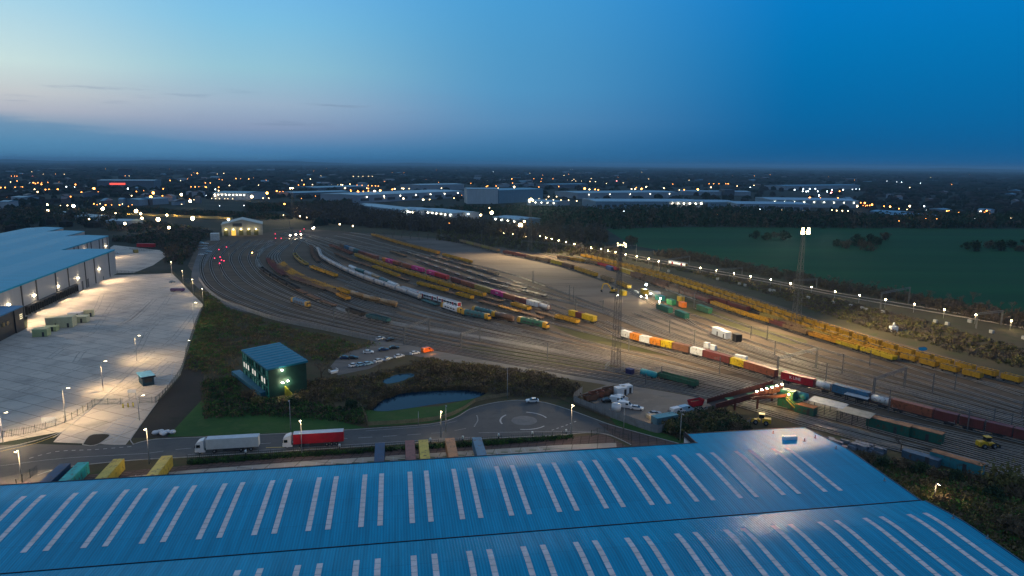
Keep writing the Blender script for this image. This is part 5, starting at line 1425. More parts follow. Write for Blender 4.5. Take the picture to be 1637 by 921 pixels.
# things by the service track: tanks and an old wagon
q = at(1037, 603); r = empty('storage_tank', 'turquoise cylinder tank lying beside the near track', 'tank', q, TA); m = MB(); m.cyl((-3.2, 0, 1.5), (3.2, 0, 1.5), 1.2, 18); m.cyl((-3.6, 0, 1.5), (-3.2, 0, 1.5), 0.7, 18, 1.2); m.cyl((3.2, 0, 1.5), (3.6, 0, 1.5), 1.2, 18, 0.7); m.build('tank', paint('turquoise_tank_paint', (0.02, 0.30, 0.34), 0.4, 0.05), r); m = MB(); m.box(-2.2, -1.7, -1.0, 1.0, 0, 0.7); m.box(1.7, 2.2, -1.0, 1.0, 0, 0.7); m.build('cradle', DARKSTEEL, r)
cabin(1007, 598, 2.6, 2.2, 2.0, paint('navy_box_paint', (0.012, 0.015, 0.09)), 'small navy blue box left of the turquoise tank', 'equipment_box', cat='equipment', door=False)
q = at(1083, 613); wagon('gon', 'green', (q.x, q.y, 0.1), TA, 'lone dark green wagon body by the turquoise tank', 'lone wagons beside the near track')
# scrap and stacked panels by the near sidings
JUNK = mat('grey_blue_scrap_steel', (0.10, 0.13, 0.17), 0.6, var=0.5, scale=1.0)
for px, py, n_, lab in ((1345, 712, 9, 'heap of blue grey scrap left of the near sidings'), (1372, 716, 8, 'stack of pale panels beside the scrap heap'), (1400, 722, 8, 'low heap of blue scrap near the roof corner')):
    q = at(px, py); m = MB(); rr = random.Random(px)
    for k in range(n_):
        x, y = rr.uniform(-4, 4), rr.uniform(-1.3, 1.3); h = rr.uniform(0.5, 1.6); m.box(x - rr.uniform(.5, 1.4), x + rr.uniform(.5, 1.4), y - rr.uniform(.3, .8), y + rr.uniform(.3, .8), 0, h)
    o = m.build('scrap_heap', JUNK, None, q, TA); tag(o, lab, 'scrap')
# ---- the lit works yard left of the depot
q, q2 = at(182, 343), at(372, 351); d = q2 - q
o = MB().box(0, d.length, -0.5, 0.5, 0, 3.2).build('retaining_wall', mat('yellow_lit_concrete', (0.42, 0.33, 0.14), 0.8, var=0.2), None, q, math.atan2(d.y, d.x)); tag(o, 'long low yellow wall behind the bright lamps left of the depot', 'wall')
for k in range(5):
    f = 0.12 + 0.2 * k; p = q.lerp(q2, f); point(None, (p.x + 2, p.y - 7, 5.5), 2600, (1.0, 0.66, 0.22), 0.3)
far(120, 150, 352, 354, 5, 30, BW_, PR_, 'pale flat shed among the bright lamps left of the depot', 'shed'); far(170, 205, 360, 361, 5, 26, BW_, PR_, 'low grey shed left of the two brightest lamps', 'shed'); far(84, 112, 347, 350, 5, 30, BW_, PR_, 'thin pale roof behind the grey warehouse', 'shed')
# ================================================================== VEHICLES AND YARD THINGS
def wheel(root, x, y, r=0.5, w=0.3, name='wheel'):
    mb = MB(); mb.cyl((0, -w / 2, 0), (0, w / 2, 0), r, 12); o = mb.build(name, BLACK, root, loc=(x, y, r))
    h = MB()
    h.cyl((0, -w / 2 - 0.012, 0), (0, w / 2 + 0.012, 0), r * 0.5, 10)
    h.build('rim', STEEL, o)
    return o


def trailer_parts(r, c, x0, x1, roofc=None, stand=False):
    m = MB(); m.box(x0, x1, -1.27, 1.27, 1.15, 3.95); m.build('trailer_body', cm(c) if c in CLR else c, r)
    rf = MB(); rf.box(x0 + 0.02, x1 - 0.02, -1.25, 1.25, 3.953, 4.02); rf.build('trailer_roof', roofc or (cm(c) if c in CLR else c), r)
    rb = MB()
    for k in range(12):
        x = x0 + 0.3 + k * (x1 - x0 - 0.6) / 11
        for s in (-1, 1): rb.box(x - 0.04, x + 0.04, s * 1.27 - 0.015, s * 1.27 + 0.02, 1.2, 3.9)
    rb.build('curtain_pole', cm(c) if c in CLR else c, r)
    ch = MB(); ch.box(x0 + 0.5, x1 - 0.3, -0.5, 0.5, 0.85, 1.14); ch.box(x0, x1, -1.2, 1.2, 1.02, 1.148)
    for s in (-1, 1): ch.box(x0 + 4.2, x1 - 5.2, s * 1.1 - 0.04, s * 1.1 + 0.04, 0.45, 1.0)
    ch.build('chassis', DARKSTEEL, r)
    d = MB(); d.box(x1 - 0.0, x1 + 0.05, -1.22, -0.02, 1.2, 3.9); d.box(x1, x1 + 0.05, 0.02, 1.22, 1.2, 3.9); d.build('rear_door', cm(c) if c in CLR else c, r)
    for x in (x1 - 4.6, x1 - 3.3, x1 - 2.0):
        for s in (-1, 1): wheel(r, x, s * 1.05, 0.5, 0.38)
    if stand:
        l_ = MB()
        for s in (-1, 1): l_.box(x0 + 2.6, x0 + 2.85, s * 0.8 - 0.1, s * 0.8 + 0.1, 0, 1.1)
        l_.build('landing_leg', DARKSTEEL, r)


def artic(px, py, qx, qy, trailer, roofc, label):
    """cab towards (px,py), tail at (qx,qy)"""
    a, b = at(px, py), at(qx, qy); d = b - a
    r = empty('articulated_lorry', label, 'lorry', a, math.atan2(d.y, d.x), 'lorries driving on the main road')
    m = MB(); prof = [(0.0, 0.55), (0.0, 1.6), (0.18, 2.75), (0.75, 3.35), (1.9, 3.75), (2.25, 3.75), (2.25, 0.55)]
    m.extrude_y(prof, -1.24, 1.24); m.build('cab', WHITE, r)
    w = MB(); w.quad((0.02, -1.08, 1.72), (0.02, 1.08, 1.72), (0.165, 1.08, 2.68), (0.165, -1.08, 2.68)); g = w.build('windscreen', GLASS, r, loc=(-0.03, 0, 0))
    for s in (-1, 1):
        w = MB(); w.box(0.35, 1.35, s * 1.245 - 0.01, s * 1.245 + 0.01, 1.75, 2.6); w.build('side_window', GLASS, r)
        mi = MB(); mi.cbox((0.1, s * 1.45, 2.2), (0.12, 0.25, 0.7)); mi.bar((0.25, s * 1.24, 2.5), (0.1, s * 1.4, 2.5), 0.05); mi.build('mirror', BLACK, r)
        h = MB(); h.cbox((-0.02, s * 0.95, 0.85), (0.06, 0.4, 0.22)); h.build('headlight', lampmat('head_lamp', (1, 0.95, 0.85), 1.5), r)
        f = MB(); f.box(0.9, 2.6, s * 1.2 - 0.03, s * 1.2 + 0.03, 0.4, 1.0); f.build('side_skirt', WHITE, r)
    gr = MB(); gr.box(-0.03, 0.0, -0.8, 0.8, 0.75, 1.5); gr.build('grille', BLACK, r)
    fu = MB(); fu.box(1.0, 6.0, -0.45, 0.45, 0.6, 1.0); fu.build('tractor_frame', DARKSTEEL, r)
    for s in (-1, 1): wheel(r, 1.25, s * 1.02); wheel(r, 4.9, s * 1.0, 0.5, 0.5)
    trailer_parts(r, trailer, 2.85, 16.4, roofc); return r


DARKROOF = mat('grey_white_trailer_roof', (0.50, 0.55, 0.60), 0.5, var=0.12)
artic(314, 723.5, 423, 717, mat('dusty_white_curtain', (0.58, 0.58, 0.56), 0.5, var=0.10), DARKROOF, 'white articulated lorry following behind the gap on the main road')
artic(453, 715, 556, 708.5, 'red', DARKROOF, 'white cabbed lorry with red curtain trailer on the main road')
VD = Vector((-math.sin(WA), math.cos(WA), 0))


def parked(px, py, c, label, ang=None, z=4.0):
    """trailer whose far top end shows at (px, py)"""
    q = at(px, py, z); r = empty('box_trailer', label, 'trailer', (q.x, q.y, 0), math.atan2(-VD.y, -VD.x) if ang is None else ang, 'box trailers parked in the bays by the warehouse')
    trailer_parts(r, c, 0, 13.6, None, True); return r


CLR.update(navy=(0.02, 0.05, 0.12), seagreen=(0.03, 0.40, 0.36), custard=(0.56, 0.40, 0.05), sky=(0.05, 0.17, 0.27), salmon=(0.50, 0.20, 0.07), rose=(0.24, 0.08, 0.06))
parked(607.5, 708, 'navy', 'dark blue trailer, leftmost of five near the warehouse eave')
parked(655, 704, 'rose', 'brick red trailer beside the yellow one near the eave')
parked(676.5, 703, 'custard', 'yellow trailer between the red and orange ones')
parked(719, 700.5, 'salmon', 'orange trailer right of the yellow one near the eave')
parked(762, 699, 'sky', 'pale blue trailer, rightmost of five near the eave')
for (px, py, c, lab) in ((104, 741, 'navy', 'dark navy trailer at the far left of the left group'), (133, 739, 'seagreen', 'turquoise trailer beside the navy one at bottom left'),
                         (190, 733.5, 'custard', 'yellow trailer beside the turquoise one at bottom left'), (267, 728.5, 'custard', 'yellow trailer standing alone nearest the white lorry')):
    parked(px, py, c, lab)
q = at(220, 397); r = empty('box_trailer', 'red trailer parked in the rear yard beyond the lorry park', 'trailer', q, 0.05); trailer_parts(r, 'red', 0, 13.6, None, True); r.scale = (1.15, 1.1, 1.1)


def proto_car(c, van=False):
    r = empty('parked_car', None, None); p = mat('car_paint_' + c, {'white': (0.68, 0.69, 0.70), 'silver': (0.32, 0.36, 0.40), 'navy': (0.012, 0.03, 0.10), 'black': (0.012, 0.012, 0.014), 'orange': (0.75, 0.16, 0.02), 'paleblue': (0.25, 0.42, 0.55), 'red': (0.4, 0.02, 0.02)}[c], 0.25, var=0.05, spec=0.6)
    m = MB()
    if van: prof = [(-2.5, 0.35), (2.5, 0.35), (2.5, 1.0), (1.6, 1.3), (1.0, 2.05), (0.6, 2.2), (-2.4, 2.2), (-2.5, 2.0)]
    else: prof = [(-2.15, 0.32), (2.15, 0.32), (2.15, 0.72), (1.95, 0.86), (0.95, 0.98), (-1.75, 1.02), (-2.1, 0.92)]
    m.extrude_y(prof, -0.88 if not van else -0.95, 0.88 if not van else 0.95); m.build('body', p, r)
    if not van:
        g = MB(); q0 = [(-1.75, 1.0), (1.0, 0.97), (0.25, 1.42), (-1.15, 1.44)]; vs = []
        for x, z in q0: vs += [(x, -0.84 if z < 1.2 else -0.66, z), (x, 0.84 if z < 1.2 else 0.66, z)]
        g.add(vs, [(0, 2, 4, 6), (7, 5, 3, 1), (2, 3, 5, 4), (0, 6, 7, 1)]); g.build('windows', GLASS, r)
        t = MB(); t.add([(0.28, -0.66, 1.425), (0.28, 0.66, 1.425), (-1.17, 0.66, 1.447), (-1.17, -0.66, 1.447), (0.2, -0.6, 1.47), (0.2, 0.6, 1.47), (-1.1, 0.6, 1.49), (-1.1, -0.6, 1.49)], [(4, 5, 6, 7), (0, 1, 5, 4), (1, 2, 6, 5), (2, 3, 7, 6), (3, 0, 4, 7)]); t.build('roof', p, r)
    else:
        g = MB(); g.quad((1.62, -0.85, 1.34), (1.62, 0.85, 1.34), (1.04, 0.8, 2.02), (1.04, -0.8, 2.02)); g.build('windscreen', GLASS, r)
        for s in (-1, 1): g = MB(); g.box(0.1, 1.0, s * 0.955 - 0.01, s * 0.955 + 0.01, 1.3, 1.9); g.build('side_window', GLASS, r)
    xf = 2.15 if not van else 2.5
    for s in (-1, 1):
        h = MB(); h.cbox((xf, s * 0.62, 0.68), (0.06, 0.36, 0.16)); h.build('headlight', mat('clear_lens', (0.6, 0.62, 0.65), 0.15), r)
        h = MB(); h.cbox((-xf, s * 0.62, 0.75), (0.06, 0.34, 0.16)); h.build('tail_light', mat('red_lens', (0.25, 0.01, 0.01), 0.2), r)
        for x in (-1.3, 1.35): wheel(r, x, s * 0.8, 0.32, 0.2)
    return reg(r)


CARS = {}


def car(px, py, c, label, group, ang=0.0, van=False, name='parked_car', scale=None):
    q = at(px, py); k = (c, van)
    if k not in CARS:
        o = proto_car(c, van); CARS[k] = o; o.location = q; o.rotation_euler = (0, 0, ang); tag(o, label, 'van' if van else 'car', group)
    else: o = dup(CARS[k], q, ang, label, group); o['category'] = 'van' if van else 'car'

    if scale: o.scale = (scale,) * 3
    return o


CPK = 'cars parked beside the service track'
pa = math.atan2((at(680, 560) - at(560, 584)).y, (at(680, 560) - at(560, 584)).x)
for x, y, c, lab, da in ((608, 543, 'white', 'white car nearest the grey fence, left of a black one', 0.1), (624, 545, 'black', 'black car by the end of the grey fence', 0.1), (552, 574, 'navy', 'dark blue car at the left end of the back row', -0.6), (564, 574, 'black', 'black car next to the leftmost dark blue one', -0.6),
                         (589, 565, 'white', 'white car with yellow beacon in the back row', -0.6), (613, 561, 'navy', 'dark blue car in the middle of the back row', -0.4), (630, 558, 'black', 'black car at the right end of the back row', -0.4),
                         (566, 586, 'white', 'white car at the left end of the front row', 0.1), (577, 585, 'paleblue', 'pale blue car touching the leftmost white one', 0.1), (588, 583.5, 'paleblue', 'second pale blue car in the front row', 0.1), (606, 579, 'white', 'white car third from the right in the front row', 0.1),
                         (620, 576, 'silver', 'silver car between two white ones in the front row', 0.3), (638, 571.5, 'white', 'white car second from right in the front row', 0.1), (663, 566.5, 'white', 'white car beside the orange van', 0.1)):
    car(x, y, c, lab, CPK, pa + da)
car(683, 563, 'orange', 'orange van with lights by the service track', CPK, pa, True)
point(None, at(690, 562, 1.2), 260, ORANGE, 0.3)
car(851, 643, 'white', 'white car driving round the top of the roundabout', None, PI + 0.1)
m = MB(); m.box(-1.6, 1.6, -0.9, 0.9, 0.6, 0.75); m.box(-1.6, -1.5, -0.9, 0.9, 0.75, 1.5); m.box(1.5, 1.6, -0.9, 0.9, 0.75, 1.5); m.box(-1.4, 1.4, -0.8, -0.7, 0.0, 0.6); m.box(-1.4, 1.4, 0.7, 0.8, 0.0, 0.6)
o = m.build('flat_trailer', WHITE, None, at(533, 596), pa); tag(o, 'small white flat trailer near the bare tree', 'trailer')
CG = 'vehicles in the fenced compound'
for x, y, c, van, a, lab in ((992, 641, 'white', True, 0.5, 'white van between the rust skips and white containers'), (987, 644, 'white', True, -0.4, 'white van in front of the rust skips'), (972, 643, 'black', False, 0.2, 'black car in front of the rust coloured skips'),
                             (1000, 652, 'white', True, -0.35, 'white van behind the round white tank'), (1018, 655, 'white', False, -0.3, 'white car in the middle of the compound'), (1083, 661, 'white', True, 0.5, 'white van near the red skip, left of a pale car'),
                             (1096, 658, 'paleblue', True, 0.5, 'pale van next to the red skip'), (1047, 664, 'silver', False, 0.3, 'silver car behind the grey hoarding')):
    car(x, y, c, lab, CG, a, van)
for x, y, c, lab in ((944, 640, 'rust', 'rust skip at the left end of the compound'), (953, 636, 'brick', 'brick red skip second from left in the compound'), (964, 633, 'rust', 'rust skip third from left in the compound'), (975, 629, 'brown', 'brown skip at the right of the rust row'), (1112, 649, 'red', 'bright red skip at the right end of the compound')):
    q = at(x, y); r = empty('skip', lab, 'skip', q, 0.45); m = MB()
    m.extrude_y([(-2.0, 0.3), (2.0, 0.3), (2.8, 2.2), (2.65, 2.2), (1.9, 0.45), (-1.9, 0.45), (-2.65, 2.2), (-2.8, 2.2)], -1.1, 1.1)
    for s in (-1, 1): m.add([(-2.0, s * 1.1, 0.3), (2.0, s * 1.1, 0.3), (2.8, s * 1.1, 2.2), (-2.8, s * 1.1, 2.2)], [(0, 1, 2, 3)])
    m.build('body', cm(c), r); m = MB(); m.box(-1.8, 1.8, -1.0, 1.0, 0.5, 1.7); m.build('load', INTERIOR, r); m = MB(); m.box(-1.9, -1.5, -1, 1, 0, 0.3); m.box(1.5, 1.9, -1, 1, 0, 0.3); m.build('skid', DARKSTEEL, r)
for x, y, lab in ((1000, 628, 'white cabin furthest back in the compound'), (992, 631, 'white stacked cabin beside the rust skips')): cabin(x, y, 4, 2.6, 2.7, WHITE, lab, 'site_cabin', ang=0.4)
q = at(985, 656); r = empty('storage_tank', 'round white water tank in the compound', 'tank', q); m = MB(); m.cyl((0, 0, 0.1), (0, 0, 2.2), 1.5, 16); m.build('tank', WHITE, r); m = MB(); m.cyl((0, 0, 2.2), (0, 0, 2.6), 1.5, 16, 0.4); m.build('lid', WHITE, r)
cabin(1062, 678, 8, 3, 2.8, paint('blue_grey_cabin', (0.10, 0.2, 0.24)), 'low cabin with teal roof at the compound corner', roof=mat('teal_cabin_roof', (0.03, 0.22, 0.28), 0.5), ang=0.45)
q = at(1042, 668); o = MB(); o.box(-1.5, 1.5, -1.2, 1.2, 0, 1.1); o = o.build('pallet_stack', mat('lit_pale_timber', (0.45, 0.36, 0.24), 0.8), None, q, 0.4); tag(o, 'pale timber stack lit by the hoarding', 'pallets'); point(None, at(1040, 664, 2.5), 350, WARM, 0.3)
# ---- plant: excavator and loaders
PLANT = paint('plant_yellow', (0.60, 0.36, 0.015), 0.45, 0.1)
q = at(980, 468); ex = empty('excavator', 'yellow excavator with raised boom on the pale gravel', 'excavator', q, 2.9)
for s in (-1, 1):
    m = MB(); m.extrude_y([(-2.3, 0.4), (-1.9, 0), (1.9, 0), (2.3, 0.4), (1.9, 0.95), (-1.9, 0.95)], s * 1.2 - 0.35, s * 1.2 + 0.35); m.build('crawler_track', BLACK, ex)
m = MB(); m.box(-2.6, 1.4, -1.3, 1.3, 1.1, 2.2); m.box(-2.7, -1.4, -1.3, 1.3, 1.2, 2.7); m.build('house', PLANT, ex)
m = MB(); m.box(-0.2, 1.3, 0.35, 1.3, 2.21, 3.6); m.build('cab', GLASS, ex)
m = MB(); m.bar((1.2, -0.2, 2.0), (3.6, -0.2, 5.6), 0.5, 0.7); m.bar((3.6, -0.2, 5.6), (6.2, -0.2, 5.2), 0.45, 0.6); m.build('boom', PLANT, ex)
m = MB(); m.bar((6.2, -0.2, 5.4), (7.2, -0.2, 1.6), 0.4, 0.55); m.build('dipper_arm', PLANT, ex)
m = MB(); m.extrude_y([(7.3, 1.7), (7.9, 1.0), (7.4, 0.2), (6.5, 0.3), (6.7, 1.0)], -0.8, 0.4); m.build('bucket', DARKSTEEL, ex)


def loader(px, py, ang, label, lit=False):
    r = empty('wheel_loader', label, 'loader', at(px, py), ang)
    for x in (-1.5, 1.5):
        for s in (-1, 1): wheel(r, x, s * 1.0, 0.75, 0.55)
    m = MB(); m.box(-2.9, -0.4, -0.85, 0.85, 0.8, 2.1); m.box(0.2, 2.0, -0.6, 0.6, 0.8, 1.5); m.build('body', PLANT, r)
    m = MB(); m.box(-0.9, 0.6, -0.7, 0.7, 2.11, 3.3); m.build('cab', GLASS, r)
    m = MB(); m.box(-1.0, 0.7, -0.8, 0.8, 3.31, 3.45); m.build('cab_roof', PLANT if not lit else mat('lamplit_tone_cab_roof', (0.6, 0.5, 0.3), 0.5), r)  # the lit top is painted as a paler roof colour
    m = MB()
    for s in (-1, 1): m.bar((0.6, s * 0.65, 1.6), (3.0, s * 0.65, 0.7), 0.2, 0.35)
    m.build('lift_arm', PLANT, r)
    m = MB(); m.extrude_y([(2.9, 0.2), (4.0, 0.1), (4.1, 0.2), (3.2, 0.35), (3.1, 1.2), (2.95, 1.3)], -1.4, 1.4); m.build('bucket', DARKSTEEL, r)
    if lit: point(r, (0.3, 0, 4.3), 160, WARM, 0.2)


loader(1216, 678, 2.8, 'yellow loader with lit cab by the roof corner', True); loader(1577, 716, 0.1, 'yellow loader on the gravel near the right edge')
# ---- cream welfare cabins and boxes in the lorry park
CRM = mat('pale_cream_panel', (0.50, 0.48, 0.30), 0.6, var=0.12); LIME = mat('pale_green_box', (0.34, 0.40, 0.20), 0.6, var=0.15)
ca = LANG + PI / 2
for px, py, L, Wd, Hh, c, lab in ((88, 522, 6, 5, 4.6, CRM, 'tall cream cabin at the left of the white group'), (107, 522, 7, 6, 5.0, CRM, 'tallest cream cabin, beside the dark stair frame'), (127, 515, 8, 5, 3.0, CRM, 'low cream cabin right of the tall ones'), (143, 506, 4, 3, 3.4, CRM, 'small cream cabin at the right of the group'), (67, 537, 6, 4.5, 3.4, LIME, 'pale green box nearest the dark office block'), (81, 529, 6, 4, 2.2, LIME, 'low pale green box behind the nearest one'), (121, 508, 6, 4, 2.6, mat('grey_white_panel', (0.45, 0.48, 0.5), 0.6), 'white roofed cabin at the back of the group')):
    cabin(px, py, L, Wd, Hh, c, lab, 'welfare_cabin', ang=0.25)
q = at(284, 466); r = empty('container_chassis', 'dark purple skeletal trailer parked alone on the lorry park', 'trailer', q, 0.02); m = MB(); m.box(-4, 4, -1.2, 1.2, 0.6, 1.6); m.box(-3.8, 3.8, -1.0, 1.0, 1.6, 2.0); m.build('bed', mat('dark_purple_paint', (0.05, 0.02, 0.10), 0.5), r)
for x in (-3, -1.8, 3):
    for s in (-1, 1): wheel(r, x, s * 1.0, 0.5, 0.4)
car(275, 452, 'silver', 'small pale car by the fence behind the purple trailer', None, 1.2); car(186, 405, 'white', 'white car parked behind the grey warehouse corner', None, 0.3)
cabin(217, 404, 5, 3, 2.6, mat('olive_box', (0.20, 0.18, 0.05), 0.6), 'olive box beside the red trailer in the rear yard', 'storage_box', cat='box')
m = MB(); rr = random.Random(5)
for k in range(9): m.octa((rr.uniform(-2.6, 2.6), rr.uniform(-1.0, 1.0), 0.5), rr.uniform(.6, 1.0), 0.6)
o = m.build('bag_heap', mat('white_plastic_bags', (0.55, 0.57, 0.60), 0.5), None, at(262, 694)); tag(o, 'heap of white bags on the grass by the entrance', 'bags')
for k, (x, y) in enumerate(((197, 652), (205, 651), (213, 650))):
    r = empty('bollard', ('yellow bollard furthest left by the gate', 'middle one of three yellow bollards by the gate', 'yellow bollard furthest right by the gate')[k], 'bollard', at(x, y), 0, 'bollards at the lorry park gate'); m = MB(); m.cyl((0, 0, 0), (0, 0, 1.35), 0.2, 10); m.build('post', mat('bollard_yellow', (0.65, 0.5, 0.03), 0.5), r); m = MB(); m.cyl((0, 0, 1.35), (0, 0, 1.45), 0.2, 10, 0.1); m.build('cap', BLACK, r)
for x, y, w, h, lab, z0 in ((79, 681, 4.0, 1.8, 'pale sign board on the lorry park fence', 0.9), (212, 640, 2.6, 1.1, 'white sign board above the entrance barrier', 2.6)):
    r = empty('sign_board', lab, 'sign', at(x, y), 0.1); m = MB(); m.box(-w / 2, w / 2, -0.05, 0.05, z0, z0 + h); m.build('board', WHITE, r); m = MB(); m.bar((-w / 2 + .2, 0.08, 0), (-w / 2 + .2, 0.08, z0 + h), 0.1); m.bar((w / 2 - .2, 0.08, 0), (w / 2 - .2, 0.08, z0 + h), 0.1); m.build('post', STEEL, r)
for k, x in enumerate((393, 543, 688, 740, 797, 851, 905)):
    y = 735 - (x - 393) * 0.066 - 7
    r = empty('verge_lamp', 'small white bollard light, %s from left along the hedge verge' % nth(k), 'bollard', at(x, y), 0, 'bollard lights on the verge'); m = MB(); m.cyl((0, 0, 0), (0, 0, 0.8), 0.16, 8); m.build('post', DARKSTEEL, r); m = MB(); m.cyl((0, 0, 0.8), (0, 0, 1.5), 0.28, 8); m.build('lantern', mat('white_lantern', (0.7, 0.72, 0.7), 0.4), r)
# white machine on the far dirt, right
r = empty('spray_tank', 'small white tank with a spout standing on the dark dirt', 'tank', at(1428, 530)); m = MB(); m.box(-1.6, 1.6, -1.2, 1.2, 0, 2.6); m.build('tank', WHITE, r); m = MB(); m.cyl((0, 0, 2.6), (0, 0, 4.4), 0.6, 10, 0.3); m.build('spout', WHITE, r)
wb = [(1292, 477), (1332, 485), (1360, 490), (1378, 494), (1384, 496), (1495, 515), (1514, 519), (1550, 515), (1585, 532), (1069, 434), (1147, 447), (1182, 455), (1191, 457), (1231, 465), (1237, 466), (1411, 500), (1637, 542)]
for k, (x, y) in enumerate(wb): cabin(x, y + 1, 1.9, 1.1, 1.5, mat('weathered_grey_cabinet', (0.34, 0.34, 0.32), 0.6), 'pale trackside cabinet, %s in order among the dark scrub' % nth(k), 'relay_cabinet', cat='cabinet', door=False, ang=TB)
GC = 'cars in the far lit storage yard'; rr = random.Random(9); cs = []
for (xa, ya, xb, yb, n_) in ((728, 344, 760, 352, 12), (736, 350, 792, 361, 16), (770, 358, 830, 369, 16), (724, 339, 740, 346, 6)):
    for k in range(n_): f = (k + rr.uniform(-.2, .2)) / n_; cs.append((xa + (xb - xa) * f, ya + (yb - ya) * f + rr.uniform(-1.5, 1.5)))
for k, (x, y) in enumerate(sorted(cs)): car(x, y, rr.choice(('white', 'silver', 'paleblue', 'white', 'black')), 'tiny car, %s from left in the lit storage yard by the woods' % nth(k), GC, rr.uniform(-.2, .2) + 0.9)
cs = sorted((rr.uniform(321, 335), rr.uniform(388, 415)) for _ in range(12))
for k, (x, y) in enumerate(cs): car(x, y, rr.choice(('white', 'silver', 'paleblue')), 'pale car, %s from left beside the depot approach road' % nth(k), 'cars beside the depot approach', 0.3)

# ================================================================== FENCES AND WALLS
FENCEG = mat('grey_palisade_steel', (0.28, 0.30, 0.32), 0.5, 0.2); FENCED = mat('dark_green_mesh_steel', (0.012, 0.03, 0.024), 0.5)
def fence(px, label, h=2.4, pale=0.28, w=0.16, m=FENCEG, post=2.75, name='palisade_fence', cat='fence'):
    p = spline([at(x, y) for x, y in px], pale); r = empty(name, label, cat, p[0])
    o = p[0]; a = MB(); posts = []; np_ = max(1, int(post / pale))
    for i, q in enumerate(p):
        t = (p[min(len(p) - 1, i + 1)] - p[max(0, i - 1)]).normalized(); q = q - o
        c1, c2 = q - t * w / 2, q + t * w / 2
        a.add([(c1.x, c1.y, 0.08), (c2.x, c2.y, 0.08), (c2.x, c2.y, h - .12), ((c1.x + c2.x) / 2, (c1.y + c2.y) / 2, h), (c1.x, c1.y, h - .12)], [(0, 1, 2, 3, 4)])
        if i % np_ == 0: posts.append(q)
    rl = MB(); s = p[::max(1, np_ // 2)]
    for u, v in zip(s, s[1:]):
        for z in (0.4, h - 0.5): rl.bar((u.x - o.x, u.y - o.y, z), (v.x - o.x, v.y - o.y, z), 0.05)
    a.build('pales', m, r); rl.build('rail', m, r)
    b = MB(); b.bar((0, 0, 0), (0, 0, h), 0.1); pm = b.mesh('post', m)
    for q in posts[:99]: o_ = bpy.data.objects.new('post', pm); COL.objects.link(o_); o_.parent = r; o_.location = (q.x, q.y, 0)
    return r


fence([(318, 448), (332, 466), (356, 484), (400, 500), (450, 515), (520, 529), (570, 540), (604, 546)], 'long grey palisade fence curving along the yard edge', post=4.5)
fence([(275, 437), (300, 461), (325, 487), (319, 505), (313, 520), (305, 545), (299, 565), (293, 588), (284, 606), (262, 634), (248, 645)], 'dark green mesh fence along the right side of the lorry park', 2.4, 0.3, 0.1, FENCED, 3.0, 'mesh_fence')
fence([(0, 701), (50, 693), (100, 678), (128, 664), (152, 648)], 'dark mesh fence round the near corner of the lorry park', 2.4, 0.4, 0.06, FENCED, 3.0, 'mesh_fence')
fence([(152, 648), (197, 646)], 'left leaf of the entrance gates', 2.2, 0.35, 0.06, FENCED, 4, 'mesh_gate', 'gate'); fence([(223, 645), (250, 644)], 'right leaf of the entrance gates', 2.2, 0.35, 0.06, FENCED, 4, 'mesh_gate', 'gate')
fence([(182, 437), (225, 438), (262, 437)], 'low mesh fence between lorry park and rear yard', 2.2, 0.4, 0.06, FENCED, 3.0, 'mesh_fence'); fence([(207, 399), (232, 402), (252, 399)], 'short fence in front of the red trailer', 2.0, 0.4, 0.06, FENCED, 3.0, 'mesh_fence')
fence([(27, 781), (40, 770), (60, 758)], 'dark mesh fence beside the navy trailer', 2.4, 0.4, 0.08, FENCED, 3.0, 'mesh_fence'); fence([(945, 699), (965, 692), (988, 700), (1010, 706)], 'dark fence at the right end of the trailer bays', 2.2, 0.4, 0.06, FENCED, 3.0, 'mesh_fence')
fence([(300, 738), (450, 729), (640, 717), (800, 706), (905, 699)], 'dark mesh fence along the verge below the main road', 2.0, 0.5, 0.05, FENCED, 3.0, 'mesh_fence')
TIMB = mat('weathered_timber', (0.26, 0.20, 0.12), 0.85, var=0.3)
fence([(588, 681), (640, 678), (692, 673), (722, 665), (744, 654), (760, 643), (790, 637), (815, 633)], 'timber post and rail fence round the pond side verge', 1.4, 0.32, 0.24, TIMB, 1.9, 'timber_fence'); fence([(588, 681), (585, 668), (577, 652)], 'short timber fence running up from the road corner', 1.4, 0.4, 0.22, TIMB, 1.9, 'timber_fence')
fence([(815, 633), (880, 636), (930, 652), (975, 672)], 'timber fence behind the roundabout', 1.2, 0.4, 0.2, mat('dark_timber', (0.10, 0.075, 0.05), 0.85), 1.9, 'timber_fence')
HOARD = mat('grey_concrete_hoarding', (0.19, 0.20, 0.21), 0.7, var=0.25)
fence([(930, 630), (917, 643), (950, 658), (988, 672), (1052, 693), (1064, 683)], 'grey panel hoarding along the near side of the compound', 2.6, 1.0, 0.97, HOARD, 2.0, 'hoarding')
fence([(967, 592), (975, 584), (992, 584), (999, 591), (984, 597), (967, 592)], 'grey mesh enclosure round the foot of the near tower', 2.2, 0.4, 0.1, FENCEG, 2.0, 'mesh_fence')
fence([(1068, 662), (1100, 664), (1135, 655), (1150, 650)], 'low grey barrier below the red skip', 1.4, 0.6, 0.5, HOARD, 2.0, 'barrier')
# ================================================================== LAMPS, TOWERS, MASTS
FLOODG = lampmat('floodlight_glass', (1.0, 0.74, 0.30), 60)


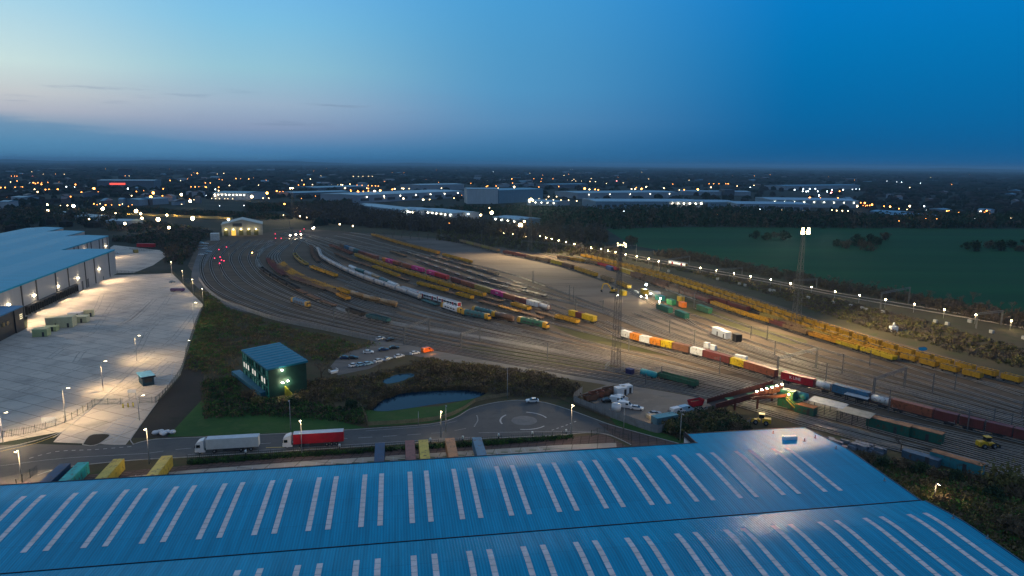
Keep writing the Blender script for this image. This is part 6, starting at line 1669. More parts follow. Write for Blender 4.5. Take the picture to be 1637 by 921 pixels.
def tower(px, py, yt, label, heads, w, tw=1.6, aims=((0, -0.6, -1),), strength=None):
    q = at(px, py); h = height_at(px, py, yt) - 0.8
    r = empty('floodlight_tower', label, 'floodlight tower', q, 0.3, 'floodlight towers over the yard')
    m = MB(); nb = 14; b0, b1 = tw, 0.55
    def wd(z): return b0 + (b1 - b0) * z / h
    for sx_ in (-1, 1):
        for sy in (-1, 1): m.bar((sx_ * b0, sy * b0, 0), (sx_ * b1, sy * b1, h), 0.15, w2=0.09)
    for k in range(nb):
        z0, z1_ = h * k / nb, h * (k + 1) / nb; a, b = wd(z0), wd(z1_)
        for (x0, y0, x1, y1) in ((-1, -1, 1, -1), (1, -1, 1, 1), (1, 1, -1, 1), (-1, 1, -1, -1)):
            m.bar((x0 * a, y0 * a, z0), (x1 * b, y1 * b, z1_), 0.06); m.bar((x0 * b, y0 * b, z1_), (x1 * b, y1 * b, z1_), 0.06); m.bar((x1 * a, y1 * a, z0), (x0 * b, y0 * b, z1_), 0.06)
    m.build('lattice', mat('tower_steel', (0.15, 0.135, 0.12), 0.6, 0.2), r)
    p = MB(); p.box(-2.2, 2.2, -1.3, 1.3, h, h + 0.15)
    for s in (-1, 1): p.bar((-2.2, s * 1.3, h + 1.1), (2.2, s * 1.3, h + 1.1), 0.07); p.bar((s * 2.2, -1.3, h + 1.1), (s * 2.2, 1.3, h + 1.1), 0.07)
    p.build('platform', DARKSTEEL, r)
    for (x, y, z, sz) in heads:
        f = MB(); f.cbox((x, y, h + z), (sz, 0.5, sz * 0.75)); f.mi = 1; f.add([(x - sz * .46, y - .27, h + z - sz * .34), (x + sz * .46, y - .27, h + z - sz * .34), (x + sz * .46, y - .27, h + z + sz * .34), (x - sz * .46, y - .27, h + z + sz * .34)], [(0, 1, 2, 3)])
        f.build('floodlight', [DARKSTEEL, strength or FLOODG], r)
    for a in aims: point(r, (a[0] * 3.0, a[1] * 3.0, h + 0.4), w * 1.45 / len(aims), (1.0, 0.76, 0.42), 1.0, spot=116, aim=a, blend=1.0)
    return r


tower(1272, 521, 371, 'tall lit floodlight tower right of centre, behind the yellow wagons', [(-1.6, -1.2, 0.9, 2.1), (1.6, -1.2, 0.9, 2.1), (-1.6, -1.2, 2.5, 1.5), (1.6, -1.2, 2.5, 1.5)], 800000, 1.7, ((-1.0, -0.7, -0.8), (1.0, -0.75, -0.8), (-1.2, 0.25, -0.8)))
tower(847, 404, 320, 'lit floodlight tower at the end of the bare woods', [(-1.5, -1.2, 0.8, 1.6), (1.5, -1.2, 0.8, 1.6), (0, -1.2, 1.9, 1.4)], 900000, 1.7, ((-0.9, -1.0, -0.8), (0.8, -1.1, -0.8)))
tower(984, 591, 391, 'near floodlight tower in a fenced enclosure, lamps turned sideways', [(-1.6, -1.2, 0.7, 0.55), (-0.6, -1.2, 0.9, 0.6), (0.4, -1.2, 0.7, 0.5), (1.5, -1.2, 1.0, 0.8), (1.6, -1.2, 0.2, 0.7), (-1.7, -1.2, 1.5, 0.5), (0.9, -1.2, 1.6, 0.6)], 300000, 1.4, ((-0.5, 0.8, -1), (1.0, 0.7, -1), (1.1, 0.35, -1)), lampmat('side_floodlight_glass', (1.0, 0.78, 0.38), 9))
tower(468, 347, 301, 'far floodlight tower beside the parked passenger trains', [(-1.2, -1.2, 0.8, 1.8), (1.2, -1.2, 0.8, 1.8)], 120000, 1.7, ((-0.2, -0.9, -1),))


def proto_post(kind):
    r = empty('lamp_post', None, None)
    hh, col, es, arm = {'road': (10.0, (1.0, 0.82, 0.46), 45, 0.9), 'dark': (10.0, None, 0, 0.9), 'lot': (11.0, (1.0, 0.82, 0.5), 30, 1.4), 'line': (4.6, (1.0, 0.72, 0.36), 110, 0.0), 'pole': (10.5, None, 0, 0.0)}[kind]
    m = MB(); m.cyl((0, 0, 0), (0, 0, hh), 0.14, 8, 0.07); m.build('post', mat('pale_lamp_column', (0.34, 0.34, 0.33), 0.5, 0.2), r)
    if arm: m = MB(); m.bar((0, 0, hh - 0.1), (0, -arm, hh + 0.12), 0.09); m.build('arm', STEEL, r)
    if kind != 'pole':
        z = hh + 0.15
        m = MB(); m.cbox((0, -arm - 0.1, z), (0.42, 0.95, 0.16))
        if col:
            m.mi = 1
            if kind == 'line': m.octa((0, -0.1, z - 0.1), 0.42, 0.3)
            else: m.cbox((0, -arm - 0.1, z - 0.13), (0.40, 0.8, 0.1))
        m.build('lamp_head', [DARKSTEEL, lampmat('lamp_glow_' + kind, col, es)] if col else STEEL, r)
    return r, hh


POSTS = {}


def post(kind, px, py, label, group, ang=0.0, w=0, yt=None, col=(1.0, 0.70, 0.36)):
    q = at(px, py)
    if kind not in POSTS:
        r, hh = proto_post(kind); POSTS[kind] = (reg(r), hh); r.location = q; r.rotation_euler = (0, 0, ang); tag(r, label, 'lamp post', group)
    else:
        r = dup(POSTS[kind][0], q, ang, label, group); r['category'] = 'lamp post'
    hh = POSTS[kind][1]
    if yt is not None: r.scale = (1, 1, max(0.4, height_at(px, py, yt) / hh))
    if w: point(r, (0, -1.0, hh - 0.25), w * 0.52, col, 0.25, spot=165, aim=(0, -0.5 if kind == 'lot' else 0, -1), blend=0.8)
    return r


RG = 'lamp posts along the roads'
for x, y, yt, w, lab, k in ((239, 742, 683, 2500, 'lit lamp post between the two yellow trailers', 'road'), (483, 728, 670, 2200, 'lit lamp post in front of the red lorry', 'road'), (465, 690, 640, 0, 'unlit lamp post behind the red lorry cab', 'dark'),
                            (705, 699, 656, 2200, 'lit lamp post left of the roundabout', 'road'), (713, 690, 648, 0, 'unlit post beside the lit one left of the roundabout', 'dark'), (913, 699, 646, 2600, 'lit lamp post right of the roundabout', 'road'),
                            (811, 637, 588, 0, 'bare pole behind the roundabout', 'pole'), (1087, 706, 661, 0, 'lamp post beside the compound corner', 'dark'), (1493, 801, 771, 1500, 'lit lamp post beyond the roof edge at right', 'road'), (35, 770, 718, 9000, 'lit lamp post at bottom left by the forecourt', 'road'),
                            (997, 686, 652, 0, 'thin pole beside the grey hoarding', 'pole'), (669, 679, 668, 0, 'short post on the pond verge', 'pole')):
    post(k, x, y, lab, RG, 0.2, w, yt)
LG = 'lamp posts of the lorry park'
for x, y, yt, lab, w in ((165, 625, 578, 'lorry park lamp post second from the gate', 24000), (105, 673, 621, 'lorry park lamp post with head turned left', 24000), (219, 577, 537, 'lorry park lamp post nearest the gatehouse', 18000), (5, 708, 660, 'lorry park lamp post at the left picture edge', 20000),
                      (223, 672, 633, 'post by the entrance barrier', 0), (310, 521, 484, 'lorry park lamp post on the right fence line', 5000), (297, 563, 545, 'small post on the right fence line', 0)):
    post('lot', x, y, lab, LG, 2.2, w, yt)
for k, (x, y, yt) in enumerate(((275, 440, 418), (293, 455, 432), (309, 470, 446), (325, 487, 461))): post('road', x, y, 'lamp post, %s from the top along the bank beside the lorry park' % nth(k), 'lamp posts along the green bank', 0.4, 4200, yt)
ML = [(805.6, 372.6), (812, 373.6), (820, 374.6), (827, 375.6), (833, 376.9), (841, 378), (857.5, 376), (864, 378), (873, 380), (882, 382), (893, 385), (905, 387), (918, 390), (945, 396), (961, 398), (972, 401), (984, 403), (1000, 407), (1018, 410), (1037, 414), (1053, 417.6), (1119.6, 428), (1145, 432), (1173.6, 437), (1199.6, 442), (1232, 447), (1264, 453), (1297.5, 459), (1335, 466), (1374, 472), (1415.6, 479), (1461.6, 486.5), (1509.6, 495), (1560, 503.5), (1616.6, 513)]
for k, (x, y) in enumerate(ML):
    q = at(x, y, 4.6); pxy = (x, y)
    r = post('line', 0, 900, 'small warm lamp, %s from left in the main line row' % nth(k), 'lamps along the main line', 0.3); r.location = (q.x, q.y, 0)
    if k % 2 == 0: point(r, (0, -1.2, 4.6), 1100, (1.0, 0.72, 0.34), 0.3)


# ---- overhead line masts and portals
MASTM = mat('grey_mast_steel', (0.14, 0.14, 0.14), 0.55, 0.2)
def mast(x, yb, yt, k, arm=1):
    h = max(4.0, height_at(x, yb, yt)); r = empty('overhead_mast', 'single overhead line mast, %s in order from left in the yard' % nth(k), 'mast', at(x, yb), 0.9, 'overhead line masts')
    m = MB(); m.bar((0, 0, 0), (0, 0, h), 0.3, 0.3); m.build('post', MASTM, r)
    m = MB(); m.bar((0, 0, h - 1.2), (0, 2.6, h - 0.9), 0.09); m.bar((0, 0, h - 0.3), (0, 2.4, h - 0.9), 0.07); m.bar((0, 2.2, h - 0.9), (0, 2.2, h - 1.5), 0.05); m.build('bracket', MASTM, r)


MA = [(534, 520, 497), (558, 509, 496), (875, 575, 548), (1070, 533, 512), (1109, 565, 527), (1032, 615, 597), (1057, 607, 586), (1346, 598, 565), (1490, 630, 596), (1526, 624, 598), (1586, 693, 652), (1615, 693, 660), (1238, 569, 545), (1633, 670, 640), (1200, 541, 521), (1226, 544, 520), (1109, 493, 468), (1091, 483, 464), (1082, 467, 454), (852, 454, 433), (910, 480, 456), (917, 478, 458), (920, 498, 478), (964, 496, 480), (1043, 431, 400), (357, 450, 438), (413, 414, 400), (367, 427, 404), (760, 452, 436), (770, 386, 368), (705, 382, 362), (633, 374, 362), (1320, 610, 580), (1420, 660, 622), (1546, 690, 655), (1390, 585, 560), (860, 388, 372), (930, 405, 388), (1165, 452, 434), (1247, 468, 452), (590, 385, 372), (790, 510, 492), (1005, 562, 540), (1150, 598, 570)]
for k, (x, yb, yt) in enumerate(sorted(MA)): mast(x, yb, yt, k)


def portal(x0, y0, x1, y1, yt, label):
    a, b = at(x0, y0), at(x1, y1); h = height_at(x0, y0, yt); d = b - a; L = d.length
    r = empty('overhead_portal', label, 'portal', a, math.atan2(d.y, d.x), 'overhead line portals')
    for x in (0, L): m = MB(); m.bar((x, -0.25, 0), (x, -0.25, h), 0.22); m.bar((x, 0.25, 0), (x, 0.25, h), 0.22); m.build('leg', MASTM, r)
    m = MB()
    for z in (h - 0.1, h - 0.9):
        for y in (-0.25, 0.25): m.bar((0, y, z), (L, y, z), 0.12)
    n = max(2, int(L / 1.5))
    for k in range(n): m.bar((L * k / n, -0.25, h - 0.9), (L * (k + 1) / n, -0.25, h - 0.1), 0.07); m.bar((L * (k + .5) / n, .25, h - .9), (L * (k + .5) / n, .25, h - .1), 0.06)
    m.build('beam', MASTM, r)
    for f in (0.3, 0.6, 0.85): m = MB(); m.bar((L * f, 0, h - 0.9), (L * f, 0, h - 2.3), 0.09); m.build('dropper', MASTM, r)


for t in ((646.5, 551, 686, 535, 523, 'portal near the orange van by the service track'), (737, 557, 767, 546, 533, 'portal right of the orange van over the near lines'), (1242, 605, 1304, 589, 570, 'portal over the red container'), (1395, 641, 1445, 622, 603, 'portal over the long blue container'),
          (1056, 432, 1102, 424, 416, 'main line portal over the lit passing train'), (1143, 443, 1186, 440, 430, 'main line portal right of the passing train'), (1268, 463, 1305, 461, 447, 'main line portal behind the tall tower'), (1407, 497, 1452, 487, 467, 'main line portal nearest the right picture edge'),
          (967, 410, 1017, 407, 394, 'portal behind the near floodlight tower lamps'), (415, 369, 463, 366, 352, 'wide portal behind the depot throat'), (437, 377, 468, 375, 365, 'portal in the depot throat'), (356, 404, 376, 404, 391, 'portal over the red signals left of the throat'), (834, 396, 932, 405, 384, 'long portal at the foot of the lit tower'), (1560, 525, 1600, 520, 500, 'portal among the trees at far right')):
    portal(*t)
# ---- signals, train head lamps, work lamps
def glow(px, py, z, r_, col, es, label, cat, name, group=None, pole=True, m_=None):
    q = at(px, py, z); m = MB(); m.octa((0, 0, z), r_); m.mi = 1
    if pole: m.bar((0, 0.1, 0), (0, 0.1, z - r_ * 0.5), 0.14 if q.y < 1500 else 0.3)
    o = m.build(name, [m_ or lampmat('glow_%s_%d' % (label[:18].replace(' ', '_'), es), col, es), DARKSTEEL], None, (q.x, q.y, 0)); tag(o, label, cat, group); return o


RS = lampmat('red_signal_light', (1.0, 0.03, 0.10), 6)
for k, (x, y) in enumerate(sorted(((440, 374), (440.5, 381), (449.5, 381), (350, 399), (362, 395), (352, 411), (354, 416), (351, 421), (486, 366), (358, 417), (480, 370), (343, 413)))):
    glow(x, y, 4.0, 0.36, None, 0, 'red railway signal, %s from left around the yard throat' % nth(k), 'signal', 'railway_signal', 'red signals at the throat', m_=RS)
WLH = lampmat('train_head_lamp', (1.0, 0.84, 0.6), 45)
for k, (x, y) in enumerate(((464, 376), (473, 375), (481, 374.5), (500, 365), (502, 364))): glow(x, y, 3.0, 0.75, None, 0, 'bright white train lamp, %s from left in the yard throat' % nth(k), 'lamp', 'train_lamp', 'bright lamps in the throat', m_=WLH)
WK = lampmat('work_lamp', (1.0, 0.9, 0.66), 60); wk = [(987, 472), (1025, 474), (1034, 476), (1041, 469), (1056, 477), (1054, 482), (1033, 472)]
for k, (x, y) in enumerate(sorted(wk)):
    o = glow(x, y, 3.2, 0.3, None, 0, 'white work lamp, %s from left in the works area' % nth(k), 'lamp', 'work_lamp', 'work lamps in the works area', m_=WK); point(o, (0, -0.8, 3.2), 1300, WARM, 0.3)
o = glow(1033, 455, 5.0, 0.6, (0.75, 1.0, 0.98), 90, 'cold white mast lamp above the works area', 'lamp', 'work_lamp'); point(o, (0, -1, 5.0), 9000, (0.8, 1.0, 0.97), 0.4)
o = glow(403, 404, 2.0, 0.45, (1.0, 0.5, 0.1), 30, 'orange lamp on the front of the short depot row', 'lamp', 'train_lamp')
# ---- lamps of the town and the estate
C1 = '140,135,W,s 198,135,W,s 345,150,O,m 400,150,W,s 487,141,C,s 72,162,O,s 90,162,O,s 105,162,O,s 170,162,W,s 203,162,P,s 270,150,W,s 28,215,O,m 60,215,O,s 362,195,O,m 258,213,O,m 425,205,O,m 440,208,O,s 470,215,O,m 497,245,M,s 580,205,P,s 585,240,O,l 676,250,O,m 735,250,W,m 797,240,C,m 850,258,O,s 895,255,O,s 955,267,O,l 940,293,O,l 1012,285,O,s 820,285,W,s 975,205,O,m 985,203,O,s 1020,198,O,m 1060,190,O,m 1108,203,O,l 1125,190,W,s 1155,190,W,s 1130,278,W,l 1185,318,W,x 1230,145,O,l 1395,145,W,m 1325,175,O,s 1345,180,O,s 1365,182,O,s 1385,185,O,s 1470,178,O,m 1500,178,O,s 1550,180,O,m 1580,178,O,s 10,330,W,l 295,340,W,l 298,377,W,l 378,347,W,m 420,345,W,m 458,348,W,x 585,335,O,m 605,340,O,s 640,365,W,x 658,342,O,m 695,342,O,s 745,342,O,m 720,393,W,m 848,380,W,x 877,397,W,l 885,425,W,l 985,432,W,x 1040,405,W,l 1053,483,W,l 1200,425,W,x 1423,433,W,l 778,458,W,l 555,430,W,m 440,290,O,s 1570,290,W,m 1475,272,W,m 1500,272,W,s 1340,285,W,m 510,76,C,s 545,79,C,s 632,76,C,s 676,76,C,s 712,74,C,s 780,160,O,s 805,160,W,s 830,160,W,s 1520,345,C,s'
C2 = '52,218,W,s 105,268,O,l 10,290,W,l 80,300,W,m 115,300,W,m 335,215,O,m 388,215,W,s 165,255,O,m 185,262,O,m 205,262,O,m 225,262,O,s 393,268,O,l 478,265,O,m 490,280,W,m 535,262,P,m 545,218,W,s 575,218,W,m 592,237,W,m 628,258,O,m 670,257,O,m 727,237,W,s 775,258,W,l 808,252,W,m 885,245,O,m 900,242,W,m 955,240,W,m 990,240,W,s 835,298,W,m 955,302,W,l 1078,310,W,l 1118,308,W,m 1270,300,W,m 1285,258,O,s 1000,107,C,s 1045,107,C,s 1080,107,C,s 1245,117,C,s 1515,133,C,s 1550,135,C,m 1630,180,O,m 1375,207,O,s 1545,237,W,s 1490,360,W,m 1505,390,W,x 1437,405,W,l 1360,398,C,m 1065,265,W,m 310,412,W,m 352,420,W,s 207,405,W,s 423,428,W,s 558,462,W,m 640,473,W,m 213,337,O,l 440,160,W,s 458,160,W,s 375,180,W,m 20,175,O,m 150,225,O,s 1240,455,O,s'
C3 = '70,178,O,m 118,178,O,l 85,230,W,l 178,238,O,m 380,260,O,m 425,275,O,l 525,240,O,l 555,245,W,m 590,245,O,m 610,248,O,m 725,192,P,m 560,318,O,m 572,318,O,s 475,317,W,m 520,317,O,m 425,313,W,m 378,312,W,m 330,310,W,m 285,308,W,s 240,303,W,s 300,290,W,s 350,290,W,s 470,268,O,s 817,243,W,m 840,243,W,m 880,243,O,l 910,232,W,l 975,237,W,m 1018,237,W,m 1115,250,W,m 1145,248,O,m 1230,245,O,l 1312,232,W,m 1373,248,O,m 848,310,W,s 770,382,C,m 850,383,C,s 1000,388,C,m 1475,328,W,m 1487,363,W,l 1350,405,O,m 1617,367,C,m 450,124,C,m 440,124,C,s 568,132,C,s 925,129,C,s 1330,124,C,m 1355,124,C,m 1125,190,W,s 1175,188,W,s 125,468,W,x 148,445,W,l 765,205,W,s 660,208,W,s'
C4 = '207,248,C,m 262,243,C,m 258,257,C,m 280,258,C,m 292,257,C,m 302,242,C,m 337,242,C,m 352,257,C,m 405,245,C,m 410,258,C,m 440,248,C,m 437,268,P,l 360,283,C,m 488,257,O,m 510,247,C,m 568,245,C,s 590,243,C,s 612,243,C,s 302,300,O,l 368,300,O,m 478,300,O,m 515,308,W,s 562,310,O,m 205,310,W,m 620,328,O,s 645,330,O,m 660,345,O,m 675,345,O,m 690,340,O,m 650,348,O,s 635,345,O,s 598,350,W,l 765,350,O,m 803,353,O,l 858,365,O,m 908,370,W,s 925,350,W,m 875,200,C,m 845,198,C,s 783,193,C,s 992,192,C,s 1168,380,O,l 1230,390,O,m 1145,390,O,s 1405,380,O,l 1390,388,O,m 1418,388,O,m 1330,427,C,m 1375,420,P,m 1438,408,O,s 1555,425,W,s 933,430,O,l 1022,430,O,l 1093,430,O,m 860,440,O,m 945,440,O,m 850,398,C,s 997,407,C,s 440,373,W,m 470,377,W,m 505,378,W,m 540,378,W,m 125,372,W,s 262,378,W,s 1015,350,C,s 1030,375,C,s'
LCOL = dict(W=(1.0, 0.72, 0.36), O=(1.0, 0.33, 0.06), C=(0.80, 0.93, 1.0), P=(1.0, 0.30, 0.28), M=(0.9, 0.15, 0.8))
LWORD = dict(W='warm white', O='orange', C='cold white', P='pinkish red', M='magenta')
LR = dict(s=(0.6, 9), m=(0.85, 13), l=(1.4, 24), x=(2.1, 45)); LSZ = dict(s='tiny', m='small', l='bright', x='very bright')
FM = {}
for txt, ox, where in ((C1, 0, 'the left quarter of the town'), (C2, 400, 'the town left of centre'), (C3, 800, 'the estate right of centre'), (C4, 1217, 'the right quarter of the town')):
    ls = sorted((float(t.split(',')[0]) / 3.898 + ox, float(t.split(',')[1]) / 3.898 + 240, t.split(',')[2], t.split(',')[3]) for t in txt.split())
    for k, (x, y, c_, s_) in enumerate(ls):
        hz = 263 + (x - CX) * math.tan(math.radians(ROLL)); y = max(y, hz + 3.5)
        z = 12.0 if s_ == 'x' else 8.0
        q = at(x, y, z); dist = q.length; key = (c_, s_, dist > 1500)
        if key not in FM:
            R_, es = LR[s_]; R_ *= 1.0 if dist <= 1500 else 1.9
            m = MB(); m.octa((0, 0, z), R_); m.mi = 1; m.bar((0, 0.2, 0), (0, 0.2, z), 0.2)
            FM[key] = m.mesh('street_lamp', [lampmat('street_lamp_%s_%s' % (LWORD[c_].replace(' ', '_'), LSZ[s_].replace(' ', '_')), LCOL[c_], es), DARKSTEEL])
        o = bpy.data.objects.new('street_lamp', FM[key]); COL.objects.link(o); o.location = (q.x, q.y, 0)
        tag(o, '%s %s street lamp, %s from left in %s' % (LSZ[s_], LWORD[c_], nth(k), where), 'street lamp', 'lamps of the distant town')
# many more specks of the town, thinning out to the horizon
rr = random.Random(61)
for (xa, xb, num, where) in ((0, 420, 58, 'the far left suburbs'), (420, 820, 60, 'the far suburbs left of centre'), (820, 1240, 40, 'the far suburbs right of centre'), (1240, 1637, 22, 'the far right suburbs')):
    pts = []
    for _ in range(num):
        x = rr.uniform(xa, xb); hz = 263 + (x - CX) * math.tan(math.radians(ROLL)); lo, hi = hz + 6, (332 if xa == 0 else 318 if xa == 420 else 300)
        pts.append((x, lo + (hi - lo) * rr.random() ** 1.2, rr.choice('OOOWWWC')))
    for _ in range({0: 6, 420: 5, 820: 3, 1240: 1}[xa]):      # lamps strung along streets
        x, y = rr.uniform(xa, xb - 60), rr.uniform(282, 318 if xa < 800 else 300); c_ = rr.choice('OOW'); sl_ = rr.uniform(-.06, .06)
        for j in range(6): pts.append((x + j * rr.uniform(6, 9), y + j * 7 * sl_, c_))
    for k, (x, y, c_) in enumerate(sorted(pts)):
        q = at(x, y, 7.0); far_ = q.length > 1800; key = (c_, 'speck', far_)
        if key not in FM:
            m = MB(); m.octa((0, 0, 7.0), 1.4 if far_ else 0.6); m.mi = 1; m.bar((0, 0.2, 0), (0, 0.2, 7.0), 0.2)
            FM[key] = m.mesh('house_lamp', [lampmat('house_lamp_' + LWORD[c_].replace(' ', '_'), LCOL[c_], 9), DARKSTEEL])
        o = bpy.data.objects.new('house_lamp', FM[key]); COL.objects.link(o); o.location = (q.x, q.y, 0)
        tag(o, 'faint %s speck of lamp, %s from left in %s' % (LWORD[c_], nth(k), where), 'lamp', 'faint lamps of the far suburbs')
# ================================================================== TREES, BUSHES, SCRUB
def foliage(name, c1, c2, rough=0.9):
    m = bpy.data.materials.new(name); m.use_nodes = True; t = m.node_tree; n = t.nodes; b = n['Principled BSDF']
    b.inputs['Roughness'].default_value = rough; b.inputs['Specular IOR Level'].default_value = 0.1
    g = n.new('ShaderNodeNewGeometry'); z = n.new('ShaderNodeTexNoise'); z.inputs['Scale'].default_value = 0.45; z.inputs['Detail'].default_value = 5
    t.links.new(g.outputs['Position'], z.inputs['Vector'])
    r = n.new('ShaderNodeMapRange'); r.inputs[1].default_value = 0.36; r.inputs[2].default_value = 0.64; t.links.new(z.outputs[0], r.inputs[0])
    x = n.new('ShaderNodeMix'); x.data_type = 'RGBA'; x.inputs[6].default_value = c1 + (1,); x.inputs[7].default_value = c2 + (1,)
    t.links.new(r.outputs[0], x.inputs[0]); t.links.new(x.outputs[2], b.inputs['Base Color']); return m


F_BROWN = foliage('bare_brown_twigs', (0.070, 0.053, 0.034), (0.136, 0.102, 0.062)); F_DARK = foliage('dark_evergreen_leaves', (0.019, 0.040, 0.022), (0.046, 0.074, 0.034))
F_OLIVE = foliage('olive_spring_leaves', (0.078, 0.081, 0.028), (0.171, 0.147, 0.056)); F_GREEN = foliage('grassy_tufts', (0.031, 0.093, 0.022), (0.078, 0.163, 0.034)); F_GREY = foliage('grey_brown_twigs', (0.070, 0.056, 0.050), (0.132, 0.105, 0.087))
F_TAN = foliage('dry_tan_stems', (0.10, 0.075, 0.04), (0.19, 0.14, 0.075)); F_RUST = foliage('russet_scrub', (0.109, 0.053, 0.028), (0.186, 0.096, 0.046))
TWIG = mat('pale_brown_twigs', (0.135, 0.10, 0.075), 0.9, var=0.3)
BARK = mat('dark_bark', (0.06, 0.048, 0.04), 0.9, var=0.3)


def inside(p, poly):
    x, y = p; c_ = False; n = len(poly)
    for i in range(n):
        x1, y1 = poly[i]; x2, y2 = poly[(i + 1) % n]
        if (y1 > y) != (y2 > y) and x < (x2 - x1) * (y - y1) / (y2 - y1) + x1: c_ = not c_
    return c_


def tri_leaf(mb, rng, c_, s):
    """one leaf or twig sized face, randomly turned"""
    a = rng.uniform(0, 2 * PI); b = rng.uniform(-1.2, 1.2); u = Vector((math.cos(a) * math.cos(b), math.sin(a) * math.cos(b), math.sin(b))) * s
    v = Vector((rng.uniform(-1, 1), rng.uniform(-1, 1), rng.uniform(-1, 1))) * s * 0.8
    i = len(mb.v); mb.v += [tuple(c_ - u * 0.5), tuple(c_ + u * 0.5), tuple(c_ + v)]; mb.f.append((i, i + 1, i + 2)); mb.m.append(mb.mi); mb.sm.append(False)


def twig(mb, rng, p, L, s, up=0.7):
    """thin upright blade: a bare stem seen from afar"""
    d = Vector((rng.uniform(-1, 1) * (1 - up), rng.uniform(-1, 1) * (1 - up), 1)).normalized() * L
    a = rng.uniform(0, PI); w = Vector((math.cos(a), math.sin(a), 0)) * s
    i = len(mb.v); mb.v += [tuple(p - w * .5), tuple(p + w * .5), tuple(p + d)]; mb.f.append((i, i + 1, i + 2)); mb.m.append(mb.mi); mb.sm.append(False)


def mass(name, px, label, cat, mats, n, h, r, leaves, ls, seed, twigs=0, world=None, holes=()):
    """ground cover or a wood that reads as one mass: many small clumps"""
    rng = random.Random(seed); poly = [(at(x, y).x, at(x, y).y) for x, y in px] if world is None else world
    x0, x1 = min(p[0] for p in poly), max(p[0] for p in poly); y0, y1 = min(p[1] for p in poly), max(p[1] for p in poly)
    hp = [[(at(u, v).x, at(u, v).y) for u, v in hl] for hl in holes]; mb = MB(); k = 0; tries = 0
    while k < n and tries < n * 40:
        tries += 1; x, y = rng.uniform(x0, x1), rng.uniform(y0, y1)
        if not inside((x, y), poly) or any(inside((x, y), hl) for hl in hp): continue
        k += 1; f = rng.uniform(0.55, 1.25); hh = h * f; rr_ = r * f; mb.mi = min(len(mats) - 1, int(rng.random() * len(mats)))
        for _ in range(leaves):
            a = rng.uniform(0, 2 * PI); q = math.sqrt(rng.random()); z = rng.random() ** 0.8
            w = math.sqrt(max(0.05, 1 - (z * 0.95) ** 2))
            tri_leaf(mb, rng, Vector((x + math.cos(a) * q * rr_ * w, y + math.sin(a) * q * rr_ * w, 0.1 + z * hh)), ls * rng.uniform(0.6, 1.4))
        for _ in range(twigs):
            a = rng.uniform(0, 2 * PI); q = rng.random() * rr_
            twig(mb, rng, Vector((x + math.cos(a) * q, y + math.sin(a) * q, 0)), hh * rng.uniform(0.6, 1.15), ls * 0.28)
    o = mb.build(name, mats); tag(o, label, cat, None, 'stuff'); return o


# masses
mass('scrub', [(330, 478), (365, 494), (450, 522), (560, 546), (606, 552), (560, 562), (520, 585), (492, 570), (450, 552), (395, 552), (372, 600), (325, 600), (318, 560), (345, 520)], 'brown scrub on the bank between fence and green office', 'scrub', [F_BROWN, F_OLIVE, F_TAN, F_GREEN], 900, 1.1, 2.4, 22, 0.55, 1, 6)
mass('grass_tufts', [(322, 462), (352, 482), (366, 500), (345, 540), (330, 600), (296, 590), (312, 535), (326, 488)], 'rough green grass on the bank beside the lorry park', 'grass', [F_GREEN, F_OLIVE, F_OLIVE, F_BROWN], 900, 0.8, 1.3, 12, 0.55, 2, 3)
mass('scrub', [(500, 608), (560, 606), (640, 590), (682, 574), (720, 580), (860, 596), (925, 616), (915, 636), (870, 636), (810, 632), (772, 626), (730, 622), (680, 624), (630, 630), (590, 648), (560, 640), (520, 650), (470, 640), (490, 612)], 'brown bramble and reed round the pond', 'scrub', [F_BROWN, F_OLIVE, F_GREY, F_TAN], 1700, 1.15, 2.4, 24, 0.5, 3, 9, holes=[POND, [(606, 609), (628, 597), (656, 594), (668, 600), (652, 612), (630, 622), (612, 620)]])
mass('bramble', [(390, 640), (470, 640), (520, 652), (580, 655), (585, 680), (520, 672), (430, 664), (330, 668), (325, 610), (372, 604)], 'dark bramble below the green office', 'scrub', [F_DARK, F_BROWN, F_GREEN], 800, 1.2, 2.2, 22, 0.55, 4, 4)
mass('reeds', [(586, 655), (600, 640), (640, 626), (690, 621), (740, 620), (778, 624), (776, 629), (742, 622.5), (690, 624), (645, 628.5), (610, 640), (592, 656)], 'pale reeds along the pond edge', 'reeds', [F_TAN, F_BROWN], 420, 1.6, 1.1, 6, 0.4, 5, 14)
mass('hedge', [(300, 739), (450, 729), (640, 717), (800, 707), (915, 699), (915, 702), (800, 711), (640, 721), (450, 733), (300, 744)], 'clipped dark hedge between the main road and trailer bays', 'hedge', [F_DARK, F_DARK, F_GREEN], 900, 0.9, 0.9, 16, 0.4, 6, 1)
mass('scrub', [(1058, 690), (1066, 672), (1100, 668), (1140, 660), (1180, 672), (1200, 690), (1100, 700), (1098, 706)], 'dark scrub between the compound and roof corner', 'scrub', [F_BROWN, F_DARK, F_OLIVE], 420, 2.2, 2.0, 30, 0.7, 7, 6)
mass('scrub', [(1385, 735), (1480, 752), (1560, 768), (1640, 780), (1760, 860), (1780, 1000), (1640, 905), (1560, 860), (1475, 805), (1420, 770)], 'rough green and brown growth beyond the warehouse end', 'scrub', [F_GREEN, F_OLIVE, F_OLIVE, F_BROWN, F_TAN], 1500, 1.3, 1.9, 24, 0.6, 8, 5)
mass('scrub', [(1000, 415), (1120, 440), (1240, 474), (1330, 508), (1500, 556), (1640, 592), (1760, 640), (1760, 590), (1640, 560), (1480, 515), (1330, 478), (1200, 450), (1060, 424)], 'low dark scrub between yellow wagons and main line', 'scrub', [F_BROWN, F_GREY, F_OLIVE], 1500, 1.1, 2.6, 16, 1.0, 9, 2)
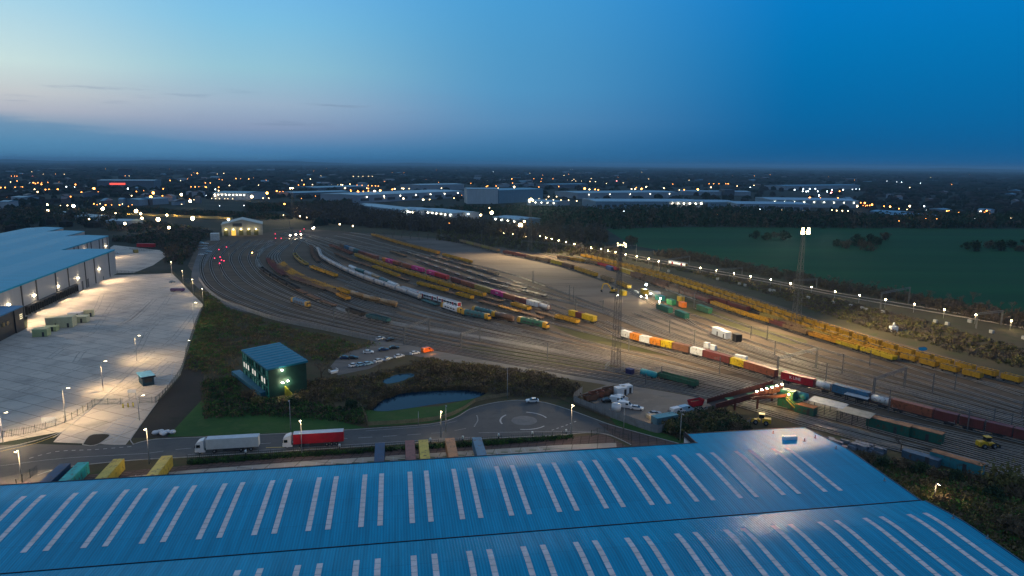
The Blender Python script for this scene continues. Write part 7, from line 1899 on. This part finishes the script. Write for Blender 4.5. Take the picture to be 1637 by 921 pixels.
mass('thicket', [(1040, 408), (1130, 422), (1240, 446), (1340, 466), (1470, 490), (1640, 528), (1800, 580), (1800, 545), (1640, 506), (1480, 480), (1340, 456), (1200, 428), (1080, 404)], 'bare brown thicket along the far side of the main line', 'thicket', [F_BROWN, F_GREY, F_BROWN], 800, 4.2, 2.6, 30, 1.0, 10, 12)
mass('thicket', [(700, 384), (800, 398), (900, 408), (1000, 420), (1000, 400), (900, 384), (820, 374), (700, 372)], 'brown thicket along the foot of the lit tower', 'thicket', [F_BROWN, F_GREY, F_OLIVE], 700, 4.0, 3.0, 26, 1.2, 11, 10)
mass('woodland', [(455, 338), (560, 330), (600, 345), (700, 356), (790, 364), (850, 370), (962, 372), (974, 390), (900, 389), (840, 388), (760, 376), (640, 368), (565, 362), (480, 352)], 'bare brown wood between the yard and the estate', 'woodland', [F_BROWN, F_GREY], 1500, 12.5, 4.0, 26, 2.2, 12, 16)
mass('woodland', [(835, 350), (950, 342), (1100, 338), (1240, 344), (1390, 354), (1500, 352), (1700, 352), (1700, 364), (1400, 366), (1100, 363), (968, 368), (860, 362)], 'dark tree belt behind the green field', 'woodland', [F_DARK, F_DARK, F_BROWN], 1500, 13, 7.0, 26, 3.4, 13, 3)
mass('woodland', [(-200, 390), (0, 372), (60, 358), (160, 362), (180, 372), (200, 345), (80, 338), (-200, 345)], 'dark trees behind the grey warehouse', 'woodland', [F_DARK, F_BROWN], 700, 9, 6.0, 24, 2.6, 14, 3)
mass('thicket', [(180, 386), (240, 378), (320, 382), (310, 404), (290, 424), (268, 420), (262, 398), (220, 390)], 'bare bushes around the rear yard', 'thicket', [F_BROWN, F_GREY, F_DARK], 420, 5, 3.2, 26, 1.5, 15, 8)
# the far plain: town trees and woods as far as the hills
rng = random.Random(21); mb = MB()
for ring, (d0, d1, n_, r_, h_) in enumerate(((900, 1700, 1900, 6, 9), (1700, 3200, 2600, 11, 12), (3200, 6500, 2600, 24, 14), (6500, 14000, 2600, 60, 17), (14000, 26000, 1600, 130, 20))):
    for k in range(n_):
        a = rng.uniform(-0.74, 0.74); d = math.sqrt(rng.uniform(d0 * d0, d1 * d1)); x, y = math.sin(a) * d, math.cos(a) * d
        sx_, sy_ = proj(Vector((x, y, 0)))
        if ring == 0 and (970 < sx_ < 1700 and sy_ > 360 or 560 < sx_ < 960 and sy_ > 322 or 150 < sx_ < 500 and sy_ > 318): continue
        if 560 < sx_ < 1380 and 298 < sy_ < 345 and rng.random() < 0.75: continue
        mb.mi = 0 if rng.random() < 0.6 else 1
        s = rng.uniform(0.5, 1.5); rx = r_ * s * rng.uniform(0.8, 1.6); hh = h_ * rng.uniform(0.6, 1.2)
        vs = [(x, y, hh)]; m_ = 6
        for z, w in ((hh * 0.7, 0.75), (0.0, 1.0)):
            for i in range(m_): t = 2 * PI * i / m_; e = rng.uniform(0.7, 1.2); vs.append((x + math.cos(t) * rx * w * e, y + math.sin(t) * rx * w * e, z * rng.uniform(.85, 1.1)))
        fs = [(0, 1 + i, 1 + (i + 1) % m_) for i in range(m_)] + [(1 + i, 1 + m_ + i, 1 + m_ + (i + 1) % m_, 1 + (i + 1) % m_) for i in range(m_)]
        mb.add(vs, fs)
o = mb.build('distant_woodland', [foliage('far_tree_crowns', (0.010, 0.018, 0.012), (0.026, 0.030, 0.02)), foliage('far_bare_crowns', (0.022, 0.02, 0.018), (0.04, 0.034, 0.028))]); tag(o, 'distant woods and garden trees out to the hills', 'woodland', None, 'stuff')


# individual trees and bushes
def bare_tree(seed, H=9.0):
    rng = random.Random(seed); r = empty('bare_tree', None, None); tr = MB(); cr = MB()

    def grow(mb, p, d, L, w, lev):
        q = p + d * L; mb.bar(p, q, w, n=5 if lev == 0 else 3, w2=w * 0.62)
        if lev >= 5: return
        nkid = 3 if lev < 3 else 2
        for k in range(nkid):
            e = Vector((rng.uniform(-1, 1), rng.uniform(-1, 1), rng.uniform(-0.25, 0.75))); nd = (d * 0.75 + e * 0.75).normalized()
            grow(cr, p + d * L * rng.uniform(0.6, 1.0), nd, L * rng.uniform(0.6, 0.82), max(0.06, w * 0.6), lev + 1)
    grow(tr, Vector((0, 0, 0)), Vector((0, 0, 1)), H * 0.26, H * 0.045, 0)
    tr.build('trunk', BARK, r); cr.build('crown', TWIG, r); return reg(r)


def bush(seed, m, h, rad, n, ls):
    rng = random.Random(seed); r = empty('bush', None, None); cr = MB(); st = MB()
    cl = [(rng.uniform(-.6, .6) * rad, rng.uniform(-.6, .6) * rad, rng.uniform(.25, .75) * h, rng.uniform(.3, .55)) for _ in range(11)]
    for _ in range(n):
        x, y, z, s = rng.choice(cl); a, b = rng.uniform(0, 2 * PI), math.acos(rng.uniform(-1, 1)); q = rng.random() ** 0.45
        p = Vector((x + math.cos(a) * math.sin(b) * q * s * rad, y + math.sin(a) * math.sin(b) * q * s * rad, max(0.1, z + math.cos(b) * q * s * h * .7))); tri_leaf(cr, rng, p, ls * rng.uniform(.6, 1.4))
    for x, y, z, s in cl: st.bar((x * .2, y * .2, 0), (x, y, z), 0.14, n=3, w2=0.05)
    cr.build('foliage', m, r); st.build('stems', BARK, r); return reg(r)


BT = [bare_tree(s) for s in (3, 8, 14)]
BB = [bush(31, F_BROWN, 3.6, 2.6, 520, 0.5), bush(32, F_OLIVE, 3.6, 2.6, 620, 0.5), bush(33, F_DARK, 3.6, 2.8, 620, 0.55)]
USED = set()


def plant(p, x, y, label, cat, group=None, s=1.0, rz=0.0):
    q = at(x, y)
    if p.name not in USED:
        USED.add(p.name); p.location = q; p.rotation_euler = (0, 0, rz); p.scale = (s,) * 3; tag(p, label, cat, group); return p
    o = dup(p, q, rz, label, group, scale=s); o['category'] = cat; return o


plant(BT[0], 514, 606, 'large spreading bare tree beside the green office', 'tree', None, 1.25, 0.4)
plant(BT[1], 1440, 722, 'bare tree among the dark bushes by the old containers', 'tree', None, 0.95, 1.0)
plant(BB[1], 1604, 782, 'big olive yellow bush right of the teal container', 'bush', None, 2.0, 0.2); plant(BB[0], 1640, 870, 'big brown bush cut by the lower right picture edge', 'bush', None, 2.1, 1.2)
plant(BB[0], 1622, 800, 'dark brown bush below the big olive one', 'bush', None, 1.3, 2.0); plant(BB[0], 1503, 806, 'pale twiggy bush at the foot of the right-hand lamp post', 'bush', None, 0.8, 0.5)
rr = random.Random(77)
for k, (x, y) in enumerate(((395, 640), (412, 648), (470, 650), (500, 640), (540, 632), (560, 655), (602, 628), (672, 612), (700, 600), (730, 596), (770, 604), (800, 612), (840, 618), (880, 622), (905, 628))):
    plant(BB[k % 3 if k < 6 else 0], x, y, 'bush in the pond scrub, %s from left below the car park' % nth(k), 'bush', 'bushes round the pond', rr.uniform(0.8, 1.3), rr.uniform(0, 6))
for k, (x, y) in enumerate(((1070, 690), (1088, 694), (1110, 690), (1132, 688), (1155, 686), (1178, 690))): plant(BB[(k + 1) % 3], x, y, 'bush behind the roof corner, %s from left' % nth(k), 'bush', 'bushes behind the roof corner', rr.uniform(.8, 1.2), rr.uniform(0, 6))
for k, (x, y) in enumerate(((1390, 742), (1412, 752), (1440, 752), (1470, 762), (1500, 768), (1530, 772), (1560, 776), (1590, 800))): plant(BB[2 if k % 2 else 0], x, y, 'bush in the dark row below the teal container, %s from left' % nth(k), 'bush', 'bushes below the teal container', rr.uniform(.8, 1.2), rr.uniform(0, 6))
fb = ((1208, 382), (1225, 384), (1240, 380), (1252, 384), (1338, 394), (1352, 397), (1370, 394), (1386, 401), (1400, 392), (1370, 386), (1545, 398), (1560, 402), (1580, 397), (1600, 401), (1615, 396), (1630, 402), (1640, 390), (1010, 392), (1390, 388), (1415, 384))
for k, (x, y) in enumerate(sorted(fb)): plant(BB[2 if k % 3 else 0], x, y, 'dark bush standing in the green field, %s from left' % nth(k), 'bush', 'bushes in the green field', rr.uniform(2.0, 3.2), rr.uniform(0, 6))
tl = [(x, 402 + (x - 1000) * 0.158 + rr.uniform(-6, 3)) for x in range(1050, 1660, 21)]
for k, (x, y) in enumerate(tl): plant(BT[k % 3], x + rr.uniform(-6, 6), y, 'bare tree along the field edge, %s from left' % nth(k), 'tree', 'bare trees along the field edge', rr.uniform(0.7, 1.15) * (1.35 if 1545 < x < 1575 else 1), rr.uniform(0, 6))
tl = [(x, 378 + (x - 590) * 0.052 + rr.uniform(-2, 2)) for x in range(600, 960, 14)]
for k, (x, y) in enumerate(tl): plant(BT[(k + 1) % 3], x, y, 'bare tree on the near edge of the brown wood, %s from left' % nth(k), 'tree', 'bare trees at the edge of the wood', rr.uniform(1.0, 1.5), rr.uniform(0, 6))

mass('scrub', [(175, 352), (250, 356), (330, 368), (345, 378), (322, 384), (250, 376), (182, 370)], 'dark scrub and rubble between the works yard and the rear yard', 'scrub', [F_DARK, F_BROWN, F_GREY], 420, 3.0, 3.4, 24, 1.4, 16, 4)
mass('scrub', [(255, 338), (430, 342), (470, 350), (430, 352), (372, 348), (255, 343)], 'dark scrub between the yellow wall and the town', 'scrub', [F_DARK, F_BROWN], 420, 4.0, 5.0, 22, 2.0, 17, 3)
mass('scrub', [(0, 345), (60, 340), (180, 335), (260, 334), (260, 340), (180, 343), (60, 350), (0, 356)], 'dark bushes below the left street lamps', 'scrub', [F_DARK, F_BROWN], 420, 4.5, 6.0, 22, 2.2, 18, 3)
mass('woodland', [(390, 332), (470, 330), (560, 326), (560, 330), (460, 337), (400, 340)], 'dark trees between the curved store and the parked trains', 'woodland', [F_DARK, F_BROWN], 380, 9, 6.0, 24, 2.6, 19, 4)
mass('woodland', [(640, 338), (760, 334), (900, 336), (955, 338), (950, 342), (830, 348), (760, 342), (700, 340)], 'tree line between the sheds and the high bay block', 'woodland', [F_DARK, F_DARK, F_BROWN], 520, 8, 5.5, 24, 2.6, 20, 3)

rr = random.Random(31)
for k, (x, y) in enumerate(sorted(((402, 560), (430, 545), (505, 555), (350, 540), (372, 590), (478, 648), (548, 640), (605, 596), (660, 582), (705, 588), (745, 600), (790, 612), (850, 606), (890, 616), (560, 662), (440, 655)))):
    plant(BT[k % 3], x, y, 'small bare tree in the scrub, %s from left between lorry park and compound' % nth(k), 'tree', 'small bare trees in the scrub', rr.uniform(0.35, 0.6), rr.uniform(0, 6))
for k, (x, y) in enumerate(((1400, 738), (1462, 770), (1536, 790), (1580, 820), (1612, 850), (1560, 850))):
    plant(BT[k % 3], x, y, 'small bare tree beyond the warehouse end, %s from left' % nth(k), 'tree', 'small bare trees beyond the warehouse', rr.uniform(0.4, 0.6), rr.uniform(0, 6))
# ================================================================== HAZE
hz = MB(); hz.box(-34000, 34000, -500, 33000, -3, 162)
hm = bpy.data.materials.new('evening_haze'); hm.use_nodes = True; t = hm.node_tree; t.nodes.clear()
ho = t.nodes.new('ShaderNodeOutputMaterial'); hv = t.nodes.new('ShaderNodeVolumePrincipled'); hv.inputs['Density'].default_value = 5.5e-5; hv.inputs['Color'].default_value = (0.45, 0.78, 1.0, 1)
t.links.new(hv.outputs[0], ho.inputs['Volume'])
o = hz.build('haze', hm); o['kind'] = 'stuff'; o['label'] = 'thin evening haze over the plain'; o['category'] = 'haze'
dupl = [k for k, v in LABELS.items() if v > 1]
if dupl: print('DUP LABELS', len(dupl), dupl[:12])
lw = [k for k in LABELS if not 4 <= len(k.split()) <= 16]
if lw: print('LABEL LENGTH', lw[:12])
